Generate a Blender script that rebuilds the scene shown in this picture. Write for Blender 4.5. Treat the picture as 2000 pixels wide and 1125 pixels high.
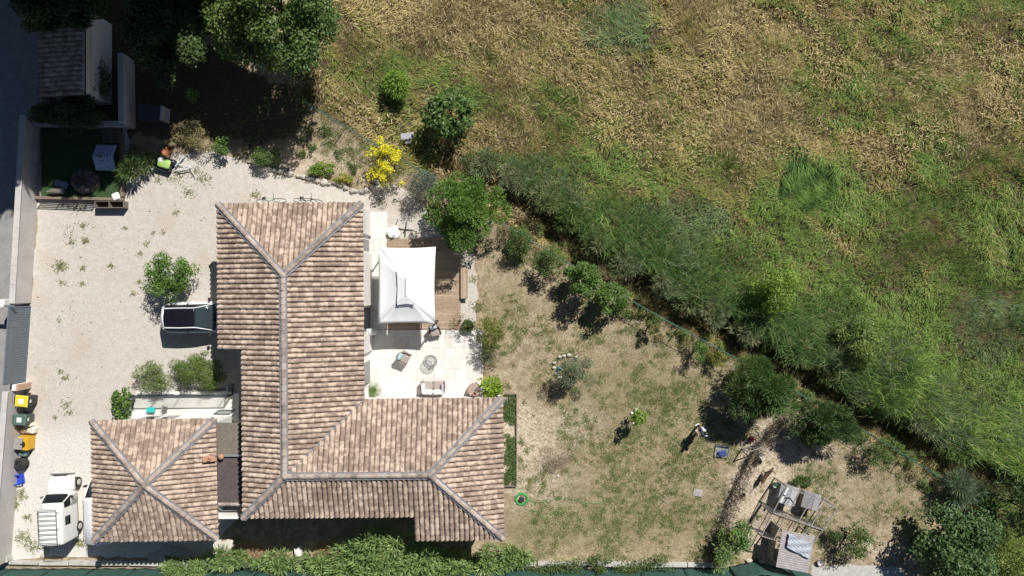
import bpy, bmesh, math, random
import numpy as np
from mathutils import Vector, Matrix
R = math.radians
random.seed(7)
rng = np.random.default_rng(11)
for o in list(bpy.data.objects):
    bpy.data.objects.remove(o, do_unlink=True)
scene = bpy.context.scene
COL = scene.collection

# ------------------------------------------------------------ camera (drone, straight down)
H = 39.0            # flying height in metres
F = 2000 / 36 * 24  # focal length in photo pixels
cam_d = bpy.data.cameras.new('drone_camera')
cam = bpy.data.objects.new('drone_camera', cam_d)
COL.objects.link(cam)
cam.location = (0, 0, H)
cam.rotation_euler = (0, 0, 0)
cam_d.sensor_width = 36
cam_d.lens = 24
cam_d.clip_end = 3000
scene.camera = cam

# ------------------------------------------------------------ sky, sun, exposure
SUN_EL, SUN_DX, SUN_DY = 46.0, 0.55, 0.835     # direction towards the sun, in plan
world = bpy.data.worlds.new('World')
scene.world = world
world.use_nodes = True
wn = world.node_tree
for n in list(wn.nodes):
    wn.nodes.remove(n)
sky = wn.nodes.new('ShaderNodeTexSky')
sky.sky_type = 'NISHITA'
sky.sun_disc = False
sky.altitude = 300
sky.air_density = .6
sky.dust_density = .3
sky.sun_elevation = R(SUN_EL)
sky.sun_rotation = math.atan2(SUN_DX, SUN_DY)
bg = wn.nodes.new('ShaderNodeBackground')
bg.inputs['Strength'].default_value = 0.05
wo = wn.nodes.new('ShaderNodeOutputWorld')
wn.links.new(sky.outputs[0], bg.inputs[0])
wn.links.new(bg.outputs[0], wo.inputs[0])
sun_d = bpy.data.lights.new('sun', 'SUN')
sun_d.energy = 5.0
sun_d.angle = R(0.53)
sun_d.color = (1.0, 0.955, 0.89)
sun = bpy.data.objects.new('sun', sun_d)
COL.objects.link(sun)
sl = math.hypot(SUN_DX, SUN_DY)
to_sun = Vector((SUN_DX / sl * math.cos(R(SUN_EL)), SUN_DY / sl * math.cos(R(SUN_EL)), math.sin(R(SUN_EL))))
sun.rotation_euler = to_sun.to_track_quat('Z', 'Y').to_euler()
sun.location = to_sun * 60
vs = scene.view_settings
vs.view_transform = 'Standard'
vs.look = 'None'
vs.exposure = 0.28
vs.gamma = 1.0
vs.use_curve_mapping = False

# ------------------------------------------------------------ helpers
def P(u, v, z=0.0):
    """photo pixel + height above the ground -> point in the place"""
    k = (H - z) / F
    return Vector(((u - 1000) * k, (562.5 - v) * k, z))
def px(x, y):
    return x * F / H + 1000, 562.5 - y * F / H

def tag(o, label=None, cat=None, group=None, kind=None):
    if label: o['label'] = label
    if cat: o['category'] = cat
    if group: o['group'] = group
    if kind: o['kind'] = kind
    return o
def thing(name, label, cat, loc=(0, 0, 0), rz=0.0, group=None):
    o = bpy.data.objects.new(name, None)
    COL.objects.link(o)
    o.empty_display_size = 0.2
    o.location = loc
    o.rotation_euler = (0, 0, rz)
    return tag(o, label, cat, group)
def link_mesh(name, me, parent=None):
    o = bpy.data.objects.new(name, me)
    COL.objects.link(o)
    if parent is not None:
        o.parent = parent
    return o

class MB:
    def __init__(s):
        s.v, s.f = [], []
    def add(s, vs_, fs_, M=None):
        b = len(s.v)
        for p in vs_:
            p = Vector(p)
            s.v.append(tuple(M @ p if M else p))
        for f in fs_:
            s.f.append(tuple(b + i for i in f))
        return s
    def box(s, c, d, rz=0.0, ry=0.0, rx=0.0, taper=1.0):
        x, y, z = d[0] / 2, d[1] / 2, d[2] / 2
        t = taper
        vv = [(-x, -y, -z), (x, -y, -z), (x, y, -z), (-x, y, -z), (-x * t, -y * t, z), (x * t, -y * t, z), (x * t, y * t, z), (-x * t, y * t, z)]
        M = Matrix.Translation(c) @ Matrix.Rotation(rz, 4, 'Z') @ Matrix.Rotation(ry, 4, 'Y') @ Matrix.Rotation(rx, 4, 'X')
        return s.add(vv, [(3, 2, 1, 0), (4, 5, 6, 7), (0, 1, 5, 4), (1, 2, 6, 5), (2, 3, 7, 6), (3, 0, 4, 7)], M)
    def bar(s, a, b, w, h=None):
        """square bar from a to b"""
        a, b = Vector(a), Vector(b)
        h = h or w
        d = b - a
        q = d.to_track_quat('X', 'Z').to_matrix().to_4x4()
        M = Matrix.Translation((a + b) / 2) @ q
        L = d.length / 2
        vv = [(sx * L, sy * w / 2, sz * h / 2) for sz in (-1, 1) for sx, sy in ((-1, -1), (1, -1), (1, 1), (-1, 1))]
        return s.add(vv, [(3, 2, 1, 0), (4, 5, 6, 7), (0, 1, 5, 4), (1, 2, 6, 5), (2, 3, 7, 6), (3, 0, 4, 7)], M)
    def tube(s, pts, rad, n=8, cap=True, closed=False):
        pts = [Vector(p) for p in pts]
        if not hasattr(rad, '__len__'):
            rad = [rad] * len(pts)
        b = len(s.v)
        m = len(pts)
        prev = None
        for i, p in enumerate(pts):
            if closed:
                d = pts[(i + 1) % m] - pts[i - 1]
            else:
                d = pts[min(i + 1, m - 1)] - pts[max(i - 1, 0)]
            d.normalize()
            ref = prev if prev is not None else (Vector((0, 0, 1)) if abs(d.z) < .9 else Vector((1, 0, 0)))
            x = (ref - d * ref.dot(d)).normalized()
            prev = x
            y = d.cross(x)
            for k in range(n):
                a = 2 * math.pi * k / n
                s.v.append(tuple(p + (x * math.cos(a) + y * math.sin(a)) * rad[i]))
        rr = range(m if closed else m - 1)
        for i in rr:
            j = (i + 1) % m
            for k in range(n):
                s.f.append((b + i * n + k, b + i * n + (k + 1) % n, b + j * n + (k + 1) % n, b + j * n + k))
        if cap and not closed:
            s.f.append(tuple(b + k for k in range(n))[::-1])
            s.f.append(tuple(b + (m - 1) * n + k for k in range(n)))
        return s
    def lathe(s, prof, n=20, c=(0, 0, 0), M=None, cap=True):
        """prof: list of (r, z)"""
        b = len(s.v)
        T = Matrix.Translation(c) @ (M or Matrix())
        for r, z in prof:
            for k in range(n):
                a = 2 * math.pi * k / n
                s.v.append(tuple(T @ Vector((r * math.cos(a), r * math.sin(a), z))))
        for i in range(len(prof) - 1):
            for k in range(n):
                s.f.append((b + i * n + k, b + i * n + (k + 1) % n, b + (i + 1) * n + (k + 1) % n, b + (i + 1) * n + k))
        if cap:
            s.f.append(tuple(b + k for k in range(n))[::-1])
            s.f.append(tuple(b + (len(prof) - 1) * n + k for k in range(n)))
        return s
    def prism(s, poly, z0, z1):
        """poly counter-clockwise in plan"""
        n = len(poly)
        a = sum(poly[i][0] * poly[(i + 1) % n][1] - poly[(i + 1) % n][0] * poly[i][1] for i in range(n))
        if a < 0:
            poly = poly[::-1]
        vv = [(p[0], p[1], z0) for p in poly] + [(p[0], p[1], z1) for p in poly]
        ff = [tuple(range(n))[::-1], tuple(range(n, 2 * n))] + [(i, (i + 1) % n, n + (i + 1) % n, n + i) for i in range(n)]
        return s.add(vv, ff)
    def loft(s, rings, cap=True, closed=True):
        b = len(s.v)
        n = len(rings[0])
        for r in rings:
            s.v += [tuple(p) for p in r]
        for i in range(len(rings) - 1):
            for k in range(n if closed else n - 1):
                s.f.append((b + i * n + k, b + i * n + (k + 1) % n, b + (i + 1) * n + (k + 1) % n, b + (i + 1) * n + k))
        if cap:
            s.f.append(tuple(b + k for k in range(n))[::-1])
            s.f.append(tuple(b + (len(rings) - 1) * n + k for k in range(n)))
        return s
    def mesh(s, name, mat, smooth=False, off=None):
        me = bpy.data.meshes.new(name)
        vv = s.v
        if off is not None:
            vv = [(p[0] - off[0], p[1] - off[1], p[2] - off[2]) for p in s.v]
        me.from_pydata(vv, [], s.f)
        me.materials.append(mat)
        if smooth:
            me.shade_smooth()
        me.update()
        return me
    def build(s, name, mat, parent=None, smooth=False, world=False, bevel=0.0, fix=True):
        off = None
        if world and parent is not None:
            r_ = parent
            while r_.parent is not None: r_ = r_.parent
            off = r_.location
        me = s.mesh(name, mat, smooth, off)
        if fix:
            bm = bmesh.new()
            bm.from_mesh(me)
            bmesh.ops.recalc_face_normals(bm, faces=bm.faces)
            bm.to_mesh(me)
            bm.free()
        o = link_mesh(name, me, parent)
        if bevel:
            m = o.modifiers.new('bevel', 'BEVEL')
            m.width = bevel
            m.segments = 2
            m.limit_method = 'ANGLE'
        return o

def part_copy(o, parent, name=None):
    c = o.copy()
    COL.objects.link(c)
    c.parent = parent
    if name: c.name = name
    return c
def copy_tree(o, loc, rz=None, label=None):
    c = o.copy()
    COL.objects.link(c)
    c.location = loc
    if rz is not None:
        c.rotation_euler = (0, 0, rz)
    if label: c['label'] = label
    for ch in o.children:
        d = part_copy(ch, c)
        for g in ch.children:
            part_copy(g, d)
    return c

# value noise on plan coordinates
_tabs = {}
def vnoise(x, y, scale, seed=0):
    if seed not in _tabs:
        _tabs[seed] = np.random.default_rng(1000 + seed).random((64, 64))
    t = _tabs[seed]
    x = np.asarray(x) / scale + 500.0
    y = np.asarray(y) / scale + 500.0
    xi = np.floor(x).astype(int); yi = np.floor(y).astype(int)
    fx = x - xi; fy = y - yi
    fx = fx * fx * (3 - 2 * fx); fy = fy * fy * (3 - 2 * fy)
    g = lambda i, j: t[i % 64, j % 64]
    return (g(xi, yi) * (1 - fx) + g(xi + 1, yi) * fx) * (1 - fy) + (g(xi, yi + 1) * (1 - fx) + g(xi + 1, yi + 1) * fx) * fy
def fbm(x, y, scale, seed=0, octs=3):
    s, a, tot = 0, 1.0, 0
    for k in range(octs):
        s = s + a * vnoise(x, y, scale / 2 ** k, seed + k * 17)
        tot += a
        a *= .55
    return s / tot
def inside(poly, x, y):
    """points in polygon, numpy"""
    r = np.zeros(np.shape(x), bool)
    n = len(poly)
    for i in range(n):
        x0, y0 = poly[i]; x1, y1 = poly[(i + 1) % n]
        if y0 == y1: continue
        c = ((y0 > y) != (y1 > y)) & (x < (x1 - x0) * (y - y0) / (y1 - y0) + x0)
        r ^= c
    return r
def dist_line(pts, x, y):
    """signed distance to a polyline (positive = up-right of it as drawn left to right in the photo)"""
    best = np.full(np.shape(x), 1e9)
    sg = np.zeros(np.shape(x))
    for (x0, y0), (x1, y1) in zip(pts[:-1], pts[1:]):
        dx, dy = x1 - x0, y1 - y0
        L = dx * dx + dy * dy
        t = np.clip(((x - x0) * dx + (y - y0) * dy) / L, 0, 1)
        d = np.hypot(x - x0 - t * dx, y - y0 - t * dy)
        m = d < best
        best = np.where(m, d, best)
        sg = np.where(m, np.sign((x - x0) * dy - (y - y0) * dx), sg)
    return best * sg

# ------------------------------------------------------------ materials
def newmat(name):
    m = bpy.data.materials.new(name)
    m.use_nodes = True
    nt = m.node_tree
    b = nt.nodes['Principled BSDF']
    return m, nt, b
def nd(nt, t, **kw):
    n = nt.nodes.new(t)
    for k, v in kw.items():
        setattr(n, k, v)
    return n
def ramp(nt, stops, interp='LINEAR'):
    r = nt.nodes.new('ShaderNodeValToRGB')
    e = r.color_ramp.elements
    r.color_ramp.interpolation = interp
    while len(e) < len(stops):
        e.new(.5)
    for el, (p, c) in zip(e, stops):
        el.position = p
        el.color = (c[0], c[1], c[2], 1)
    return r
MATS = {}
def mat(name, c, rough=.7, c2=None, scale=6.0, metal=0.0, bump=0.0, bscale=40.0, detail=4.0, spec=.5, coat=0.0, lo=.35, hi=.65):
    """plain procedural material: two tones mixed by noise, fine bump"""
    if name in MATS:
        return MATS[name]
    m, nt, b = newmat(name)
    b.inputs['Roughness'].default_value = rough
    b.inputs['Metallic'].default_value = metal
    b.inputs['Specular IOR Level'].default_value = spec
    b.inputs['Coat Weight'].default_value = coat
    b.inputs['Coat Roughness'].default_value = .08
    if c2 is None:
        c2 = tuple(x * .86 for x in c)
    tc = nd(nt, 'ShaderNodeTexCoord')
    n = nd(nt, 'ShaderNodeTexNoise')
    n.inputs['Scale'].default_value = scale
    n.inputs['Detail'].default_value = detail
    n.inputs['Roughness'].default_value = .62
    nt.links.new(tc.outputs['Object'], n.inputs['Vector'])
    r = ramp(nt, [(lo, c), (hi, c2)])
    nt.links.new(n.outputs['Fac'], r.inputs[0])
    nt.links.new(r.outputs[0], b.inputs['Base Color'])
    if bump:
        n2 = nd(nt, 'ShaderNodeTexNoise')
        n2.inputs['Scale'].default_value = bscale
        n2.inputs['Detail'].default_value = 3
        nt.links.new(tc.outputs['Object'], n2.inputs['Vector'])
        bp = nd(nt, 'ShaderNodeBump')
        bp.inputs['Strength'].default_value = bump
        bp.inputs['Distance'].default_value = .02
        nt.links.new(n2.outputs['Fac'], bp.inputs['Height'])
        nt.links.new(bp.outputs[0], b.inputs['Normal'])
    MATS[name] = m
    return m
def glass_mat(name='car_glass', c=(.012, .016, .02), mix=.62, tint=(.55, .62, .63)):
    if name in MATS: return MATS[name]
    m, nt, b = newmat(name)
    b.inputs['Base Color'].default_value = (*c, 1)
    b.inputs['Roughness'].default_value = .06
    b.inputs['Specular IOR Level'].default_value = .7
    tr = nd(nt, 'ShaderNodeBsdfTransparent')
    tr.inputs[0].default_value = (*tint, 1)
    mx = nd(nt, 'ShaderNodeMixShader')
    mx.inputs[0].default_value = mix
    out = nt.nodes['Material Output']
    nt.links.new(tr.outputs[0], mx.inputs[1])
    nt.links.new(b.outputs[0], mx.inputs[2])
    nt.links.new(mx.outputs[0], out.inputs[0])
    MATS[name] = m
    return m
def foliage_mat(name, trans=.35, rough=.55, spec=.3):
    """leaf / blade material; the plant's own colour comes from the point attribute 'col'"""
    if name in MATS: return MATS[name]
    m, nt, b = newmat(name)
    at = nd(nt, 'ShaderNodeAttribute', attribute_name='col')
    b.inputs['Roughness'].default_value = rough
    b.inputs['Specular IOR Level'].default_value = spec
    nt.links.new(at.outputs['Color'], b.inputs['Base Color'])
    t = nd(nt, 'ShaderNodeBsdfTranslucent')
    hs = nd(nt, 'ShaderNodeHueSaturation')
    hs.inputs['Value'].default_value = 1.15
    hs.inputs['Saturation'].default_value = 1.1
    nt.links.new(at.outputs['Color'], hs.inputs['Color'])
    nt.links.new(hs.outputs[0], t.inputs[0])
    mx = nd(nt, 'ShaderNodeMixShader')
    mx.inputs[0].default_value = trans
    nt.links.new(b.outputs[0], mx.inputs[1])
    nt.links.new(t.outputs[0], mx.inputs[2])
    nt.links.new(mx.outputs[0], nt.nodes['Material Output'].inputs[0])
    MATS[name] = m
    return m

def np_mesh(name, verts, loops, counts, material, col=None, smooth=False):
    """verts (N,3); loops flat vertex index; counts verts per face (int or array)"""
    me = bpy.data.meshes.new(name)
    verts = np.ascontiguousarray(verts, np.float32)
    loops = np.ascontiguousarray(loops, np.int32)
    if np.isscalar(counts):
        counts = np.full(len(loops) // counts, counts, np.int32)
    counts = np.ascontiguousarray(counts, np.int32)
    me.vertices.add(len(verts))
    me.vertices.foreach_set('co', verts.ravel())
    me.loops.add(len(loops))
    me.loops.foreach_set('vertex_index', loops)
    me.polygons.add(len(counts))
    st = np.concatenate(([0], np.cumsum(counts)[:-1])).astype(np.int32)
    me.polygons.foreach_set('loop_start', st)
    me.update(calc_edges=True)
    if col is not None:
        a = me.attributes.new('col', 'FLOAT_COLOR', 'POINT')
        c4 = np.ones((len(verts), 4), np.float32)
        c4[:, :3] = col
        a.data.foreach_set('color', c4.ravel())
    me.materials.append(material)
    if smooth: me.shade_smooth()
    return me

BLADE_GAIN = np.array([1.34, 1.36, 1.3])     # overall plant tone
LEAF_GAIN = np.array([1.4, 1.32, 1.35])
def blades_mesh(name, base, length, width, head, bend, col, material, droop=.5):
    """grass blades: base (N,3), length (N), heading angle (N), bend = lean angle from vertical at the root (N)"""
    N = len(base)
    cx, cy = np.cos(head), np.sin(head)
    sx, sy = -cy, cx
    l1 = length * .55
    l2 = length * .45
    m = base + np.stack([cx * np.sin(bend) * l1, cy * np.sin(bend) * l1, np.cos(bend) * l1], 1)
    b2 = np.minimum(bend + droop, 2.0)
    t = m + np.stack([cx * np.sin(b2) * l2, cy * np.sin(b2) * l2, np.cos(b2) * l2], 1)
    t[:, 2] = np.maximum(t[:, 2], base[:, 2] + .01)
    s = np.stack([sx, sy, np.zeros(N)], 1) * (width / 2)[:, None]
    V = np.stack([base - s, base + s, m + s * .9, m - s * .9, t], 1).reshape(-1, 3)
    i = np.arange(N)[:, None] * 5
    L = np.concatenate([i + np.array([[0, 1, 2]]), i + np.array([[0, 2, 3]]), i + np.array([[3, 2, 4]])], 1).ravel()
    C = np.repeat(np.minimum(col * BLADE_GAIN, .8), 5, axis=0)
    return np_mesh(name, V, L, 3, material, C)

def leaves_mesh(name, pos, nrm, along, L, W, col, material):
    """rhombic leaves with a slight fold; pos (N,3) leaf base, along = direction of the midrib"""
    along = along / (np.linalg.norm(along, axis=1, keepdims=True) + 1e-9)
    side = np.cross(along, nrm)
    side /= np.linalg.norm(side, axis=1, keepdims=True) + 1e-9
    up = np.cross(side, along)
    L = L[:, None]; W = W[:, None]
    a = pos
    b = pos + along * L * .45 + side * W * .5 + up * W * .12
    c = pos + along * L
    d = pos + along * L * .45 - side * W * .5 + up * W * .12
    V = np.stack([a, b, c, d], 1).reshape(-1, 3)
    loops = np.arange(len(V))
    return np_mesh(name, V, loops, 4, material, np.repeat(np.minimum(col * LEAF_GAIN, .8), 4, axis=0))
# ============================================================ ground, driveway, road
FENCE = [(560, 180), (604, 207), (730, 283), (850, 352), (968, 432), (1092, 505), (1222, 584), (1345, 652), (1475, 722), (1585, 785), (1690, 845), (1800, 912), (1905, 978)]
DITCH = [(700, 250), (860, 318), (930, 345), (1010, 398), (1090, 462), (1260, 572), (1420, 648), (1545, 722), (1690, 812), (1820, 885), (1950, 950), (2150, 1040), (2600, 1250)]
def ditch_depth(u, v):
    d = dist_line(DITCH, u, v)                    # px
    along = np.clip((u - 800) / 150, 0, 1)
    return -0.8 * np.exp(-((d - 6) / 24) ** 2) * along
def terrain_z(u, v):
    d = dist_line(DITCH, u, v)
    field = np.clip((d - 20) / 60, 0, 1)
    return ditch_depth(u, v) + field * (.05 + .22 * (fbm(u, v, 120, 3) - .5)) * np.clip((u - 620) / 80, 0, 1)

def blob(u, v, lst):
    s = np.zeros(np.shape(u))
    for (a, b, ru, rv, w) in lst:
        s = s + w * np.exp(-((u - a) / ru) ** 2 - ((v - b) / rv) ** 2)
    return s
LAWN_GREEN = [(1240, 900, 260, 150, .35), (1180, 760, 160, 70, .3), (1150, 1010, 180, 60, .2), (990, 600, 50, 60, .35), (1330, 760, 120, 80, .2),
              (1080, 1040, 130, 30, .35), (1300, 1030, 120, 40, .2), (1250, 660, 120, 50, .15), (1600, 935, 40, 25, .7), (1730, 960, 90, 60, .3), (1640, 1000, 60, 60, .1)]
LAWN_BARE = [(1090, 830, 110, 60, .42), (1050, 910, 80, 90, .42), (1150, 800, 60, 50, .25), (1010, 690, 50, 60, .25), (1110, 970, 150, 50, .3), (1500, 880, 38, 60, 1.1), (1465, 950, 45, 60, 1.0), (1450, 1010, 50, 50, .9), (1500, 1070, 60, 40, .6),
             (1560, 870, 80, 60, .5), (1640, 960, 120, 60, .35), (640, 310, 90, 25, .35), (1000, 830, 40, 100, .4), (1170, 1050, 130, 25, .3), (500, 330, 150, 40, .6), (1700, 1070, 90, 30, .6), (1560, 985, 60, 30, .5)]
xs = np.concatenate([[-1500, -500, -200, -90, -60, -45], np.linspace(-36, 36, 361), [45, 60, 90, 200, 500, 1500]])
ys = np.concatenate([[-1500, -500, -200, -90, -60, -34], np.linspace(-24, 24, 241), [34, 60, 90, 200, 500, 1500]])
GX, GY = np.meshgrid(xs, ys)
U, V_ = px(GX, GY)
GZ = terrain_z(U, V_)
GZ[(np.abs(GX) > 40) | (np.abs(GY) > 28)] = 0
fd = dist_line(FENCE, U, V_)
fd = np.where(U + .6 * (V_ - 980) > 1915, 30, fd)
field = np.clip((fd + 4) / 8, 0, 1) * np.clip((U - 560) / 40, 0, 1)
field = np.where((np.abs(GX) > 36) & (GX > 0), 1, field)
wood_shade = np.clip(blob(U, V_, [(300, 60, 150, 120, 1.6), (470, 130, 130, 110, 1.5), (330, 200, 80, 70, 1.0), (190, 120, 90, 120, 1.2), (540, 230, 50, 50, .7)]) + .8 * (fbm(U, V_, 40, 15) - .5), 0, 1)  # leaf-litter floor under the trees; their shade is deepened in its dark colour
field = np.maximum(field, np.where(wood_shade > .45, .95, wood_shade * .8) * (fd < 20))  # that painted shade tone is merged into the field-earth channel
green = np.clip(.18 + blob(U, V_, LAWN_GREEN), 0, 1)
bare = np.clip(blob(U, V_, LAWN_BARE), 0, 1)
ny, nx = GX.shape
idx = np.arange(nx * ny).reshape(ny, nx)
quads = np.stack([idx[:-1, :-1], idx[:-1, 1:], idx[1:, 1:], idx[1:, :-1]], -1).reshape(-1)
m, nt, b = newmat('ground_earth_and_dry_lawn')
b.inputs['Roughness'].default_value = .95
b.inputs['Specular IOR Level'].default_value = .1
at = nd(nt, 'ShaderNodeAttribute', attribute_name='col')
sep = nd(nt, 'ShaderNodeSeparateColor')
nt.links.new(at.outputs['Color'], sep.inputs[0])
geo = nd(nt, 'ShaderNodeNewGeometry')
def noise(nt, scale, detail=4, rough=.6, vec=None):
    n = nd(nt, 'ShaderNodeTexNoise')
    n.inputs['Scale'].default_value = scale
    n.inputs['Detail'].default_value = detail
    n.inputs['Roughness'].default_value = rough
    nt.links.new(vec or geo.outputs['Position'], n.inputs['Vector'])
    return n.outputs['Fac']
def mth(nt, op, a, b_=None, clamp=False):
    n = nd(nt, 'ShaderNodeMath', operation=op, use_clamp=clamp)
    for i, x in enumerate((a, b_)):
        if x is None: continue
        if isinstance(x, (int, float)): n.inputs[i].default_value = x
        else: nt.links.new(x, n.inputs[i])
    return n.outputs[0]
def mixc(nt, fac, a, b_):
    n = nd(nt, 'ShaderNodeMix', data_type='RGBA')
    if isinstance(fac, float): n.inputs[0].default_value = fac
    else: nt.links.new(fac, n.inputs[0])
    for i, x in ((6, a), (7, b_)):
        if isinstance(x, tuple): n.inputs[i].default_value = (*x, 1)
        else: nt.links.new(x, n.inputs[i])
    return n.outputs[2]
def sstep(nt, x, lo, hi):
    n = nd(nt, 'ShaderNodeMapRange', interpolation_type='SMOOTHSTEP')
    nt.links.new(x, n.inputs[0])
    n.inputs[1].default_value = lo
    n.inputs[2].default_value = hi
    return n.outputs[0]
n_big = noise(nt, .55, 3)
n_mid = noise(nt, 1.7, 6, .68)
n_fine = noise(nt, 6.5, 5, .72)
n_grain = noise(nt, 24, 3, .7)
dry = mixc(nt, sstep(nt, n_mid, .36, .64), (.28, .22, .14), (.46, .38, .265))
dry = mixc(nt, mth(nt, 'MULTIPLY', sstep(nt, n_fine, .48, .66), .7), dry, (.20, .155, .09))
sand = mixc(nt, sstep(nt, n_fine, .38, .62), (.59, .51, .405), (.42, .34, .25))
bsum = mth(nt, 'ADD', sep.outputs[1], mth(nt, 'ADD', mth(nt, 'MULTIPLY', mth(nt, 'SUBTRACT', n_mid, .5), 1.8), mth(nt, 'MULTIPLY', mth(nt, 'SUBTRACT', n_fine, .5), .9)))
c = mixc(nt, sstep(nt, bsum, .25, .62), dry, sand)
gsum = mth(nt, 'ADD', mth(nt, 'MULTIPLY', sep.outputs[0], .75), mth(nt, 'ADD', mth(nt, 'MULTIPLY', mth(nt, 'SUBTRACT', n_mid, .5), 1.0), mth(nt, 'MULTIPLY', mth(nt, 'SUBTRACT', n_fine, .5), 1.2)))
gr = mixc(nt, sstep(nt, n_grain, .3, .7), (.13, .14, .055), (.23, .20, .10))
c = mixc(nt, mth(nt, 'MULTIPLY', sstep(nt, gsum, .22, .46), .5), c, gr)
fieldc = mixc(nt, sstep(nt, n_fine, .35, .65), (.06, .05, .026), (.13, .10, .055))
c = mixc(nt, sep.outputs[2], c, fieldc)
c = mixc(nt, mth(nt, 'MULTIPLY', sstep(nt, n_grain, .55, .75), .35), c, (.09, .075, .045))
nt.links.new(c, b.inputs['Base Color'])
bp = nd(nt, 'ShaderNodeBump')
bp.inputs['Strength'].default_value = .8
bp.inputs['Distance'].default_value = .05
nt.links.new(mth(nt, 'ADD', n_fine, mth(nt, 'MULTIPLY', n_grain, .4)), bp.inputs['Height'])
nt.links.new(bp.outputs[0], b.inputs['Normal'])
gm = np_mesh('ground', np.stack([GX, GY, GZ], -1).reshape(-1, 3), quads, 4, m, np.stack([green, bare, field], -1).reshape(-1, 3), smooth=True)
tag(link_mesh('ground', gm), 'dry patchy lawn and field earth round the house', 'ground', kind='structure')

def sheet(name, pxpoly, z, material, label, cat, jitter=0.0, seg=.5, kind='structure'):
    """flat sheet from an outline in photo pixels, edges roughened"""
    rr = random.Random(len(pxpoly) * 31 + 5)
    pts = []
    n = len(pxpoly)
    for i in range(n):
        a, b_ = P(*pxpoly[i]), P(*pxpoly[(i + 1) % n])
        k = max(1, int((b_ - a).length / seg)) if jitter else 1
        for j in range(k):
            q = a.lerp(b_, j / k)
            pts.append((q.x + rr.uniform(-jitter, jitter), q.y + rr.uniform(-jitter, jitter), z))
    me = bpy.data.meshes.new(name)
    me.from_pydata(pts, [], [tuple(range(len(pts)))])
    bm = bmesh.new(); bm.from_mesh(me)
    bmesh.ops.triangulate(bm, faces=bm.faces)
    bmesh.ops.recalc_face_normals(bm, faces=bm.faces)
    if sum(f.normal.z for f in bm.faces) < 0:
        bmesh.ops.reverse_faces(bm, faces=bm.faces)
    bm.to_mesh(me); bm.free()
    me.materials.append(material)
    o = link_mesh(name, me)
    return tag(o, label, cat, kind=kind)

# gravel
m, nt, b = newmat('pale_gravel')
b.inputs['Roughness'].default_value = .9
b.inputs['Specular IOR Level'].default_value = .2
geo = nd(nt, 'ShaderNodeNewGeometry')
n1 = noise(nt, .35, 4); n2 = noise(nt, 3.0, 5, .7); n3 = noise(nt, 22, 3, .75)
vo = nd(nt, 'ShaderNodeTexVoronoi'); vo.inputs['Scale'].default_value = 26
nt.links.new(geo.outputs['Position'], vo.inputs['Vector'])
g1 = mixc(nt, sstep(nt, n2, .35, .7), (.555, .525, .48), (.485, .45, .395))
g1 = mixc(nt, sstep(nt, n1, .50, .70), g1, (.50, .44, .375))
sp = nd(nt, 'ShaderNodeSeparateXYZ'); nt.links.new(geo.outputs['Position'], sp.inputs[0])
wy = mth(nt, 'ADD', mth(nt, 'MULTIPLY', sp.outputs[1], -1), mth(nt, 'MULTIPLY', mth(nt, 'SUBTRACT', n2, .5), 3.0))
white = mixc(nt, sstep(nt, n3, .35, .7), (.72, .70, .66), (.52, .49, .44))
white = mixc(nt, mth(nt, 'MULTIPLY', sstep(nt, n2, .58, .72), .6), white, (.36, .32, .25))
g1 = mixc(nt, sstep(nt, wy, 7.2, 9.0), g1, white)
g1 = mixc(nt, mth(nt, 'MULTIPLY', sstep(nt, n3, .58, .76), .28), g1, (.30, .26, .22))
hv = nd(nt, 'ShaderNodeHueSaturation'); nt.links.new(g1, hv.inputs['Color'])
sv = nd(nt, 'ShaderNodeSeparateColor'); nt.links.new(vo.outputs['Color'], sv.inputs[0])
mr = nd(nt, 'ShaderNodeMapRange'); nt.links.new(sv.outputs[0], mr.inputs[0]); mr.inputs[3].default_value = .92; mr.inputs[4].default_value = 1.07
nt.links.new(mr.outputs[0], hv.inputs['Value'])
nt.links.new(hv.outputs[0], b.inputs['Base Color'])
bp = nd(nt, 'ShaderNodeBump'); bp.inputs['Strength'].default_value = .5; bp.inputs['Distance'].default_value = .03
nt.links.new(mth(nt, 'ADD', vo.outputs['Distance'], mth(nt, 'MULTIPLY', n2, 1.5)), bp.inputs['Height']); nt.links.new(bp.outputs[0], b.inputs['Normal'])
M_GRAVEL = m
sheet('driveway', [(84, 240), (250, 240), (252, 330), (300, 322), (345, 300), (420, 296), (490, 318), (560, 345), (640, 360), (705, 375), (752, 352), (800, 372), (850, 430), (885, 470),
                   (928, 500), (932, 580), (925, 640), (700, 700), (640, 900), (470, 1000), (440, 1040), (425, 1085), (20, 1090), (60, 600)], .012, M_GRAVEL,
      'pale beige gravel driveway beside the house', 'driveway', jitter=.10)

# road outside the wall
M_ASPHALT = mat('asphalt', (.30, .295, .29), .9, (.24, .235, .232), 2.0, bump=.5, bscale=60)
sheet('road', [(-400, -500), (84, -500), (74, 240), (20, 900), (4, 1500), (-400, 1500)], .012, M_ASPHALT, 'grey asphalt road outside the boundary wall', 'road')
M_CONC = mat('pale_concrete', (.50, .49, .46), .9, (.38, .37, .345), 2.0, bump=.3)
sheet('concrete_path', [(1585, 1106), (1660, 1103), (1750, 1108), (1790, 1130), (1795, 1200), (1575, 1200)], .012, M_CONC, 'pale concrete path beside the green net fence', 'path', jitter=.05)

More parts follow.
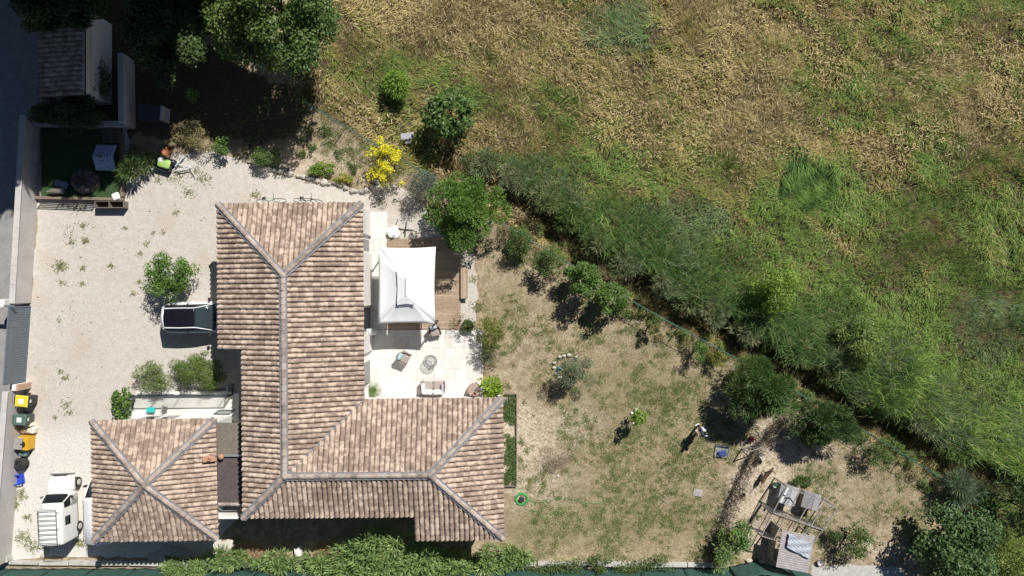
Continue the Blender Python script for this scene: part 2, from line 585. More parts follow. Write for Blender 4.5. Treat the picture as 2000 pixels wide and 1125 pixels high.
# ------------------------------------------------------------ boundary walls
M_WALL = mat('render_pale_mauve', (.50, .47, .455), .9, (.43, .40, .39), 1.3, bump=.25, bscale=50)
M_WALLCAP = mat('wall_cap', (.56, .53, .51), .85, (.47, .44, .43), 2.0, bump=.2)
def wall(a, b_, h, th, label, out=1, name='boundary_wall', capw=.05, mats=None):
    """a, b: inner base line in photo pixels; the wall stands on the 'out' side of it"""
    A, B = P(*a), P(*b_)
    t = thing(name, label, 'wall', (A + B) / 2)
    d = (B - A).normalized()
    nrm = Vector((d.y, -d.x, 0)) * out
    L = (B - A).length
    rz = math.atan2(d.y, d.x)
    c = (A + B) / 2 + nrm * th / 2
    mb = MB()
    npan = max(1, int(L / 2.5))
    for i in range(npan):
        q = A.lerp(B, (i + .5) / npan) + nrm * th / 2
        o = MB().box((q.x, q.y, h / 2 - .1), (L / npan - .006, th, h + .2), rz).build('wall_panel', (mats or (M_WALL,))[0], t, world=True)
    ncap = max(1, int(L / 1.0))
    for i in range(ncap):
        q = A.lerp(B, (i + .5) / ncap) + nrm * th / 2
        MB().box((q.x, q.y, h + .027), (L / ncap - .008, th + capw * 2, .05), rz).build('cap_stone', M_WALLCAP, t, world=True, bevel=.008)
    return t
wall((82, 236), (61.5, 592), 1.35, .22, 'long pale rendered wall along the road above the gate', out=1)
wall((49, 758), (22, 1092), 1.35, .22, 'pale rendered wall behind the wheelie bins', out=1)
wall((86, 250), (262, 252), .85, .2, 'low shaded rendered wall behind the artificial grass terrace', out=-1)
wall((263, 118), (265, 250), 1.2, .22, 'shaded rendered wall at the back corner beside the shed', out=1)

# sliding gate
M_ANTH = mat('anthracite_aluminium', (.13, .165, .20), .5, (.12, .15, .185), 3.0)
A, B = P(60, 600), P(50, 742)
g = thing('sliding_gate', 'anthracite grey metal gate of upright slats in the boundary wall', 'gate', (A + B) / 2)
d = (B - A).normalized(); L = (B - A).length; gh = 1.62
rz = math.atan2(d.y, d.x)
nrm = Vector((d.y, -d.x, 0))
nsl = 30
for i in range(nsl):
    q = A.lerp(B, (i + .5) / nsl)
    MB().box((q.x, q.y, .08 + gh / 2), (L / nsl - .012, .03, gh - .06), rz).build('slat', M_ANTH, g, world=True)
for z in (.06, gh + .06):
    MB().bar((A.x, A.y, z), (B.x, B.y, z), .07, .08).build('rail', M_ANTH, g, world=True)
for q in (A - d * .04, B + d * .04):
    MB().box((q.x, q.y, gh / 2 + .06), (.07, .08, gh + .1), rz).build('upright', M_ANTH, g, world=True)
MB().bar(tuple(A - d * .1 + Vector((0, 0, gh + .02)) - nrm * .25), tuple(A - d * .1 + Vector((0, 0, gh + .02)) + nrm * .25), .1, .12).build('guide_bracket', M_ANTH, g, world=True)
M_PINK = mat('pink_render_block', (.52, .36, .27), .9, (.46, .31, .23), 4.0, bump=.2)
M_WHITE = mat('white_render', (.78, .77, .74), .85, (.70, .69, .66), 1.2, bump=.15, bscale=60)
q = P(57, 752)
t = thing('gate_pillar', 'short gate pillar with a pink brick face beside the yellow-lidded bin', 'pillar', q)
MB().box((-.09, 0, .55), (.2, .34, 1.1), R(-4)).build('pillar_block', M_WHITE, t, bevel=.01)
MB().box((.08, .0, .55), (.12, .36, 1.12), R(-4)).build('brick_face', M_PINK, t, bevel=.01)
q = P(42, 590)
t = thing('gate_pillar', 'white gate pillar with stepped cap where the long wall meets the gate', 'pillar', q)
MB().box((0, 0, .78), (.34, .34, 1.56), R(-4)).build('pillar_block', M_WHITE, t, bevel=.01)
MB().box((-.2, -.12, 1.60), (.7, .22, .08), R(-4)).build('cap', M_WHITE, t, bevel=.01)
# ============================================================ tiled roofs
TW, TL = .257, .36       # tile module across, exposed length up the slope
PROF = [(0, .0), (.020, .0), (.032, .040), (.074, .082), (.1285, .096), (.183, .082), (.225, .040), (.237, .0), (.257, .0)]
def tile_arrays():
    vv, ff = [], []
    n = len(PROF)
    for (y, dz, shr) in ((-.03, .028, 1.0), (TL + .03, .004, .93)):
        for (x, z) in PROF:
            xx = .1285 + (x - .1285) * shr
            vv.append((xx, y, z * (1 if y < 0 else .93) + dz))
    for i in range(n - 1):
        ff.append((i, i + 1, n + i + 1, n + i))
    for (x, z) in PROF:                       # front lip, its own edge so that it stays crisp
        vv.append((x, -.03, z + .028))
    for (x, z) in PROF:
        vv.append((x, -.026, max(z - .03, -.005)))
    for i in range(n - 1):
        ff.append((3 * n + i, 3 * n + i + 1, 2 * n + i + 1, 2 * n + i))
    return vv, ff
TV, TF = tile_arrays()
TILE_RAMP = [(.15, (.25, .178, .135)), (.38, (.33, .245, .19)), (.51, (.385, .288, .222)), (.57, (.53, .41, .315)), (.74, (.59, .465, .36)), (.90, (.66, .565, .475))]
CAP_RAMP = [(.2, (.24, .20, .18)), (.4, (.33, .27, .235)), (.5, (.40, .33, .285)), (.6, (.47, .375, .31)), (.8, (.40, .39, .39))]
def tile_material(name, random_src, RAMP=TILE_RAMP, ISL=.30):
    m, nt, b = newmat(name)
    b.inputs['Roughness'].default_value = .88
    b.inputs['Specular IOR Level'].default_value = .2
    if random_src == 'object':
        oi = nd(nt, 'ShaderNodeObjectInfo'); src = oi.outputs['Random']
    else:
        ge = nd(nt, 'ShaderNodeNewGeometry'); src = ge.outputs['Random Per Island']
    ge = nd(nt, 'ShaderNodeNewGeometry')
    n = nd(nt, 'ShaderNodeTexNoise'); n.inputs['Scale'].default_value = 4.6; n.inputs['Detail'].default_value = 2.0
    nt.links.new(ge.outputs['Position'], n.inputs['Vector'])
    of = nd(nt, 'ShaderNodeMath', operation='MULTIPLY_ADD'); of.inputs[1].default_value = ISL; of.inputs[2].default_value = -ISL / 2
    nt.links.new(src, of.inputs[0])
    ad = nd(nt, 'ShaderNodeMath', operation='ADD')
    nt.links.new(n.outputs['Fac'], ad.inputs[0]); nt.links.new(of.outputs[0], ad.inputs[1])
    r = ramp(nt, RAMP)
    nt.links.new(ad.outputs[0], r.inputs[0])
    mx = r
    n2 = nd(nt, 'ShaderNodeTexNoise'); n2.inputs['Scale'].default_value = 60; n2.inputs['Detail'].default_value = 3
    nt.links.new(ge.outputs['Position'], n2.inputs['Vector'])
    mx2 = nd(nt, 'ShaderNodeMix', data_type='RGBA', blend_type='MULTIPLY'); mx2.inputs[0].default_value = .35
    nt.links.new(mx.outputs[0], mx2.inputs[6]); nt.links.new(n2.outputs['Fac'], mx2.inputs[7])
    n3 = nd(nt, 'ShaderNodeTexNoise'); n3.inputs['Scale'].default_value = .7; n3.inputs['Detail'].default_value = 5
    nt.links.new(ge.outputs['Position'], n3.inputs['Vector'])
    r3 = ramp(nt, [(.36, (.80, .79, .78)), (.60, (1, 1, 1))])
    nt.links.new(n3.outputs['Fac'], r3.inputs[0])
    mx3 = nd(nt, 'ShaderNodeMix', data_type='RGBA', blend_type='MULTIPLY'); mx3.inputs[0].default_value = 1.0
    nt.links.new(mx2.outputs[2], mx3.inputs[6]); nt.links.new(r3.outputs[0], mx3.inputs[7])
    mx2 = mx3
    gg = nd(nt, 'ShaderNodeHueSaturation'); gg.inputs['Value'].default_value = 1.15
    gg.inputs['Saturation'].default_value = .9
    nt.links.new(mx2.outputs[2], gg.inputs['Color'])
    nt.links.new(gg.outputs[0], b.inputs['Base Color'])
    bp = nd(nt, 'ShaderNodeBump'); bp.inputs['Strength'].default_value = .3; bp.inputs['Distance'].default_value = .01
    nt.links.new(n2.outputs['Fac'], bp.inputs['Height']); nt.links.new(bp.outputs[0], b.inputs['Normal'])
    return m
M_TILE_O = tile_material('clay_tile', 'object')
M_TILE_J = tile_material('clay_tile_course', 'island')
M_RIDGE = tile_material('clay_ridge_cap', 'object', CAP_RAMP, .4)
M_FLASH = mat('zinc_flashing', (.17, .18, .205), .8, (.24, .24, .255), 8.0)
M_DECKING = mat('roof_boarding', (.10, .07, .05), .9)
tile_me = MB().add(TV, TF).mesh('tile', M_TILE_O, smooth=True)
def ridge_mesh():
    mb = MB(); n = 7
    for (y, r, dz) in ((-.03, .138, .015), (.40, .118, 0)):
        for k in range(n):
            a = math.pi * k / (n - 1)
            mb.v.append((math.cos(a) * r, y, math.sin(a) * r * .85 + dz))
    for k in range(n - 1):
        mb.f.append((k, k + 1, n + k + 1, n + k))
    for k in range(n):
        a = math.pi * k / (n - 1)
        mb.v.append((math.cos(a) * .138, -.03, math.sin(a) * .138 * .85 + .015))
    for k in range(n):
        a = math.pi * k / (n - 1)
        mb.v.append((math.cos(a) * .115, -.028, math.sin(a) * .09))
    for k in range(n - 1):
        mb.f.append((2 * n + k + 1, 2 * n + k, 3 * n + k, 3 * n + k + 1))
    return mb.mesh('ridge_tile', M_RIDGE, smooth=True)
ridge_me = ridge_mesh()

class Roof:
    def __init__(s, house, roof):
        s.house, s.roof = house, roof
        s.tiles, s.jv, s.jl, s.jc = [], [], [], []
        s.count = 0
    def plane(s, e0, z0, sdir, tdir, k, poly, cuts):
        """e0: plan origin on the eave; sdir/tdir plan unit vectors (s x t = up); k slope; poly convex in (s,t); cuts: edge indices that are cut clean"""
        e0, sd, td = Vector(e0), Vector(sdir), Vector(tdir)
        cs = 1 / math.sqrt(1 + k * k)
        up = Vector((td.x * cs, td.y * cs, k * cs))
        sx = Vector((sd.x, sd.y, 0))
        nr = sx.cross(up)
        area = sum(poly[i][0] * poly[(i + 1) % len(poly)][1] - poly[(i + 1) % len(poly)][0] * poly[i][1] for i in range(len(poly)))
        if area < 0: poly = poly[::-1]
        n = len(poly)
        hp = []
        for i in range(n):
            (x0, y0), (x1, y1) = poly[i], poly[(i + 1) % n]
            L = math.hypot(x1 - x0, y1 - y0)
            hp.append(((y1 - y0) / L, -(x1 - x0) / L, x0, y0))     # outward normal
        smin, smax = min(p[0] for p in poly), max(p[0] for p in poly)
        tmin, tmax = min(p[1] for p in poly), max(p[1] for p in poly)
        step = TL * cs
        def sd_(a, b_):
            return max(h[0] * (a - h[2]) + h[1] * (b_ - h[3]) for h in hp)
        ns = int(round((smax - smin) / TW)); w = (smax - smin) / max(ns, 1)
        joined = []
        for i in range(ns):
            for j in range(int((tmax - tmin) / step) + 1):
                a, t = smin + i * w, tmin + j * step
                cor = [(a + .01, t + .01), (a + w - .01, t + .01), (a + .01, t + step - .01), (a + w - .01, t + step - .01), (a + w / 2, t + step / 2), (a, t + step / 2), (a + w, t + step / 2)]
                ds = [sd_(*q) for q in cor]
                if min(ds) > .05: continue
                o = Vector((e0.x, e0.y, z0)) + sx * a + Vector((td.x * t, td.y * t, k * t))
                M = Matrix(((sx.x * w / TW, up.x, nr.x, o.x), (sx.y * w / TW, up.y, nr.y, o.y), (sx.z, up.z, nr.z, o.z), (0, 0, 0, 1)))
                M = M @ Matrix.Translation((random.uniform(-.006, .006), random.uniform(-.014, .014), random.uniform(0, .008))) @ Matrix.Rotation(random.gauss(0, .018), 4, 'Z')
                if max(ds) < .03: s.tiles.append(M)
                else: joined.append(M)
        if joined:
            bm = bmesh.new()
            for M in joined:
                vs_ = [bm.verts.new(M @ Vector(p)) for p in TV]
                for f in TF: bm.faces.new([vs_[q] for q in f])
            for h in hp:
                nn = Vector((sd.x * h[0] + td.x * h[1], sd.y * h[0] + td.y * h[1], 0))
                if abs(h[1]) > .99 and h[1] < 0: continue          # eave itself
                pt = e0 + sd * h[2] + td * h[3]
                bmesh.ops.bisect_plane(bm, geom=bm.verts[:] + bm.edges[:] + bm.faces[:], plane_co=(pt.x, pt.y, 0), plane_no=nn, clear_outer=True, dist=1e-5)
            bm.verts.index_update()
            base = s.count
            s.jv += [tuple(v.co) for v in bm.verts]
            for f in bm.faces:
                s.jl += [base + v.index for v in f.verts]
                s.jc.append(len(f.verts))
            s.count += len(bm.verts)
            bm.free()
        # boarding under the tiles
        pts = []
        for (a, t) in poly:
            q = e0 + sd * a + td * t
            pts.append((q.x, q.y, z0 + k * t - .012))
        mb = MB()
        mb.add(pts + [(p[0], p[1], p[2] - .09) for p in pts], [tuple(range(n)), tuple(range(n, 2 * n))[::-1]] + [(i, n + i, n + (i + 1) % n, (i + 1) % n) for i in range(n)])
        mb.build('boarding', M_DECKING, s.roof, world=True)
    def line(s, a, b_, lift=.03, step=.36, end_cap=True):
        """ridge or hip tiles from low end a to high end b (3D), with a zinc strip beneath"""
        a, b_ = Vector(a), Vector(b_)
        d = b_ - a; L = d.length; d.normalize()
        y = d
        x = Vector((y.y, -y.x, 0)).normalized()
        z = x.cross(y)
        nn = max(1, int(round(L / step)))
        st = L / nn
        for i in range(nn):
            o = a + d * st * i + Vector((0, 0, lift))
            M = Matrix(((x.x, y.x * st / step, z.x, o.x), (x.y, y.y * st / step, z.y, o.y), (x.z, y.z * st / step, z.z, o.z), (0, 0, 0, 1)))
            s.add_obj('ridge_tile', ridge_me, M)
        mb = MB()
        h = Vector((0, 0, .045))
        for sgn in (-1, 1):
            q = [a + h + x * sgn * .10, b_ + h + x * sgn * .10, b_ + h * .9 + x * sgn * .20, a + h * .9 + x * sgn * .20]
            mb.add(q + [p - Vector((0, 0, .03)) for p in q], [(0, 1, 2, 3), (7, 6, 5, 4), (0, 4, 5, 1), (2, 1, 5, 6), (3, 2, 6, 7), (0, 3, 7, 4)])
        mb.build('flashing_strip', M_FLASH, s.roof, world=True)
    def add_obj(s, name, me, M):
        o = bpy.data.objects.new(name, me)
        COL.objects.link(o)
        o.parent = s.roof
        o.matrix_local = Matrix.Translation(-s.house.location) @ M
        return o
    def finish(s, maxn=300):
        c = Vector((0, 0, H))
        s.tiles.sort(key=lambda M: (M.translation - c).length)
        for M in s.tiles[:maxn]:
            s.add_obj('tile', tile_me, M)
        rest = s.tiles[maxn:]
        V = [np.array(s.jv, float).reshape(-1, 3)]
        L = list(s.jl); Cn = list(s.jc); base = len(s.jv)
        tv = np.array(TV)
        for M in rest:
            A = np.array(M)
            V.append(tv @ A[:3, :3].T + A[:3, 3])
            for f in TF:
                L += [base + q for q in f]; Cn.append(4)
            base += len(TV)
        VV = np.concatenate(V)
        if len(VV):
            VV = VV - np.array(s.house.location)
            me = np_mesh('tile_courses', VV, L, np.array(Cn), M_TILE_J, smooth=True)
            o = link_mesh('tile_courses', me, s.roof)
            o['kind'] = 'stuff'

# ------------------------------------------------------------ the house
ZE, K = 3.6, .30
th = R(.45)
ex, ey = Vector((math.cos(th), math.sin(th))), Vector((-math.sin(th), math.cos(th)))
O2 = P(560, 780, ZE).to_2d()
def loc2(u, v, z=ZE):
    q = P(u, v, z).to_2d() - O2
    return q.dot(ex), q.dot(ey)
def w2(x, y):
    return O2 + ex * x + ey * y
xW = loc2(427, 500)[0]; xE = loc2(709, 560)[0]; yN = loc2(565, 398)[1]
yWN = loc2(850, 779)[1]; yS = loc2(890, 1053)[1]; xWE = loc2(982, 910)[0]
a_ = (xE - xW) / 2; b_w = (yWN - yS) / 2
xM = (xW + xE) / 2; yM = (yWN + yS) / 2
ZR = ZE + K * a_
KW = K * a_ / b_w
house = thing('villa', 'single-storey white villa with a hipped clay tile roof in an L shape', 'house', (*w2(xM, yM), 0))
roof = bpy.data.objects.new('roof', bpy.data.meshes.new('roof_anchor')); bpy.data.meshes.remove(roof.data)
# roof part: fascia boards under the eaves carry the name of the roof
def rect_wall(x0, y0, x1, y1, z0, z1):
    return [tuple(w2(x0, y0)), tuple(w2(x1, y0)), tuple(w2(x1, y1)), tuple(w2(x0, y1))]
# recess of the west and south eaves, on whole tile courses
stp = TL / math.sqrt(1 + K * K)
nW = round((loc2(473, 850, ZE + .35)[0] - xW) / stp); xWr = xW + nW * stp
y683 = loc2(450, 683)[1]
stpw = TL / math.sqrt(1 + KW * KW)
nS = round((loc2(650, 1008, ZE + .35)[1] - yS) / stpw); ySr = yS + nS * stpw
x810 = loc2(811, 1030)[0]
OV = .42
outline = [(xW + OV, yN - OV), (xE - OV, yN - OV), (xE - OV, yWN - OV), (xWE - OV, yWN - OV), (xWE - OV, yS + OV), (x810 + OV, yS + OV), (x810 + OV, ySr + OV), (xWr + OV, ySr + OV), (xWr + OV, y683 + OV), (xW + OV, y683 + OV)]
wpoly = [tuple(w2(*q)) for q in outline]
M_SOFFIT = mat('roof_boarding', (.10, .07, .05))
mb = MB(); mb.prism(wpoly, -.1, ZE - .02); mb.build('wall', M_WHITE, house, world=True)
# roof part mesh: closed slab of the eaves just above the wall heads
eo = .30
eouts = [(xW + eo, yN - eo), (xE - eo, yN - eo), (xE - eo, yWN - eo), (xWE - eo, yWN - eo), (xWE - eo, yS + eo), (x810 + eo, yS + eo), (x810 + eo, ySr + eo), (xWr + eo, ySr + eo), (xWr + eo, y683 + eo), (xW + eo, y683 + eo)]
mb = MB(); mb.prism([tuple(w2(*q)) for q in eouts], ZE - .14, ZE - .03)
roof = mb.build('roof', M_SOFFIT, house, world=True)
RF = Roof(house, roof)
def P2(x, y): return w2(x, y)
def T(poly, e, sd, td):
    """plan (x,y) local house coords -> (s,t) about e"""
    return [((p[0] - e[0]) * sd[0] + (p[1] - e[1]) * sd[1], (p[0] - e[0]) * td[0] + (p[1] - e[1]) * td[1]) for p in poly]
def add_plane(e, sd, td, k, poly):
    wsd = ex * sd[0] + ey * sd[1]; wtd = ex * td[0] + ey * td[1]
    RF.plane(w2(*e), ZE, wsd, wtd, k, T(poly, e, sd, td), None)
A_ = (xM, yN - a_); J_ = (xM, yM); K_ = (xWE - b_w, yM)
add_plane((xW, yN), (0, -1), (1, 0), K, [(xW, yN), (xM, yN - a_), (xM, y683), (xW, y683)])
# west slope, recessed part (its outer corner would be (xW, yS); cut by the hip J -> corner)
yc = yM - (xM - xWr) * (b_w / a_)
add_plane((xW, yN), (0, -1), (1, 0), K, [(xWr, y683), (xM, y683), (xM, yM), (xWr, yc)])
add_plane((xE, yN), (-1, 0), (0, -1), K, [(xW, yN), (xE, yN), A_])
add_plane((xE, yWN), (0, 1), (-1, 0), K, [(xE, yN), A_, J_, (xE, yWN)])
add_plane((xWE, yWN), (-1, 0), (0, -1), KW, [(xE, yWN), (xWE, yWN), K_, J_])
add_plane((xWE, yS), (0, 1), (-1, 0), KW, [(xWE, yS), (xWE, yWN), K_])
xc = xM - (yM - ySr) * (a_ / b_w)
add_plane((xW, yS), (1, 0), (0, 1), KW, [(xc, ySr), (x810, ySr), (x810, yM), (xM, yM)])
add_plane((xW, yS), (1, 0), (0, 1), KW, [(x810, yS), (xWE, yS), K_, (x810, yM)])
def p3(x, y, z): return Vector((*w2(x, y), z))
A3, J3, K3 = p3(*A_, ZR), p3(*J_, ZR), p3(*K_, ZR)
up = Vector((0, 0, .07))
RF.line(p3(xW, yN, ZE) + up, A3 + up)
RF.line(p3(xE, yN, ZE) + up, A3 + up)
RF.line(J3 + up, A3 + up)
RF.line(K3 + up, J3 + up)
RF.line(p3(xWE, yWN, ZE) + up, K3 + up)
RF.line(p3(xWE, yS, ZE) + up, K3 + up)
zc = ZE + K * (xWr - xW)
RF.line(p3(max(xWr, xc) - .05, min(ySr, yc), ZE + KW * (ySr - yS)) + up, J3 + up)
RF.finish(300)
# three-way caps where ridges meet
for q in (A3, J3, K3):
    MB().lathe([(.19, 0), (.18, .1), (.13, .17), (.05, .21)], 10, (q.x, q.y, q.z + .04)).build('ridge_cap', M_RIDGE, roof, world=True, smooth=True)
# valley line between the two wings
mb = MB()
v0, v1 = p3(xE, yWN, ZE) + Vector((0, 0, .10)), J3 + Vector((0, 0, .10))
dv = (v1 - v0).normalized(); sv_ = Vector((-dv.y, dv.x, 0)) * .035
mb.add([v0 - sv_, v0 + sv_, v1 + sv_, v1 - sv_, v0 - sv_ - up, v0 + sv_ - up, v1 + sv_ - up, v1 - sv_ - up], [(0, 1, 2, 3), (7, 6, 5, 4), (0, 4, 5, 1), (2, 6, 7, 3)])
mb.build('valley_strip', M_FLASH, roof, world=True)

# openings and piers along the terrace side
M_DARKGLASS = mat('window_glass', (.02, .025, .03), .08, (.03, .035, .04), 2, spec=.8)
M_FRAME = mat('white_joinery', (.78, .78, .77), .5)
def opening(u, v0_, v1_, kind, zt):
    """opening in the east wall between photo rows v0, v1 (as seen on the wall foot)"""
    y0 = loc2(720, v0_, 0)[1]; y1 = loc2(720, v1_, 0)[1]
    x = xE - OV
    fr = MB()
    for (ya, yb) in ((y0, y0 - .07), (y1 + .07, y1)):
        fr.prism([tuple(w2(x + .004, ya)), tuple(w2(x + .05, ya)), tuple(w2(x + .05, yb)), tuple(w2(x + .004, yb))], .03, zt)
    fr.prism([tuple(w2(x + .004, y0 - .07)), tuple(w2(x + .05, y0 - .07)), tuple(w2(x + .05, y1 + .07)), tuple(w2(x + .004, y1 + .07))], zt - .08, zt)
    f = fr.build(kind, M_FRAME, house, world=True)
    MB().prism([tuple(w2(x + .004, y0 - .075)), tuple(w2(x + .02, y0 - .075)), tuple(w2(x + .02, y1 + .075)), tuple(w2(x + .004, y1 + .075))], .03, zt - .085).build('pane', M_DARKGLASS, f, world=True)
opening(720, 468, 495, 'door', 2.3)
opening(720, 598, 648, 'door', 2.3)
opening(720, 700, 750, 'window', 2.3)
for (v0_, v1_, dep) in ((414, 462, .16), (496, 596, .20), (650, 684, .16)):
    y0 = loc2(720, v0_, 0)[1]; y1 = loc2(720, v1_, 0)[1]
    x = xE - OV
    MB().prism([tuple(w2(x, y0)), tuple(w2(x + dep, y0)), tuple(w2(x + dep, y1)), tuple(w2(x, y1))], -.05, 2.9).build('pier', M_WHITE, house, world=True, bevel=.01)

# ------------------------------------------------------------ garage
ZG = 3.1
gth = R(1.0)
gc = P(303, 937, ZG).to_2d()
gx, gy = Vector((math.cos(gth), math.sin(gth))), Vector((-math.sin(gth), math.cos(gth)))
ghx = 241 / 2 * (H - ZG) / F; ghy = 234 / 2 * (H - ZG) / F
def wg(x, y): return gc + gx * x + gy * y
garage = thing('garage', 'square white garage with a four-sided clay tile roof beside the parked vans', 'garage', (*gc, 0))
MB().prism([tuple(wg(sx * (ghx - .38), sy * (ghy - .38))) for sx, sy in ((-1, -1), (1, -1), (1, 1), (-1, 1))], -.1, ZG - .03).build('wall', M_WHITE, garage, world=True)
groof = MB().prism([tuple(wg(sx * (ghx - .28), sy * (ghy - .28))) for sx, sy in ((-1, -1), (1, -1), (1, 1), (-1, 1))], ZG - .15, ZG - .035).build('roof', M_SOFFIT, garage, world=True)
GR = Roof(garage, groof)
KG = .30
def gplane(e, sd, td, k, poly):
    GR.plane(wg(*e), ZG, gx * sd[0] + gy * sd[1], gx * td[0] + gy * td[1], k, T(poly, e, sd, td), None)
hx, hy = ghx, ghy
KGy = KG * hx / hy
gplane((-hx, hy), (0, -1), (1, 0), KG, [(-hx, hy), (-hx, -hy), (0, 0)])
gplane((hx, hy), (-1, 0), (0, -1), KGy, [(-hx, hy), (hx, hy), (0, 0)])
gplane((hx, -hy), (0, 1), (-1, 0), KG, [(hx, -hy), (hx, hy), (0, 0)])
gplane((-hx, -hy), (1, 0), (0, 1), KGy, [(-hx, -hy), (hx, -hy), (0, 0)])
top = Vector((*gc, ZG + KG * hx)) + up
for sx, sy in ((-1, -1), (1, -1), (1, 1), (-1, 1)):
    GR.line(Vector((*wg(sx * hx, sy * hy), ZG)) + up, top)
GR.finish(300)
MB().lathe([(.19, 0), (.18, .1), (.13, .17), (.05, .21)], 10, tuple(top - Vector((0, 0, .03)))).build('ridge_cap', M_RIDGE, groof, world=True, smooth=True)
# vent tile on the east slope
q = P(409, 896, ZG + .3)
MB().box((q.x, q.y, q.z + .05), (.62, .30, .10), gth, R(16.7)).build('vent_tile', mat('orange_clay', (.46, .26, .17), .85, (.40, .22, .14), 9), groof, world=True, bevel=.02)
MB().lathe([(.09, 0), (.085, .1), (.06, .1), (.055, .0)], 12, (q.x + .04, q.y, q.z + .1), cap=False).build('vent_spout', MATS['orange_clay'], groof, world=True)
# door openings on the terrace side of the garage
for (x0, x1) in ((-2.1, -1.0), (-.9, .1)):
    f = MB().prism([tuple(wg(x0, hy - .38 + .003)), tuple(wg(x1, hy - .38 + .003)), tuple(wg(x1, hy - .38 + .05)), tuple(wg(x0, hy - .38 + .05))], 0, 2.3).build('door', M_FRAME, garage, world=True)
    pn = MB().prism([tuple(wg(x0 + .1, hy - .33 + .002)), tuple(wg(x1 - .1, hy - .33 + .002)), tuple(wg(x1 - .1, hy - .33 + .01)), tuple(wg(x0 + .1, hy - .33 + .01))], .12, 2.2).build('pane', M_DARKGLASS, f, world=True)

# ------------------------------------------------------------ covered passage between garage and villa
ZP = 2.75
def pxbox(u0, v0, u1, v1, z, t):
    a, b_ = P(u0, v0, z), P(u1, v1, z)
    return ((a.x + b_.x) / 2, (a.y + b_.y) / 2, z - t / 2), (abs(b_.x - a.x), abs(b_.y - a.y), t)
pq = P(450, 905, 0)
pas = thing('passage_roof', 'flat roof of dark boards and sheet joining the garage to the villa', 'roof', (pq.x + .9, pq.y, 0))
M_BOARD = mat('weathered_board', (.20, .175, .135), .8, (.15, .13, .105), 5, bump=.2)
M_SHEET = mat('dark_roof_sheet', (.105, .085, .085), .75, (.075, .06, .062), 3, bump=.2)
c0, d0 = pxbox(418, 826, 490, 886, ZP, .06)
MB().box(c0, d0).build('board_panel', M_BOARD, pas, world=True)
c0, d0 = pxbox(418, 893, 490, 981, ZP - .1, .05)
MB().box(c0, d0).build('sheet_panel', M_SHEET, pas, world=True)
for i in range(8):
    q = P(431, 912 + i * 7.5, ZP - .1)
    MB().lathe([(.012, 0), (.012, .02)], 6, (q.x, q.y, q.z)).build('screw', M_FLASH, pas, world=True)
c0, d0 = pxbox(418, 887, 490, 892, ZP + .05, .12)
MB().box(c0, d0).build('zinc_trim', mat('galvanised', (.42, .42, .41), .5, (.3, .3, .3), 14, metal=.5), pas, world=True)
q = P(432, 892, ZP + .12)
MB().lathe([(.15, 0), (.15, .05), (.12, .09), (.03, .1)], 14, (q.x, q.y, q.z)).build('round_end_tile', MATS['orange_clay'], pas, world=True, smooth=True)
for i in range(6):
    q = P(424 + i * 9.5, 985, ZP - .06)
    o = link_mesh('edge_tile', ridge_me, pas)
    o.matrix_local = Matrix.Translation(-pas.location) @ (Matrix.Translation(q) @ Matrix.Rotation(R(-90), 4, 'Z') @ Matrix.Diagonal((.75, .72, .8, 1)))
MB().prism([tuple(P(452, 984, 0).to_2d()), tuple(P(500, 984, 0).to_2d()), tuple(P(500, 978, 0).to_2d()), tuple(P(452, 978, 0).to_2d())], -.05, ZP - .2).build('end_wall', M_WHITE, pas, world=True)
# ============================================================ vegetation
M_GRASS = foliage_mat('grass_blades', .25, .7, .2)
M_LEAF = foliage_mat('leaves', .30, .5, .35)
M_BARK = mat('bark', (.14, .105, .075), .95, (.085, .065, .045), 12, bump=.6, bscale=30)
def mixcol(c0, c1, t):
    return np.asarray(c0)[None, :] * (1 - t)[:, None] + np.asarray(c1)[None, :] * t[:, None]

# ------------------------------------------------------------ the meadow
MG = [(1300, 440, 190, 70, .75), (1190, 340, 70, 60, .55), (1080, 300, 90, 45, .45), (880, 150, 150, 35, .4), (1220, 70, 80, 60, .9), (1580, 360, 62, 72, 1.4), (1680, 640, 230, 80, .8), (1850, 740, 240, 130, 1.1),
      (1900, 470, 130, 130, .55), (1840, 330, 90, 60, .35), (715, 80, 45, 60, .55), (1480, 560, 120, 70, .7), (1400, 500, 80, 60, .5), (1690, 230, 55, 28, .6), (1540, 170, 40, 25, .4), (1760, 60, 110, 50, .35), (1900, 140, 60, 50, .3),
      (960, 200, 120, 40, .3), (1150, 280, 60, 40, .3), (1720, 410, 90, 50, .4), (1560, 480, 120, 40, .35), (1950, 900, 120, 120, .9), (1300, 90, 60, 50, .4), (1960, 620, 90, 90, .7), (1330, 320, 60, 30, .2), (770, 180, 60, 50, .3)]
MD = [(800, 40, 160, 60, .8), (690, 235, 60, 45, 1.0), (930, 290, 60, 60, .6), (1300, 230, 170, 60, .45), (1430, 270, 120, 60, .45), (1480, 150, 160, 60, .35), (1700, 280, 160, 40, .45), (1950, 230, 90, 60, .5), (1447, 505, 22, 40, 1.3),
      (1000, 60, 180, 70, .35), (1650, 460, 60, 40, .4), (1400, 50, 150, 40, .35), (1180, 130, 90, 60, .3), (1880, 110, 120, 40, .3), (900, 330, 60, 35, .8), (1600, 760, 40, 26, .9), (1000, 410, 60, 26, .8), (1840, 620, 60, 30, .4)]
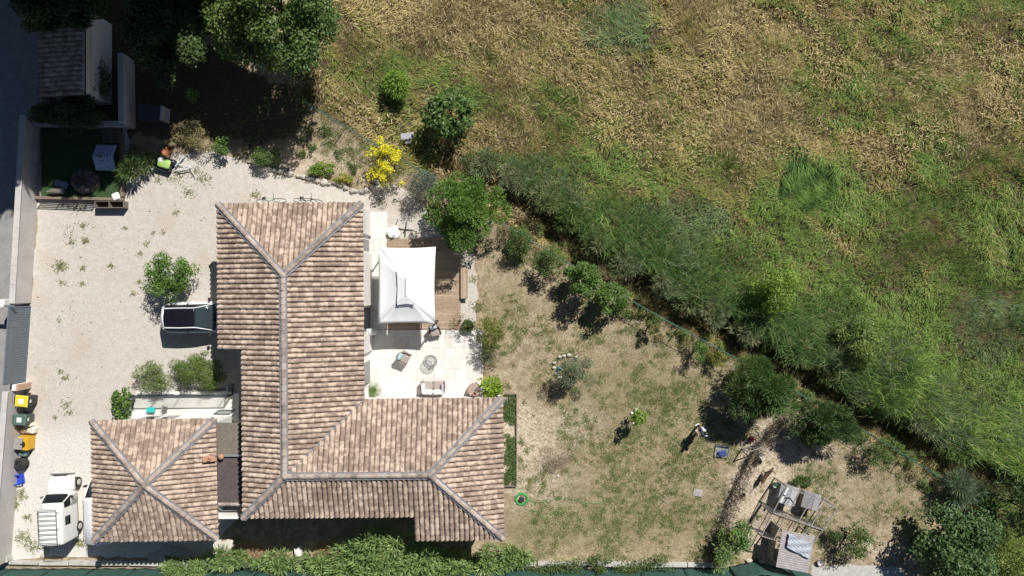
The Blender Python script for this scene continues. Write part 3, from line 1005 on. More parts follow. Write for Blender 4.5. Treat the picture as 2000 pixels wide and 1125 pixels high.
def meadow():
    N = 560000
    u = rng.uniform(560, 2120, N); v = rng.uniform(-90, 1230, N)
    fd = dist_line(FENCE, u, v)
    fd = np.where(u + .6 * (v - 980) > 1915, 30, fd)
    dd = dist_line(DITCH, u, v)
    keep = (fd > -14 + 16 * vnoise(u, v, 30, 59)) & ~((np.abs(dd - 6) < 24) & (u > 900) & (rng.random(N) < .8))
    keep &= ~((v > 985) & (u < 1880))
    # few in the tree shade at the back
    keep &= ~((u < 640) & (rng.random(N) < .6))
    u, v, fd, dd = u[keep], v[keep], fd[keep], dd[keep]
    n = len(u)
    dens = fbm(u, v, 20, 51, 3)
    k2 = rng.random(n) < np.clip(.30 + 2.2 * (dens - .3), .12, 1)
    u, v, fd, dd = u[k2], v[k2], fd[k2], dd[k2]
    n = len(u)
    rot = (u * .87 + v * .5, (v * .87 - u * .5) * 1.9)          # streaks run along the ditch
    g = .44 + .62 * blob(u, v, MG) - .62 * blob(u, v, MD) + 1.5 * (fbm(*rot, 80, 61, 4) - .5) + 1.3 * (fbm(*rot, 26, 63, 3) - .5) + .55 * (rng.random(n) - .5)
    g = g + .30 * np.clip((v - 150 - .15 * (u - 1000)) / 450, -.4, 1) + .12 * np.clip((u - 1500) / 400, 0, 1)
    g = np.clip(g, 0, 1)
    strip = (dd < -14) & (u > 850) & (u < 1900)
    g = np.where(strip, np.clip(.20 + 1.6 * (fbm(u, v, 55, 71) - .5) + .3 * (rng.random(n) - .5), 0, 1), g)
    dry = mixcol((.43, .345, .165), (.27, .21, .09), rng.random(n))
    dry = np.where((rng.random(n) < .2)[:, None], mixcol((.56, .46, .29), (.44, .35, .21), rng.random(n)), dry)
    olive = mixcol((.34, .325, .115), (.18, .195, .06), rng.random(n))
    gre = mixcol((.10, .175, .045), (.22, .29, .08), rng.random(n))
    blue = mixcol((.20, .26, .14), (.11, .175, .075), rng.random(n))
    x_ = g + .42 * (rng.random(n) - .5)
    col = np.where((x_ < .34)[:, None], dry, np.where((x_ < .78 - .14 * np.clip((u - 1300) / 300, 0, 1))[:, None], olive, gre))
    bm_ = blob(u, v, [(1210, 60, 75, 55, 1), (1930, 640, 80, 70, .8), (1330, 430, 140, 60, .6)]) > .35
    col = np.where((bm_ & (rng.random(n) < .7))[:, None], blue, col)
    hgt = .08 + .30 * fbm(u, v, 42, 81, 3) + 1.05 * np.clip(fbm(u, v, 13, 83, 2) - .40, 0, 1) + .12 * rng.random(n)
    sw = blob(u, v, [(1580, 360, 56, 66, 1)]) + .7 * (fbm(u, v, 30, 65, 2) - .5) + .3 * (rng.random(n) - .5) > .45
    col = np.where(sw[:, None], mixcol((.055, .12, .03), (.14, .235, .055), np.clip(.5 + .5 * np.sin(u * .07 + v * .13) + .3 * (rng.random(n) - .5), 0, 1)), col)
    hgt *= np.where(fd < 8, .75, 1.0) * (1 + .5 * blob(u, v, [(1580, 360, 62, 72, 1), (1210, 60, 80, 60, 1)]))
    head = 2 * np.pi * (fbm(u, v, 150, 91, 2) * 1.5 - .35) + rng.normal(0, .8, n)
    head = np.where(sw, -1.0 + .7 * np.sin((v - 360) * .03) + rng.normal(0, .3, n), head)
    bend = np.clip(.25 + 1.0 * fbm(*rot, 55, 67, 2) + rng.normal(0, .25, n), .1, 1.45)
    wid = np.where(g < .38, .017, .021) * (.7 + .7 * rng.random(n))
    p = np.stack([(u - 1000) * H / F, (562.5 - v) * H / F, terrain_z(u, v)], 1)
    me = blades_mesh('meadow_grass', p, hgt, wid, head, bend, col, M_GRASS, .55)
    tag(link_mesh('meadow_grass', me), 'tall dry and green grass over the whole field', 'grass', kind='stuff')
meadow()

def seed_heads():
    """pale dry stalk bundles lying over the meadow"""
    N = 60000
    u = rng.uniform(620, 2050, N); v = rng.uniform(-40, 760, N)
    fd = dist_line(FENCE, u, v)
    w = .26 + blob(u, v, MD) - .9 * blob(u, v, MG) + 1.3 * (fbm(u, v, 60, 161) - .5) - .3 * np.clip((v - 300) / 300, 0, 1)
    k = (fd > 10) & (rng.random(N) < w)
    u, v = u[k], v[k]; n = len(u)
    col = mixcol((.47, .385, .23), (.34, .26, .14), rng.random(n))
    head = 2 * np.pi * (fbm(u, v, 150, 91, 2) * 1.5 - .35) + rng.normal(0, .9, n)
    p = np.stack([(u - 1000) * H / F, (562.5 - v) * H / F, terrain_z(u, v) + rng.uniform(.12, .42, n)], 1)
    me = blades_mesh('dry_stalks', p, rng.uniform(.10, .34, n), rng.uniform(.015, .045, n), head, rng.uniform(.8, 1.45, n), col, M_GRASS, .2)
    tag(link_mesh('dry_stalks', me), 'pale straw stalks lying over the field grass', 'straw', kind='stuff')
seed_heads()

def reeds():
    """tall reeds on the far bank of the ditch"""
    N = 300000
    u = rng.uniform(900, 2140, N); v = rng.uniform(300, 1200, N)
    dd = dist_line(DITCH, u, v)
    width = 55 + 75 * np.clip((u - 950) / 500, 0, 1) + 70 * (fbm(u, v, 110, 31, 2) - .5) + 60 * np.clip((u - 1600) / 300, 0, 1)
    f = (dd - 26 + 95 * (fbm(u, v, 55, 57, 3) - .5)) / width
    k = (f > 0) & (f < 1) & (rng.random(N) < np.clip(1.15 - f * .9, 0, 1)) & (rng.random(N) < np.clip(.3 + 2.2 * (fbm(u, v, 34, 41, 2) - .25), .05, 1))
    k &= ~((v > 985) & (u < 1930))
    k &= (rng.random(N) < .999)
    u, v, f = u[k], v[k], f[k]; n = len(u)
    hh = (1.0 + .75 * np.clip((u - 930) / 420, 0, 1)) * (1.1 - .6 * f) * (.7 + .6 * fbm(u, v, 60, 45, 2)) * (.65 + .5 * rng.random(n))
    t = rng.random(n)
    dark = mixcol((.065, .13, .04), (.13, .21, .06), t)
    light = mixcol((.18, .30, .075), (.28, .385, .10), t)
    lw = np.clip((u - 1560) / 380, 0, 1) * .70 + .9 * (fbm(u, v, 90, 47, 2) - .5) + .3 * (t - .5)
    col = np.where((lw > .35)[:, None], light, dark)
    gy = (fbm(u, v, 70, 49, 2) > .56) & (rng.random(n) < .5)
    col = np.where(gy[:, None], mixcol((.16, .20, .115), (.11, .155, .085), t), col)
    ds = (rng.random(n) < .07)
    col = np.where(ds[:, None], mixcol((.40, .33, .2), (.27, .21, .12), t), col)
    head = rng.normal(.75, 1.2, n) + 3.4 * (fbm(u, v, 90, 53, 2) - .5)
    bend = np.clip(rng.normal(.45, .28, n), .05, 1.1)
    # several leaves leave each cane at different heights
    z0 = hh * rng.uniform(0, .75, n)
    p = np.stack([(u - 1000) * H / F, (562.5 - v) * H / F, terrain_z(u, v) + z0], 1)
    me = blades_mesh('reed_bank', p, np.maximum(hh * .85 - z0 * .45, .25), rng.uniform(.014, .030, n), head, bend, col, M_GRASS, .8)
    tag(link_mesh('reed_bank', me), 'tall green reeds massed along the far bank of the ditch', 'reeds', kind='stuff')
reeds()

def lawn():
    """tufts of grass in the dry lawn: green clumps and a thin scatter of dry blades"""
    BED = [(420, 300), (410, 200), (560, 180), (604, 207), (730, 283), (850, 352), (800, 368), (752, 350), (705, 372), (640, 358), (560, 343), (490, 316)]
    def ok(u, v):
        fd = dist_line(FENCE, u, v)
        a = (fd < -3) & (u > 945) & ~((u < 1012) & (v > 768) & (v < 1060)) & ~((v > 1085) & (u > 1560)) & (v > 430) & (v < 1100)
        return a | ((fd < -3) & inside(BED, u, v))
    C = 30000
    cu = rng.uniform(430, 1900, C); cv = rng.uniform(190, 1105, C)
    g = .24 + .9 * blob(cu, cv, LAWN_GREEN) - .5 * blob(cu, cv, LAWN_BARE) + 2.2 * (fbm(cu, cv, 46, 21, 3) - .5)
    k = ok(cu, cv) & (rng.random(C) < np.clip(g, 0.03, .95))
    cu, cv = cu[k], cv[k]
    nb = rng.integers(10, 46, len(cu))
    ci = np.repeat(np.arange(len(cu)), nb)
    rad = rng.uniform(2.0, 6.5, len(cu))[ci]
    u = cu[ci] + rng.normal(0, 1, len(ci)) * rad; v = cv[ci] + rng.normal(0, 1, len(ci)) * rad * .8
    tone = rng.random(len(cu))[ci]
    n1 = len(u)
    D = 90000
    du = rng.uniform(430, 1900, D); dv = rng.uniform(190, 1105, D)
    k = ok(du, dv) & (rng.random(D) < np.clip(.35 + 1.5 * (fbm(du, dv, 30, 29, 3) - .5) - .4 * blob(du, dv, LAWN_BARE), 0, 1))
    du, dv = du[k], dv[k]
    u = np.concatenate([u, du]); v = np.concatenate([v, dv]); n = len(u)
    t = rng.random(n)
    gcol = mixcol((.10, .145, .05), (.20, .215, .085), np.clip(np.concatenate([tone, np.zeros(len(du))]) + .3 * (t - .5), 0, 1))
    dcol = mixcol((.23, .205, .10), (.36, .31, .18), t)
    col = np.where((np.arange(n) < n1)[:, None], gcol, dcol)
    kk = ok(u, v); u, v, col = u[kk], v[kk], col[kk]; n = len(u)
    p = np.stack([(u - 1000) * H / F, (562.5 - v) * H / F, np.zeros(n)], 1)
    me = blades_mesh('lawn_grass', p, rng.uniform(.05, .15, n), rng.uniform(.010, .026, n), rng.uniform(0, 6.28, n), rng.uniform(.3, 1.2, n), col, M_GRASS, .4)
    tag(link_mesh('lawn_grass', me), 'short tufts of half-dry grass over the garden lawn', 'grass', kind='stuff')
lawn()

def weeds():
    """weeds coming up through the gravel"""
    spots = [(118, 520, 14, 60), (168, 470, 7, 30), (140, 472, 8, 16), (165, 440, 6, 14), (163, 523, 5, 14), (218, 520, 5, 12), (262, 573, 6, 12), (272, 550, 5, 10), (123, 552, 8, 10), (162, 555, 5, 10), (128, 737, 6, 14), (120, 725, 4, 10),
             (130, 790, 10, 16), (108, 815, 4, 8), (138, 805, 5, 10), (345, 345, 18, 40), (400, 350, 14, 30), (380, 335, 12, 30), (370, 375, 12, 22), (310, 350, 8, 14), (500, 380, 10, 25), (40, 965, 14, 60), (45, 1050, 16, 60), (65, 1065, 14, 50),
             (30, 985, 9, 30), (55, 1010, 10, 20), (155, 1060, 10, 25), (170, 1062, 8, 20), (90, 1070, 14, 25), (300, 455, 5, 8), (320, 455, 5, 8), (345, 415, 4, 8), (275, 495, 5, 8), (135, 450, 20, 10), (115, 625, 5, 6), (245, 445, 4, 6), (150, 405, 14, 16), (640, 345, 10, 16), (290, 475, 5, 8),
             (910, 640, 12, 40), (935, 600, 12, 50), (925, 545, 8, 20), (945, 480, 10, 20), (880, 480, 9, 14), (745, 395, 8, 14)]
    U_, V2 = [], []
    for (a, b_, r, n) in spots:
        U_.append(rng.normal(a, r * .55, n * 3)); V2.append(rng.normal(b_, r * .45, n * 3))
    m_ = 450
    uu = rng.uniform(60, 420, m_); vv = rng.uniform(395, 1080, m_)
    kk = fbm(uu, vv, 60, 27) > .56
    U_.append(uu[kk]); V2.append(vv[kk])
    u = np.concatenate(U_); v = np.concatenate(V2)
    n = len(u); t = rng.random(n)
    col = np.where((rng.random(n) < .65)[:, None], mixcol((.10, .14, .05), (.16, .19, .075), t), mixcol((.33, .28, .15), (.22, .19, .1), t))
    p = np.stack([(u - 1000) * H / F, (562.5 - v) * H / F, np.full(n, .01)], 1)
    me = blades_mesh('weeds', p, rng.uniform(.06, .22, n), rng.uniform(.012, .035, n), rng.uniform(0, 6.28, n), rng.uniform(.5, 1.3, n), col, M_GRASS, .4)
    tag(link_mesh('weeds', me), 'scattered weeds growing through the gravel', 'weeds', kind='stuff')
weeds()

# ------------------------------------------------------------ trees and shrubs
def crown_mesh(name, rad, z0, nleaf, L, W, cols, seed, clumps=26, flow=.0, lump=.36, wob=.25, up_bias=.35, shell=.55, thin=0.0):
    """leaf cloud in local coordinates: centre at height z0, radii rad; leaves sit on many small clumps"""
    r = np.random.default_rng(seed)
    c = r.normal(size=(clumps * 3, 3)); c /= np.linalg.norm(c, axis=1, keepdims=True)
    c = c[c[:, 2] > -.55][:clumps]
    k = len(c)
    c *= (shell + (1 - shell) * r.random(k) ** .5)[:, None] * .84
    c *= (1 + wob * r.normal(size=k))[:, None].clip(.55, 1.45)
    cr = lump * (.65 + .7 * r.random(k))
    wts = cr ** 2; wts /= wts.sum()
    ci = r.choice(k, nleaf, p=wts)
    d = r.normal(size=(nleaf, 3)); d /= np.linalg.norm(d, axis=1, keepdims=True)
    d[:, 2] = np.where(d[:, 2] < -.2, -d[:, 2] * .6, d[:, 2])
    rr = (.55 + .5 * r.random(nleaf))
    pos = (c[ci] + d * (cr[ci] * rr)[:, None]) * np.asarray(rad)[None, :]
    pos[:, 2] = np.maximum(pos[:, 2] + z0, .04)
    out = d + .35 * pos / (np.linalg.norm(pos, axis=1, keepdims=True) + 1e-6)
    nrm = out * .6 + np.array([0, 0, up_bias + .35]) + .45 * r.normal(size=(nleaf, 3))
    al = r.normal(size=(nleaf, 3)) * (1 - flow) + out * (flow * 2.2) + np.array([0, 0, -.25 * (flow < .3)])
    t = r.random(nleaf); q = r.random(k)[ci]
    c0, c1, c2 = [np.asarray(x) for x in cols]
    col = c0[None] * (1 - t)[:, None] + c1[None] * t[:, None]
    mixw = np.clip((q - .55) * 2 + .5 * (r.random(nleaf) - .5), 0, 1)
    col = col * (1 - mixw)[:, None] + c2[None] * mixw[:, None]
    return leaves_mesh(name, pos, nrm, al, L * (.7 + .6 * r.random(nleaf)), W * (.7 + .6 * r.random(nleaf)), col, M_LEAF), c * np.asarray(rad)[None, :] + np.array([0, 0, z0])

def undergrowth():
    """low weeds and brambles that fill the foot of the wire fence"""
    pos, nr, al, LL, WW, CC = [], [], [], [], [], []
    r = np.random.default_rng(5)
    W = [P(*p) for p in FENCE]
    for a, b_ in zip(W[4:-1], W[5:]):
        L = (b_ - a).length
        for k in range(int(L * 5.5)):
            if r.random() < .25: continue
            c = a.lerp(b_, r.random())
            off = r.normal(-.1, .38)
            c = np.array([c.x + off * .48, c.y + off * .87, 0])
            rad = r.uniform(.14, .42); n = int(1100 * rad ** 1.6)
            d = r.normal(size=(n, 3)); d /= np.linalg.norm(d, axis=1, keepdims=True); d[:, 2] = abs(d[:, 2])
            pos.append(c + d * rad * (.5 + .5 * r.random((n, 1))) * np.array([1, 1, 1.5])); nr.append(d + np.array([0, 0, .6])); al.append(r.normal(size=(n, 3)))
            LL.append(r.uniform(.07, .17, n)); WW.append(r.uniform(.025, .06, n))
            t = r.random(n); q = r.random()
            base = mixcol((.07, .125, .03), (.14, .20, .055), t) if q < .7 else mixcol((.16, .16, .06), (.27, .24, .11), t)
            CC.append(base)
    me = leaves_mesh('fence_undergrowth', np.concatenate(pos), np.concatenate(nr), np.concatenate(al), np.concatenate(LL), np.concatenate(WW), np.concatenate(CC), M_LEAF)
    tag(link_mesh('fence_undergrowth', me), 'low weeds and brambles along the foot of the wire fence', 'undergrowth', kind='stuff')
undergrowth()

G_MID = ((.045, .085, .02), (.075, .125, .03), (.10, .16, .04))
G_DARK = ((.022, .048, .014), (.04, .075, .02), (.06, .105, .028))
G_LIME = ((.09, .17, .02), (.13, .225, .03), (.18, .27, .045))
G_FRESH = ((.06, .12, .025), (.09, .165, .035), (.13, .21, .05))
G_OLIVE = ((.075, .105, .055), (.105, .135, .075), (.14, .17, .10))
G_BLUE = ((.075, .11, .085), (.10, .14, .11), (.13, .17, .13))
G_DRYB = ((.10, .115, .035), (.15, .15, .05), (.20, .185, .07))
def plant(name, label, cat, u, v, r, h, cols, seed, n=None, L=.11, W=.055, zc=None, ry=None, rzf=.5, trunk=.05, clumps=26, flow=0.0, lump=.36, group=None, wob=.25, limbs=5, shell=.55, up_bias=.35, foot=None):
    """u, v: photo pixel of the crown centre; r: crown radius (m); h: full height (m)"""
    zr = h * rzf
    z0 = h - zr * .86 if zc is None else zc
    q = P(u, v, z0)
    base = (q.x, q.y, 0)
    t = thing(name, label, cat, base, 0, group)
    n = n or int(900 * max(r, .5) ** 2 * (.11 * .055) / (L * W) * 2.3)
    me, cc = crown_mesh('crown', (r, ry or r, zr), z0, n, L, W, cols, seed, clumps, flow, lump, wob, up_bias, shell)
    link_mesh('crown', me, t)
    if trunk:
        rr = random.Random(seed)
        fx, fy = (0, 0)
        if foot is not None:
            fq = P(foot[0], foot[1], 0); fx, fy = fq.x - q.x, fq.y - q.y
        mb = MB()
        zt = max(z0 - zr * .35, .15)
        mb.tube([(fx, fy, -.05), (fx * .6 + rr.uniform(-.05, .05), fy * .6 + rr.uniform(-.05, .05), zt * .5), (fx * .15, fy * .15, zt)], [trunk * 1.3, trunk, trunk * .8], 7)
        for i in range(min(limbs, len(cc))):
            c = cc[rr.randrange(len(cc))]
            m_ = (c[0] * .4 + fx * .1, c[1] * .4 + fy * .1, zt + (c[2] - zt) * .55)
            mb.tube([(fx * .15, fy * .15, zt - .05), m_, tuple(c)], [trunk * .55, trunk * .35, trunk * .12], 5)
        mb.build('trunk', M_BARK, t, smooth=True)
    return t
# ------------------------------------------------------------ big trees at the back (mostly beyond the frame, they shade the corner)
def offtree(u, v, h, r, seed, label):
    """u, v: photo pixel of the trunk foot"""
    q = P(u, v, 0)
    t = thing('shade_tree', label, 'tree', q, 0, 'tall trees shading the back corner')
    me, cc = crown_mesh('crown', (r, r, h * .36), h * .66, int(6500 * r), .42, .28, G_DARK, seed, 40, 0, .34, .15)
    link_mesh('crown', me, t)
    mb = MB(); rr = random.Random(seed)
    mb.tube([(0, 0, -.1), (.1, .05, h * .25), (0, 0, h * .5), (.1, 0, h * .8)], [.3, .24, .18, .06], 8)
    for i in range(8):
        c = cc[rr.randrange(len(cc))]
        mb.tube([(0, 0, h * rr.uniform(.3, .55)), tuple(c * .6 + np.array([0, 0, h * .25])), tuple(c)], [.12, .07, .03], 5)
    mb.build('trunk', M_BARK, t, smooth=True)
for i, (u, v, h, r) in enumerate([(262, -70, 14, 4.7), (405, -120, 13.5, 4.4), (140, -60, 14, 4.4), (520, -225, 14, 4.0), (300, -250, 15, 4.6), (150, -230, 15, 4.6), (20, -80, 14, 4.2), (20, -250, 14, 4.5)]):
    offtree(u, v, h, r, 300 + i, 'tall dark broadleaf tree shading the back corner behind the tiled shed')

# ------------------------------------------------------------ trees and shrubs in view
plant('broadleaf_tree', 'large green broadleaf tree at the end of the wire fence, shading the back bed', 'tree', 540, 10, 3.1, 6.6, ((.055, .105, .025), (.09, .15, .038), (.125, .195, .05)), 21, n=30000, L=.17, W=.11, zc=4.5, rzf=.33, trunk=.14, clumps=46, lump=.30, limbs=10)
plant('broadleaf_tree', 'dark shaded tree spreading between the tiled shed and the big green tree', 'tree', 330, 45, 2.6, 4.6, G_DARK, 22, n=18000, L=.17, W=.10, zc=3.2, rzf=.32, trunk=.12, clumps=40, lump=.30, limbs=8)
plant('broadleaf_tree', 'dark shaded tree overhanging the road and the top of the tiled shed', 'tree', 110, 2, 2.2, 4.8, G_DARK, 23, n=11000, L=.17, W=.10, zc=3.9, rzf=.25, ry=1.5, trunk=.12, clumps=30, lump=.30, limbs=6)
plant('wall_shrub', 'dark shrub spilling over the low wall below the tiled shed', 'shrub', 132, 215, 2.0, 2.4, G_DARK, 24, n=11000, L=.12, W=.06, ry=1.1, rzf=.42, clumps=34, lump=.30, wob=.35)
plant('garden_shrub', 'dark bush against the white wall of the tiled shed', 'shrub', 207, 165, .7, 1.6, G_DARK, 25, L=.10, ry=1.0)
plant('garden_shrub', 'small sunlit sprig standing alone in the deep shade', 'shrub', 378, 184, .42, 1.3, G_FRESH, 26, L=.13, W=.07, clumps=9)
plant('citrus_tree', 'round glossy citrus tree growing in the gravel beside the white car', 'tree', 334, 537, 1.28, 2.3, ((.05, .11, .018), (.085, .17, .028), (.13, .22, .045)), 27, n=5200, L=.12, W=.06, rzf=.44, trunk=.06, clumps=44, lump=.27, wob=.2, limbs=8, foot=(352, 545))
plant('garden_shrub', 'loose grey-green shrub nearest the driveway along the railing terrace', 'shrub', 302, 738, 1.1, 1.1, ((.10, .15, .05), (.145, .2, .07), (.19, .235, .095)), 28, L=.09, W=.04, ry=.85, clumps=30, lump=.28)
plant('garden_shrub', 'dense rounded green shrub between railing terrace and villa', 'shrub', 386, 724, 1.45, 1.35, ((.075, .13, .03), (.11, .175, .042), (.145, .2, .055)), 29, n=9000, L=.08, W=.04, ry=1.0, clumps=40, lump=.27)
plant('garden_shrub', 'bright lime green shrub at the corner of the railing terrace', 'shrub', 418, 746, .52, 1.0, G_LIME, 30, L=.11, W=.07, clumps=16)
plant('climbing_vine', 'broad-leaved green vine hanging outside the end of the terrace railing', 'vine', 240, 790, .55, 1.1, G_FRESH, 31, L=.15, W=.12, ry=.85, clumps=22, n=900)
plant('strap_leaf_plant', 'dark clump of strap leaves between the grass terrace and the tipped pot', 'plant', 266, 326, .75, .8, ((.045, .085, .025), (.08, .13, .04), (.12, .17, .06)), 32, L=.42, W=.05, flow=.8, n=900, trunk=0, clumps=14)
plant('garden_shrub', 'pale yellow-green dry shrub behind the tipped clay pot', 'shrub', 374, 264, 1.05, 1.0, ((.19, .18, .08), (.25, .23, .11), (.16, .175, .06)), 33, L=.11, W=.03, ry=.85, clumps=26, lump=.3, n=2600, trunk=.03)
plant('garden_shrub', 'fresh green shrub at the edge of the gravel beside the pile of white pipes', 'shrub', 432, 287, .62, .95, G_FRESH, 34, L=.10, W=.06, clumps=16)
plant('bed_plant', 'leafy green plant in deep shade where the stone border begins', 'plant', 525, 306, .95, .8, ((.06, .11, .03), (.09, .15, .04), (.12, .185, .05)), 35, L=.09, W=.05, ry=.5, clumps=20)
plant('bed_plant', 'bright green spreading plant along the stone border', 'plant', 630, 331, .75, .6, G_LIME, 36, L=.10, W=.05, ry=.38, clumps=20, n=1600)
plant('bed_plant', 'yellowing green creeper trailing along the stone border', 'plant', 672, 349, .5, .45, ((.14, .20, .03), (.2, .24, .04), (.30, .28, .04)), 37, L=.09, W=.045, ry=.25, clumps=14, n=700)
for i, (u, v, r) in enumerate([(592, 302, .3), (632, 256, .33), (690, 330, .26), (612, 286, .2), (660, 300, .18)]):
    plant('wild_tuft', ['weed clump in the dry bed closest to the shade of the big tree', 'largest dark weed clump high in the dry bed by the wire fence', 'weed clump in the dry bed nearest the yellow bush', 'smallest weed clump beside the shaded one in the dry bed', 'tiny lone weed clump in the middle of the dry bed'][i], 'plant', u, v, r * 1.25, .22, G_MID, 40 + i, n=int(900 * r), L=.11, W=.035, clumps=9, wob=.5, trunk=0, group='weed clumps in the dry bed')
yb = plant('flowering_broom', 'bush covered in bright yellow flowers by the wire fence', 'shrub', 764, 320, 1.2, 1.7, ((.09, .12, .03), (.13, .155, .04), (.20, .19, .05)), 46, n=2600, L=.09, W=.035, clumps=30, lump=.28)
me, _ = crown_mesh('flowers', (1.36, 1.3, .85), 1.05, 2100, .08, .065, ((.62, .52, .02), (.72, .62, .03), (.58, .55, .04)), 47, 26, 0, .19, .22, .6, .9)
link_mesh('flowers', me, yb)
plant('grey_shrub', 'blue-grey fine-leaved shrub between the yellow bush and the large green shrub', 'shrub', 822, 362, .95, 1.7, G_BLUE, 48, L=.10, W=.03, flow=.4, clumps=26, n=3600)
plant('large_shrub', 'large dense green shrub shading the corner of the wooden deck', 'shrub', 908, 414, 1.85, 3.2, ((.065, .135, .025), (.10, .195, .036), (.15, .25, .05)), 49, n=20000, L=.14, W=.055, rzf=.45, flow=.45, trunk=.08, clumps=52, lump=.28)
plant('fence_shrub', 'thin brownish shrub next to the large green shrub on the fence', 'shrub', 985, 455, .5, 1.2, ((.13, .12, .06), (.17, .15, .08), (.12, .13, .05)), 50, L=.09, W=.03, clumps=12, n=500)
plant('fence_shrub', 'small green fence shrub closest to the wooden deck', 'shrub', 1018, 473, .85, 1.7, G_MID, 51, L=.10, W=.045, clumps=18)
plant('fence_shrub', 'green fence shrub between the small one and the long leafy hedge', 'shrub', 1072, 512, .92, 1.8, G_MID, 52, L=.10, W=.045, clumps=18)
plant('hedge_shrub', 'bright leafy hedge shrub on the fence, upper half of the long pair', 'shrub', 1142, 550, 1.1, 2.3, G_FRESH, 53, L=.13, W=.07, ry=1.0, clumps=34, lump=.3, n=3800, trunk=.06)
plant('hedge_shrub', 'bright leafy hedge shrub on the fence, lower half of the long pair', 'shrub', 1192, 583, 1.05, 1.9, G_FRESH, 54, L=.13, W=.07, ry=.75, clumps=30, lump=.3, n=3000, trunk=.06)
plant('fence_shrub', 'very small sparse shrub on the fence below the long leafy hedge', 'shrub', 1274, 638, .45, 1.2, ((.07, .10, .03), (.11, .14, .04), (.15, .17, .05)), 55, L=.09, W=.04, clumps=10)
plant('fence_shrub', 'small green fence shrub with a leaning twig, near the feathery tree', 'shrub', 1362, 685, .55, 1.3, G_FRESH, 56, L=.09, W=.045, clumps=14)
plant('fence_shrub', 'yellow-green wispy shrub touching the feathery dark tree on the fence', 'shrub', 1402, 700, .5, 1.1, ((.12, .15, .03), (.17, .19, .04), (.2, .2, .05)), 57, L=.10, W=.04, clumps=12)
plant('feathery_tree', 'tall feathery dark green tree on the fence above the person', 'tree', 1486, 764, 1.6, 2.9, ((.04, .085, .022), (.065, .125, .03), (.10, .17, .045)), 58, n=13000, L=.26, W=.035, flow=.7, rzf=.42, trunk=.1, clumps=40, lump=.32)
plant('feathery_tree', 'wide dark feathery tree over the fence beside the chicken run', 'tree', 1612, 828, 1.75, 2.3, ((.032, .07, .02), (.055, .10, .03), (.085, .14, .045)), 59, n=12000, L=.22, W=.035, flow=.65, ry=1.05, rzf=.45, trunk=.1, clumps=40, lump=.32)
plant('fence_shrub', 'low mixed shrub on the fence past the chicken run', 'shrub', 1712, 885, .8, 1.4, G_MID, 60, L=.10, W=.045, clumps=20)
plant('reed_tuft', 'tuft of blue-green reed leaning over the far end of the fence', 'plant', 1880, 950, .9, 1.3, ((.11, .17, .10), (.14, .2, .12), (.1, .15, .07)), 61, L=.5, W=.03, flow=.75, ry=.7, clumps=12, n=2200, trunk=0)
plant('olive_tree', 'young grey-green olive tree leaning out of a ring of stones', 'tree', 1122, 722, .98, 2.1, ((.10, .135, .075), (.14, .175, .105), (.19, .22, .14)), 62, n=4200, L=.10, W=.03, rzf=.4, trunk=.045, clumps=24, lump=.30, wob=.35, foot=(1098, 728))
plant('young_tree', 'small lime green sapling alone in the lawn beside a dark slim shadow', 'tree', 1246, 815, .46, 1.7, G_LIME, 63, n=520, L=.13, W=.075, rzf=.42, trunk=.02, clumps=14)
plant('terrace_shrub', 'rounded olive-green shrub at the terrace corner by the deck', 'shrub', 956, 651, .82, 1.6, ((.085, .12, .02), (.13, .165, .03), (.18, .20, .05)), 64, L=.12, W=.035, flow=.4, clumps=28, n=2600)
plant('terrace_shrub', 'sparse dark shrub below the rounded shrub along the terrace edge', 'shrub', 958, 692, .62, 1.2, ((.06, .085, .04), (.09, .115, .055), (.12, .13, .07)), 65, L=.085, W=.035, clumps=20, n=1000)
plant('terrace_shrub', 'bright big-leaved plant beside the round terracotta side table', 'plant', 957, 757, .55, 1.0, ((.13, .24, .025), (.19, .31, .035), (.26, .37, .06)), 66, L=.20, W=.07, flow=.6, clumps=20, n=700)
plant('terrace_shrub', 'thin reddish shrub growing by the lower edge of the deck', 'shrub', 898, 628, .55, .9, ((.16, .13, .06), (.2, .15, .08), (.12, .14, .05)), 67, L=.07, W=.03, clumps=16, n=420)
plant('broom_shrub', 'lime shrub in the field behind the wire fence', 'shrub', 775, 167, .85, 1.3, ((.10, .18, .025), (.15, .26, .045), (.2, .31, .06)), 70, L=.16, W=.055, flow=.35, clumps=26, n=2600)
plant('fig_tree', 'dark broad-leaved fig tree in the field behind the yellow bush', 'tree', 880, 222, 1.35, 2.5, ((.05, .10, .025), (.075, .14, .035), (.11, .19, .05)), 71, L=.19, W=.14, rzf=.46, clumps=34, lump=.30, n=1900, trunk=.07)
plant('willow_shrub', 'bright yellow-green tree rising from the reeds', 'tree', 1512, 566, 1.4, 3.1, ((.10, .17, .025), (.15, .235, .035), (.2, .29, .05)), 72, L=.12, W=.06, clumps=40, lump=.28, n=5200, trunk=.06)
plant('willow_shrub', 'soft green tree in the reeds past the yellow-green one', 'tree', 1682, 668, 1.35, 2.6, ((.08, .14, .03), (.12, .19, .045), (.17, .24, .06)), 73, L=.12, W=.055, clumps=36, lump=.28, n=4600, trunk=.06)
plant('field_shrub', 'dense blue-green broadleaf tree beyond the end of the fence', 'tree', 1868, 1062, 2.3, 3.2, ((.05, .10, .03), (.08, .145, .05), (.12, .19, .075)), 74, L=.19, W=.11, clumps=54, lump=.27, n=8500, trunk=.12, rzf=.44)
plant('field_shrub', 'dark tree at the field corner beyond the end of the fence', 'tree', 1985, 985, 1.6, 3.4, G_DARK, 75, L=.16, W=.08, clumps=34, lump=.3, n=3600, trunk=.1)
plant('garden_shrub', 'dark bush beside the grey sheet roof of the shelter', 'shrub', 1668, 1062, .95, 1.7, G_MID, 76, L=.12, W=.065, clumps=26)
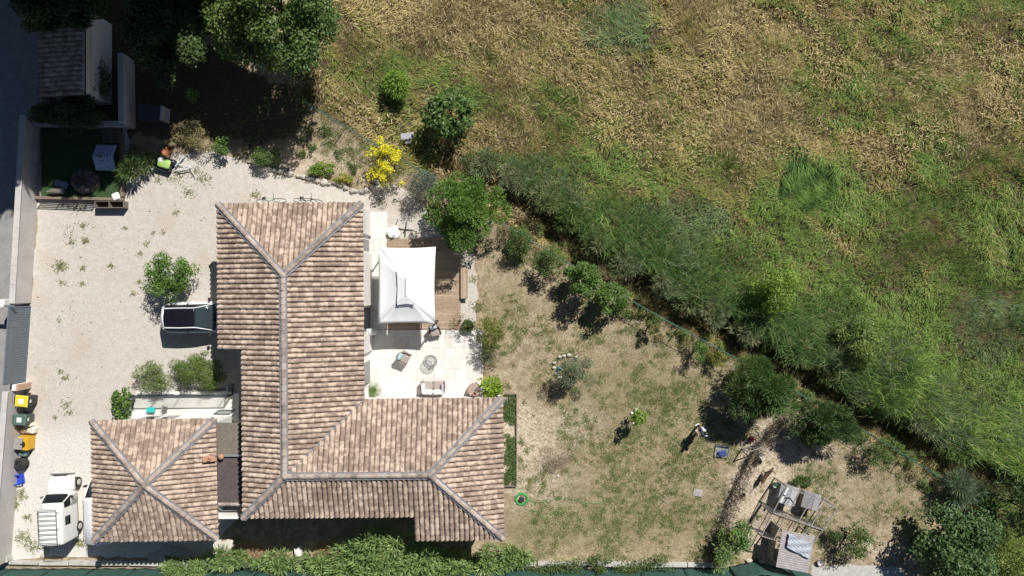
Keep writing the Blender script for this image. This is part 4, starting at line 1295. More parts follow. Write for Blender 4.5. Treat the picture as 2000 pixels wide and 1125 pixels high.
plant('garden_shrub', 'round low bush between the shelter and the dark bush', 'shrub', 1632, 1046, .55, .8, ((.055, .09, .03), (.08, .12, .04), (.1, .14, .05)), 77, L=.08, W=.035, clumps=16)
plant('garden_shrub', 'bright leafy bush beside the thin brushwood fence and the chicken run', 'shrub', 1436, 1050, .82, 1.8, G_FRESH, 78, L=.12, W=.07, clumps=26, n=1900)
plant('garden_shrub', 'low green ground plant inside the chicken run near the pale huts', 'plant', 1570, 938, .55, .3, G_MID, 79, L=.09, W=.04, ry=.35, clumps=12, trunk=0)
# leafy canes along the bottom fence
CANE = ((.11, .19, .06), (.165, .26, .085), (.24, .33, .125))
canes = [(765, 1092, 2.5, 2.6, 1.8, 'tall leafy cane thicket rising behind the villa above the green net'), (690, 1096, 1.6, 1.7, 1.1, 'leafy cane thicket beside the tall one, next to the pale slab'), (870, 1104, 1.4, 1.6, .8, 'lower leafy canes at the far side of the tall thicket'),
         (445, 1090, 1.0, 1.1, .6, 'low leafy canes behind the corner of the garage'), (535, 1098, 1.15, 1.1, .5, 'low leafy canes between the garage corner and the white block'), (622, 1099, 1.0, 1.1, .5, 'low leafy canes in front of the white block'),
         (355, 1108, 1.0, 1.4, .4, 'sprig of leafy canes poking over the net behind the garage'), (392, 1108, .35, 1.3, .35, 'single thin cane sprig on the net near the garage corner'),
         (950, 1102, 1.3, 1.0, .7, 'leafy canes below the villa corner at the edge of the lawn'), (1008, 1085, .8, .8, .5, 'short yellowish canes below the villa corner')]
for i, (u, v, r, h, ry, lab) in enumerate(canes):
    plant('leafy_canes', lab, 'canes', u, v, r, h, CANE, 90 + i, L=.36, W=.06, flow=.5, ry=ry, rzf=.48, clumps=int(16 + 14 * r), lump=.27, n=int(1000 * r * ry + 500), trunk=.02, limbs=3)
hed = [(1062, 1110, 'low dark hedge plant overhanging the net fence, first below the lawn'), (1110, 1108, 'broad dark hedge plant overhanging the net fence below the lawn'), (1165, 1100, 'small hedge plant on the concrete footing below the lawn'), (1222, 1112, 'larger hedge plant hanging over the net below the lawn'), (1285, 1100, 'last low hedge plant on the footing before the tall cane')]
for i, (u, v, lab) in enumerate(hed):
    plant('hedge_plant', lab, 'hedge', u, v, .95 if i != 2 else .6, .95, ((.06, .10, .03), (.09, .14, .04), (.13, .18, .055)), 110 + i, L=.12, W=.045, flow=.3, ry=.5, clumps=20, n=900)
plant('leafy_canes', 'upright bright cane plant at the foot of the brushwood fence', 'canes', 1412, 1085, .6, 1.9, CANE, 118, L=.24, W=.05, flow=.5, ry=.9, clumps=18, n=900)

# cycad in the terrace corner
q = P(728, 763, .35)
t = thing('cycad_palm', 'small spiky green cycad in the inner corner of the terrace', 'plant', (q.x, q.y, 0))
mb = MB(); mb.lathe([(.14, 0), (.16, .2), (.12, .38), (.04, .42)], 10).build('trunk', M_BARK, t)
pos, nr, al, LL, WW = [], [], [], [], []
for k in range(26):
    a = k * 2.399; el = .15 + .9 * ((k * .618) % 1)
    for s in range(12):
        f = (s + 1) / 12
        rad = .55 * f
        p0 = np.array([math.cos(a) * rad * math.cos(el * .5), math.sin(a) * rad * math.cos(el * .5), .4 + math.sin(el) * .35 * f - .22 * f * f])
        for sg in (-1, 1):
            pos.append(p0); al.append([math.cos(a + sg * .9), math.sin(a + sg * .9), .05]); nr.append([0, 0, 1]); LL.append(.13 * (1.1 - f * .6)); WW.append(.02)
n = len(pos)
tt = rng.random(n)
link_mesh('fronds', leaves_mesh('fronds', np.array(pos), np.array(nr, float), np.array(al), np.array(LL), np.array(WW), mixcol((.05, .10, .025), (.10, .16, .04), tt), M_LEAF), t)

plant('dead_weeds', 'grey-brown patch of dead weeds in the bare lawn near the villa', 'plant', 1086, 897, 1.0, .25, ((.20, .165, .12), (.15, .125, .09), (.25, .21, .16)), 121, n=1500, L=.11, W=.016, ry=.75, clumps=24, trunk=0, flow=.3)

plant('dead_weeds', 'straw-coloured dead clump between the low canes behind the villa', 'plant', 497, 1082, .8, .4, ((.34, .26, .15), (.26, .20, .11), (.42, .33, .2)), 122, n=900, L=.2, W=.02, ry=.4, clumps=14, trunk=0, flow=.5)
plant('dead_weeds', 'rusty dead clump beside the pale tilted slab behind the villa', 'plant', 640, 1080, .7, .4, ((.36, .25, .12), (.28, .19, .09), (.42, .31, .17)), 123, n=800, L=.2, W=.02, ry=.4, clumps=14, trunk=0, flow=.5)
plant('field_shrub', 'yellow-green bush in the reeds past the blue-green tree', 'shrub', 1985, 1085, 1.5, 1.8, ((.10, .16, .035), (.15, .21, .05), (.2, .26, .07)), 124, n=3200, L=.16, W=.05, flow=.4, clumps=30)

rb = random.Random(19)
for i, (u, v) in enumerate([(945, 318), (1000, 345), (1062, 395), (1100, 425), (1165, 470), (1230, 520), (1300, 560), (1352, 590), (1402, 610), (1462, 650), (1570, 690), (1625, 735), (1740, 790), (1800, 830), (1870, 880)]):
    plant('bank_scrub', 'feathery scrub clump overhanging the ditch on the field side', 'scrub', u + rb.uniform(-8, 8), v + rb.uniform(-8, 8), rb.uniform(.55, 1.0), rb.uniform(.9, 1.6),
          rb.choice([((.07, .12, .04), (.12, .18, .06), (.2, .22, .1)), ((.10, .15, .07), (.15, .2, .1), (.24, .25, .14)), ((.06, .12, .03), (.1, .17, .045), (.15, .22, .06))]), 200 + i, n=int(rb.uniform(900, 1500)), L=.34, W=.028, flow=.65, ry=rb.uniform(.45, .8), clumps=14, lump=.4, wob=.4, trunk=0, group='scrub clumps along the ditch')
# ============================================================ terrace, deck, gazebo, furniture
M_STONE = []
for k, (c, c2) in enumerate([((.69, .67, .64), (.61, .585, .55)), ((.71, .695, .67), (.64, .62, .59)), ((.66, .635, .60), (.59, .56, .52))]):
    M_STONE.append(mat('travertine_%s' % 'abc'[k], c, .7, c2, 3.0, bump=.12))
M_JOINT = mat('terrace_joint', (.46, .42, .37), .9)
terr = MB()
def rectpx(u0, v0, u1, v1, z=0):
    a, b_ = P(u0, v0, z), P(u1, v1, z)
    return a.x, b_.y, b_.x, a.y
tx0, ty0, tx1, ty1 = rectpx(716, 643, 943, 790)
sx0, sy0, sx1, sy1 = rectpx(716, 414, 757, 643)
terr.prism([(tx0, ty0), (tx1, ty0), (tx1, ty1), (sx1, sy0 + .001), (sx1, sy1), (sx0, sy1)], -.05, .05)
tobj = tag(terr.build('terrace', M_JOINT), 'pale travertine terrace in the angle of the villa', 'terrace', kind='structure')
rr = random.Random(3)
def slabs(x0, y0, x1, y1):
    y = y0
    while y < y1 - .1:
        hrow = rr.choice((.41, .61))
        if y + hrow > y1 - .2: hrow = y1 - y
        x = x0
        while x < x1 - .1:
            w = rr.choice((.41, .61, .61, .82))
            if x + w > x1 - .25: w = x1 - x
            MB().box((x + w / 2, y + hrow / 2, .062 + rr.uniform(0, .002)), (w - .008, hrow - .008, .026)).build('slab', rr.choice(M_STONE), tobj)
            x += w
        y += hrow
slabs(tx0, ty0, tx1, ty1 - .02)
slabs(sx0, sy0 + .02, sx1, sy1)
ZT = .076
# low white wall of the wing seen at the foot of the terrace
# deck
M_PLANK = []
for k, (c, c2) in enumerate([((.41, .315, .225), (.31, .235, .165)), ((.46, .36, .265), (.36, .275, .195)), ((.37, .285, .20), (.28, .21, .145))]):
    M_PLANK.append(mat('deck_board_%s' % 'abc'[k], c, .8, c2, 7.0, bump=.25))
dx0, dy0, dx1, dy1 = rectpx(757, 466, 900, 642)
deck = thing('wooden_deck', 'brown wooden deck of long boards under the white gazebo', 'deck', ((dx0 + dx1) / 2, (dy0 + dy1) / 2, 0))
MB().box(((dx0 + dx1) / 2, (dy0 + dy1) / 2, .05), (dx1 - dx0 - .06, dy1 - dy0 - .06, .14)).build('frame', MATS['deck_board_c'], deck, world=True)
n = int((dy1 - dy0) / .148); st = (dy1 - dy0) / n
for i in range(n):
    y = dy0 + (i + .5) * st
    MB().box(((dx0 + dx1) / 2 + rr.uniform(-.015, .015), y, .135), (dx1 - dx0, st - .012, .028)).build('plank', rr.choice(M_PLANK), deck, world=True)
bx0, by0, bx1, by1 = rectpx(900, 523, 914, 583, .3)
bench = thing('deck_bench', 'narrow wooden bench along the outer edge of the deck', 'bench', ((bx0 + bx1) / 2, (by0 + by1) / 2, 0))
for i in range(3):
    w = (bx1 - bx0) / 3
    MB().box((bx0 + (i + .5) * w, (by0 + by1) / 2, .34), (w - .01, by1 - by0, .04)).build('plank', M_PLANK[i], bench, world=True)
for y in (by0 + .15, by1 - .15):
    MB().box(((bx0 + bx1) / 2, y, .155), (bx1 - bx0 - .06, .06, .33)).build('leg', M_PLANK[2], bench, world=True)

# gazebo
M_CANVAS = mat('white_canvas', (.80, .81, .82), .8, (.76, .77, .785), 1.6, bump=.25, bscale=5)
ZGZ = 2.1
cors = [P(738, 633, ZGZ), P(850, 632, ZGZ), P(851, 482, ZGZ), P(738, 483, ZGZ)]
gzc = sum(cors, Vector()) / 4
gz = thing('gazebo', 'rectangular garden gazebo with a two-tier white canvas roof on the deck', 'gazebo', (gzc.x, gzc.y, 0))
ap = [P(786, 590, 2.72), P(803, 590, 2.72), P(803, 532, 2.72), P(786, 532, 2.72)]
def canopy(cor, top_, name, sag=.05, seg=7, thick=.012):
    cen = (cor[0] + cor[1] + cor[2] + cor[3]) / 4
    for i in range(4):
        mb = MB(); rows = []
        for j in range(seg + 1):
            t = j / seg
            a0 = cor[i].lerp(top_[i], t); a1 = cor[(i + 1) % 4].lerp(top_[(i + 1) % 4], t)
            row = []
            for k in range(seg + 1):
                s = k / seg
                p = a0.lerp(a1, s)
                e = 4 * s * (1 - s)
                inw = cen - p; inw.z = 0
                p = p + Vector((0, 0, -sag * e * (.35 + .65 * math.sin(math.pi * t)) - sag * .6 * math.sin(math.pi * t)))
                if j == 0: p = p + inw.normalized() * (.06 * e)
                if 0 < k < seg: p += Vector((0, 0, .010 * math.sin(k * 2.1 + j * 1.3 + i)))
                row.append(p)
            rows.append(row)
        mb.loft(rows, cap=False, closed=False)
        o = mb.build(name, M_CANVAS, gz, world=True, smooth=True)
        md = o.modifiers.new('thickness', 'SOLIDIFY'); md.thickness = thick; md.offset = -1
low_top = [P(781, 590, 2.64), P(804, 590, 2.64), P(804, 534, 2.64), P(781, 534, 2.64)]
canopy(cors, low_top, 'canopy_panel')
cap0 = [P(774, 597, 2.655), P(809, 596, 2.655), P(809, 527, 2.63), P(774, 527, 2.63)]
cap1 = [P(790, 581, 2.80), P(792, 581, 2.80), P(792, 543, 2.80), P(790, 543, 2.80)]
canopy(cap0, cap1, 'top_panel', sag=.012)
M_DKMETAL = mat('dark_metal', (.05, .052, .055), .5, (.035, .036, .038), 8, metal=.5)
for q in cors:
    qi = q.lerp(gzc, .04)
    z = .15 if qi.x > dx0 else ZT
    MB().box((qi.x, qi.y, (ZGZ + z) / 2), (.07, .07, ZGZ - z - .02)).build('post', M_DKMETAL, gz, world=True)
for i in range(4):
    a, b_ = cors[i].lerp(gzc, .04), cors[(i + 1) % 4].lerp(gzc, .04)
    MB().bar((a.x, a.y, ZGZ - .16), (b_.x, b_.y, ZGZ - .16), .04).build('beam', M_DKMETAL, gz, world=True)
for i in range(4):
    MB().bar(tuple(cors[i].lerp(gzc, .05) + Vector((0, 0, -.06))), tuple(low_top[i] + Vector((0, 0, -.06))), .025).build('rafter', M_DKMETAL, gz, world=True)

# wicker furniture
M_WICK = mat('taupe_wicker', (.30, .25, .225), .8, (.23, .19, .17), 30, bump=.5, bscale=90)
M_CUSH = mat('taupe_cushion', (.36, .305, .28), .9, (.31, .26, .24), 5, bump=.15)
M_BLUEC = mat('pale_turquoise_cushion', (.42, .62, .64), .9, (.36, .56, .58), 5)
M_ICE = mat('ice_blue_cushion', (.62, .68, .73), .9, (.55, .61, .67), 5)
M_WHITEC = mat('white_cushion', (.80, .80, .79), .9, (.73, .73, .72), 5, bump=.2, bscale=8)
M_LILAC = mat('lilac_cushion', (.45, .40, .50), .9, (.38, .33, .43), 5)
def pillow(mb, c, d, rz=0, rx=0, ry=0):
    """soft pillow: superellipsoid"""
    M = Matrix.Translation(c) @ Matrix.Rotation(rz, 4, 'Z') @ Matrix.Rotation(ry, 4, 'Y') @ Matrix.Rotation(rx, 4, 'X')
    n, m_ = 14, 8
    sp_ = lambda w, e: math.copysign(abs(w) ** e, w)
    rings = []
    for j in range(m_ + 1):
        ph = -math.pi / 2 + math.pi * j / m_
        ring = []
        for k in range(n):
            a = 2 * math.pi * k / n
            ring.append(M @ Vector((d[0] / 2 * sp_(math.cos(ph), .5) * sp_(math.cos(a), .45), d[1] / 2 * sp_(math.cos(ph), .5) * sp_(math.sin(a), .45), d[2] / 2 * sp_(math.sin(ph), .8))))
        rings.append(ring)
    return mb.loft(rings)
def armchair(u, v, rz, label, cmat, w=.66, d=.62):
    """faces local -y"""
    q = P(u, v, .4)
    t = thing('garden_armchair', label, 'armchair', (q.x, q.y, ZT), rz, 'wicker armchairs on the terrace')
    # curved wicker shell: back and arms in one band
    mb = MB(); rin, rout = [], []
    path = []
    for k in range(15):
        s = k / 14
        a = math.pi * (-.02 + 1.04 * s)
        x = math.cos(a) * w / 2; y = math.sin(a) * d * .55
        if s < .25 or s > .75: pass
        path.append((x, y + .02, s))
    path = [(w / 2 + .0, -d * .42, 0)] + path + [(-w / 2, -d * .42, 1)]
    rings = []
    for (x, y, s) in path:
        zt = .50 + .26 * max(0, math.sin(math.pi * min(max(s, 0), 1))) ** 1.5
        n2 = Vector((x, y + .1, 0)).normalized() * .03
        rings.append([(x + n2.x * 1.4, y + n2.y * 1.4, zt), (x - n2.x * .6, y - n2.y * .6, zt), (x * .9 - n2.x, y * .9 - n2.y, .26), (x * .9 + n2.x, y * .9 + n2.y, .26)])
    mb.loft(rings).build('wicker_shell', M_WICK, t, smooth=True)
    MB().box((0, -.02, .27), (w * .86, d * .86, .07)).build('seat_base', M_WICK, t, bevel=.02)
    pillow(MB(), (0, -.04, .37), (w * .86, d * .9, .14)).build('seat_cushion', M_CUSH, t, smooth=True)
    pillow(MB(), (0, .20, .58), (w * .62, .16, .36), 0, R(-18)).build('back_cushion', cmat, t, smooth=True)
    for sx in (-1, 1):
        MB().tube([(sx * w * .40, -d * .40, .27), (sx * w * .45, -d * .48, .012), (sx * w * .45, d * .48, .012), (sx * w * .40, d * .36, .27)], .012, 6).build('sled_leg', M_DKMETAL, t)
    return t
armchair(849, 646, R(12), 'wicker armchair with an ice-blue cushion by the gazebo corner', M_ICE)
armchair(789, 699, R(62), 'wicker armchair with a turquoise cushion facing the round wire table', M_BLUEC)
# sofa
q = P(846, 757, .4)
sf = thing('garden_sofa', 'two-seat wicker sofa with white cushions against the villa wing', 'sofa', (q.x, q.y, ZT), R(180))
# faces local -y
mb = MB(); rings = []
for (x, y, zt) in [(.68, -.38, .5), (.69, .05, .54), (.66, .24, .66), (.5, .33, .72), (0, .35, .74), (-.5, .33, .72), (-.66, .24, .66), (-.69, .05, .54), (-.68, -.38, .5)]:
    n2 = Vector((x, y * 1.2, 0)).normalized() * .03
    rings.append([(x + n2.x, y + n2.y, zt), (x - n2.x, y - n2.y, zt), (x * .94 - n2.x, y * .92 - n2.y, .24), (x * .94 + n2.x, y * .92 + n2.y, .24)])
mb.loft(rings).build('wicker_shell', M_WICK, sf, smooth=True)
MB().box((0, -.04, .26), (1.24, .62, .07)).build('seat_base', M_WICK, sf, bevel=.02)
for sx in (-.3, .3):
    pillow(MB(), (sx, -.08, .36), (.6, .58, .14)).build('seat_cushion', M_CUSH, sf, smooth=True)
    pillow(MB(), (sx * 1.02, .20, .60), (.62, .2, .4), 0, R(-20)).build('back_cushion', M_WHITEC, sf, smooth=True)
pillow(MB(), (.54, -.02, .56), (.14, .52, .36), 0, 0, R(12)).build('side_cushion', M_WHITEC, sf, smooth=True)
pillow(MB(), (-.54, -.02, .56), (.14, .5, .36), 0, 0, R(-12)).build('side_cushion', M_LILAC, sf, smooth=True)
for sx in (-1, 1):
    MB().tube([(sx * .55, -.3, .25), (sx * .58, -.36, .012), (sx * .58, .3, .012), (sx * .55, .26, .25)], .012, 6).build('sled_leg', M_DKMETAL, sf)
# round wire table
q = P(841, 706, .3)
tb = thing('wire_table', 'round black wire side table in the middle of the terrace', 'table', (q.x, q.y, ZT))
ring = lambda r, z, n=28: [(r * math.cos(6.2832 * k / n), r * math.sin(6.2832 * k / n), z) for k in range(n)]
MB().tube(ring(.38, .45), .013, 6, closed=True).build('top_rim', M_DKMETAL, tb)
MB().tube(ring(.30, .014), .012, 6, closed=True).build('base_ring', M_DKMETAL, tb)
mw = MB()
for k in range(26):
    a = 6.2832 * k / 26
    mw.tube([(.38 * math.cos(a), .38 * math.sin(a), .45), (.24 * math.cos(a + .2), .24 * math.sin(a + .2), .22), (.30 * math.cos(a + .4), .30 * math.sin(a + .4), .014)], .005, 4)
o = mw.build('wire_cage', M_DKMETAL, tb)
M_SMOKE = glass_mat('clear_table_glass', (.3, .3, .3), .12, (.93, .94, .94))
MB().lathe([(.37, .445), (.37, .455)], 28).build('glass_top', M_SMOKE, tb)
o = MB().lathe([(.03, 0), (.045, .02), (.05, .09), (.045, .09), (.038, .02)], 14, (q.x + .16, q.y - .06, ZT + .456)).build('glass_cup', M_WHITEC, None, smooth=True)
tag(o, 'small white cup standing on the round wire table', 'cup')
# round side table with a clay pot
M_TERRA = mat('terracotta_taupe', (.36, .27, .225), .8, (.30, .22, .185), 6)
q = P(926, 761, .3)
st_ = thing('round_side_table', 'round taupe barrel-shaped side table in the terrace corner', 'table', (q.x, q.y, ZT))
MB().lathe([(.30, 0), (.36, .06), (.38, .25), (.35, .48), (.33, .5)], 26).build('drum', M_TERRA, st_, smooth=True)
MB().lathe([(.345, .502), (.345, .525)], 26).build('top', M_TERRA, st_)
qq = (q.x + .06, q.y - .17, ZT + .526)
pt = thing('clay_pot', 'small terracotta pot standing on the taupe barrel table', 'pot', qq)
MB().lathe([(.06, 0), (.10, .12), (.125, .15), (.125, .19), (.10, .19), (.09, .14), (.05, .02)], 18, cap=False).build('pot_body', MATS['orange_clay'], pt, smooth=True)
MB().lathe([(.088, .13), (.088, .135)], 14).build('soil', mat('soil', (.07, .05, .035), .95), pt)
o = pillow(MB(), (q.x + .13, q.y + .05, ZT + .56), (.2, .1, .06), R(60)).build('folded_cloth', mat('dark_cloth', (.10, .10, .16), .9), None, smooth=True)
tag(o, 'small dark cloth lying on the taupe barrel table', 'cloth')
# white wall unit by the house
q = P(729, 647, .45)
t = thing('wall_unit', 'white cylindrical water unit standing at the villa wall', 'tank', (q.x, q.y, ZT))
MB().lathe([(.19, 0), (.2, .03), (.2, .75), (.17, .82), (.05, .84)], 20).build('cylinder', M_FRAME, t, smooth=True)
MB().box((-.28, 0, .45), (.16, .3, .5)).build('valve_box', M_FRAME, t, bevel=.02)
# big planter by the deck with a plant
q = P(914, 636, .2)
t = thing('dark_planter', 'dark tub with a leafy plant between deck and terrace', 'planter', (q.x, q.y, 0))
MB().lathe([(.24, 0), (.32, .4), (.34, .42), (.29, .42), (.27, .34), (.2, .05)], 20, cap=False).build('tub', M_DKMETAL, t, smooth=True)
MB().lathe([(.275, .33), (.275, .335)], 16).build('soil', MATS['soil'], t)
me, _ = crown_mesh('plant', (.42, .42, .3), .55, 420, .1, .045, G_MID, 131, 12)
link_mesh('plant', me, t)
# folded parasol cloth and its cross base
q = P(768, 452, .3)
t = thing('folded_parasol', 'bunched white parasol cloth lying at the edge of the deck', 'parasol', (q.x, q.y, .01))
rings = []
for j in range(9):
    s = j / 8
    ring_ = []
    for k in range(18):
        a = 6.2832 * k / 18
        rad = (.10 + .20 * math.sin(math.pi * min(s * 1.2, 1))) * (1 + .5 * math.cos(a * 5 + j * .3))
        ring_.append((rad * math.cos(a), (s - .5) * .75, .2 + rad * .75 * math.sin(a) * .8))
    rings.append(ring_)
MB().loft(rings).build('cloth', M_WHITEC, t)
MB().tube([(0, -.55, .18), (0, .75, .22)], .02, 8).build('pole', M_DKMETAL, t)
t.rotation_euler = (0, 0, R(-20))
q = P(792, 448, .1)
t = thing('parasol_base', 'dark metal cross foot of a parasol on the gravel', 'parasol base', (q.x, q.y, .012))
for a in (0, 90):
    MB().box((0, 0, .03 + a / 90 * .004), (.86, .07, .05), R(a - 6)).build('foot_bar', mat('grey_green_metal', (.12, .13, .12), .5, metal=.3), t, bevel=.006)
MB().lathe([(.05, .05), (.04, .25)], 12).build('sleeve', M_DKMETAL, t)
q = P(772, 460, 0)
o = MB().tube([(q.x + .28 * math.cos(a), q.y + .22 * math.sin(a), .025) for a in [3.3 + i * .2 for i in range(15)]], .012, 6).build('black_cable', M_DKMETAL)
tag(o, 'short black cable curled on the gravel beside the parasol foot', 'cable')

# low edging bed along the villa wing
ax0, ay0, ax1, ay1 = rectpx(985, 769, 1009, 948)
t = thing('edged_bed', 'long narrow bed of ground cover along the end wall of the villa', 'planter', ((ax0 + ax1) / 2, (ay0 + ay1) / 2, 0))
M_EDGE = mat('grey_timber', (.20, .175, .145), .9, (.14, .12, .1), 8)
for (x0, y0, x1, y1) in ((ax1, ay0, ax1, ay1), (ax0, ay1, ax1, ay1), (ax0, ay0, ax1, ay0)):
    MB().bar((x0, y0, .09), (x1, y1, .09), .05, .2).build('edge_board', M_EDGE, t, world=True)
k = 5200
x = rng.uniform(ax0 - .3, ax1 - .05, k); y = rng.uniform(ay0 + .05, ay1 - .03, k)
kp = fbm(x * 34, y * 34, 30, 141, 3) > .43
x, y = x[kp], y[kp]; k = len(x); z = .05 + .3 * fbm(x * 34, y * 34, 14, 143, 2) * rng.random(k)
nr_ = rng.normal(size=(k, 3)) * .5 + np.array([0, 0, 1]); al_ = rng.normal(size=(k, 3)); al_[:, 2] *= .3
me = leaves_mesh('ground_cover', np.stack([x - t.location.x, y - t.location.y, z], 1), nr_, al_, rng.uniform(.07, .15, k), rng.uniform(.03, .06, k), mixcol((.05, .09, .03), (.10, .15, .045), rng.random(k)), M_LEAF)
link_mesh('ground_cover', me, t)['kind'] = 'stuff'
# tap and spigot on the corner
q = P(972, 776, .6)
t = thing('standpipe', 'white standpipe with a bent tap at the villa wing corner', 'tap', (q.x, q.y + .1, 0))
MB().tube([(0, 0, 0), (0, 0, .85), (.05, .05, .95), (.14, .06, .93), (.16, .06, .8)], .022, 8).build('pipe', M_FRAME, t)
MB().box((0, 0, .06), (.14, .14, .12)).build('foot', M_FRAME, t)
# ============================================================ vehicles
M_SILVER = mat('pale_silver_paint', (.68, .70, .73), .3, (.66, .68, .71), 2, coat=.6)
M_PAINT = mat('white_car_paint', (.80, .81, .82), .28, (.785, .795, .805), 2, coat=.6)
M_OLDPAINT = mat('old_white_paint', (.79, .79, .765), .38, (.74, .74, .71), 2.5, coat=.2)
M_BLACKROOF = mat('black_roof_paint', (.008, .008, .012), .16, (.010, .010, .014), 2, coat=.4)
M_PLASTIC = mat('black_plastic', (.022, .022, .024), .55, (.03, .03, .032), 10)
M_RUBBER = mat('tyre_rubber', (.022, .021, .02), .85, (.03, .03, .028), 20)
M_RIM = mat('wheel_metal', (.42, .42, .43), .4, (.30, .30, .31), 10, metal=.7)
M_CREAMRIM = mat('cream_wheel', (.55, .53, .48), .5, (.45, .43, .39), 10)
M_LAMP = mat('headlamp', (.75, .77, .78), .1, spec=.8)
M_RED = mat('tail_lamp', (.35, .02, .02), .2)
M_CHROME = mat('bumper_metal', (.30, .31, .32), .4, (.22, .23, .24), 10, metal=.6)
M_GLASS = glass_mat()
M_INT = mat('dark_interior', (.09, .095, .105), .9)
def mirror_ring(x, half):
    """half: list of (y,z) from bottom centre outwards and up to top centre (y >= 0)"""
    r = [(x, y, z) for (y, z) in half]
    l = [(x, -y, z) for (y, z) in reversed(half) if y > 1e-6]
    return r + l
def wheel(t, x, y, r, w, rim=M_RIM, sgn=1):
    Mx = Matrix.Rotation(R(90), 4, 'X')
    o = MB().lathe([(r * .62, -w / 2), (r * .94, -w / 2), (r, -w * .3), (r, w * .3), (r * .94, w / 2), (r * .62, w / 2)], 22, (x, y, r), Mx, cap=True).build('wheel', M_RUBBER, t, smooth=False)
    MB().lathe([(r * .6, 0), (r * .58, .012), (r * .3, .03), (r * .22, .02), (.03, .03)], 18, (x, y + sgn * (w / 2 + .004), r), Matrix.Rotation(R(-90 * sgn), 4, 'X')).build('rim', rim, o, smooth=True)
    return o
def slab_quad(mb, pts, th):
    """thin plate from a quad, thickened along its normal"""
    a, b_, c, d = [Vector(p) for p in pts]
    n = (b_ - a).cross(d - a).normalized() * th
    mb.add([a, b_, c, d, a + n, b_ + n, c + n, d + n], [(3, 2, 1, 0), (4, 5, 6, 7), (0, 1, 5, 4), (1, 2, 6, 5), (2, 3, 7, 6), (3, 0, 4, 7)])
    return mb

# ---- white crossover with a black roof
rear = P(317, 621, .9)
car = thing('parked_car', 'pale silver-white hatchback with a black roof parked nose-in under the villa eave', 'car', (rear.x, rear.y, .012), R(1.0))
st = [(-.03, .58, .50, .90), (.04, .74, .40, .97), (.16, .83, .34, 1.0), (.45, .885, .28, 1.02), (.95, .90, .25, 1.0), (2.0, .90, .24, .98), (2.95, .895, .25, .98), (3.45, .87, .27, .93), (3.85, .82, .30, .84), (4.08, .70, .36, .70), (4.14, .60, .42, .60)]
rings = []
for (x, w, zb, zt) in st:
    rings.append(mirror_ring(x, [(0, zb), (w * .92, zb), (w, zb + .14), (w * 1.005, (zb + zt) / 2), (w * .975, zt - .06), (w * .90, zt), (0, zt + .025)]))
MB().loft(rings).build('body', M_SILVER, car, smooth=True, bevel=.0)
# cabin
bz, tz = 1.0, 1.50
B4 = [(.14, -.70, bz), (3.02, -.74, bz - .01), (3.02, .74, bz - .01), (.14, .70, bz)]
T4 = [(.36, -.50, tz - .01), (2.08, -.52, tz), (2.08, .52, tz), (.36, .50, tz - .01)]
gl = MB(); V8 = B4 + T4
mb = MB(); rows = []
for j in range(7):
    s_ = j / 6
    rows.append([Vector(V8[1]).lerp(Vector(V8[2]), k / 8).lerp(Vector(V8[5]).lerp(Vector(V8[6]), k / 8), s_) + Vector((.05 * (1 - (k / 4 - 1) ** 2) * (1 - s_), 0, .03 * math.sin(math.pi * s_))) for k in range(9)])
ws = mb.loft(rows, cap=False, closed=False).build('windscreen', glass_mat('windscreen_glass', (.05, .07, .085), .6, (.6, .66, .68)), car, smooth=True)
md = ws.modifiers.new('t', 'SOLIDIFY'); md.thickness = .008
slab_quad(MB(), [V8[3], V8[0], V8[4], V8[7]], .01).build('rear_window', M_GLASS, car)
slab_quad(MB(), [V8[0], V8[1], V8[5], V8[4]], .01).build('side_window', M_GLASS, car)
slab_quad(MB(), [V8[2], V8[3], V8[7], V8[6]], .01).build('side_window', M_GLASS, car)
rings = []
for (x, w, z) in ((.30, .40, tz - .06), (.38, .47, tz - .01), (.6, .49, tz + .02), (1.2, .50, tz + .045), (1.95, .505, tz + .03), (2.09, .50, tz + .005)):
    rings.append(mirror_ring(x, [(0, z - .05), (w, z - .05), (w, z - .02), (w * .8, z + .005), (0, z + .02)]))
MB().loft(rings).build('roof', M_BLACKROOF, car, smooth=True)
for sy in (-1, 1):
    MB().tube([(.10, sy * .66, bz + .06), (.22, sy * .58, tz - .16), (.40, sy * .525, tz - .02), (1.2, sy * .545, tz + .02), (2.08, sy * .535, tz), (2.6, sy * .65, tz - .26), (3.05, sy * .76, bz)], [.05, .055, .045, .035, .035, .026, .026], 8).build('pillar_and_rail', M_SILVER, car, smooth=True)
    MB().bar((1.55, sy * .60, tz - .02), (1.5, sy * .82, bz), .05, .03).build('door_post', M_PLASTIC, car)
    MB().box((2.72, sy * .99, 1.02), (.14, .20, .13), R(sy * -8)).build('mirror', M_PLASTIC, car, bevel=.03)
    MB().box((1.75, sy * .915, .82), (.22, .03, .03)).build('door_handle', M_SILVER, car, bevel=.008)
    MB().box((.05, sy * .66, .86), (.10, .22, .16)).build('tail_light', M_RED, car, bevel=.02)
    MB().box((3.98, sy * .62, .72), (.16, .26, .12)).build('headlight', M_LAMP, car, bevel=.03)
    wheel(car, .72, sy * .80, .32, .2, M_RIM, sy); wheel(car, 3.28, sy * .80, .32, .2, M_RIM, sy)
rings = []
for (x, w, z) in ((-.02, .56, 1.08), (.08, .60, 1.24), (.20, .57, 1.40), (.33, .50, 1.47)):
    rings.append(mirror_ring(x, [(0, z - .06), (w, z - .07), (w, z - .02), (0, z + .01)]))
MB().loft(rings).build('tailgate_spoiler', M_SILVER, car, smooth=True)
MB().box((2.55, 0, .93), (.5, 1.36, .14)).build('dashboard', M_INT, car, bevel=.04)
for sy in (-.36, .36):
    MB().box((1.75, sy, .80), (.22, .48, .6), 0, R(-12)).build('seat', M_INT, car, bevel=.06)
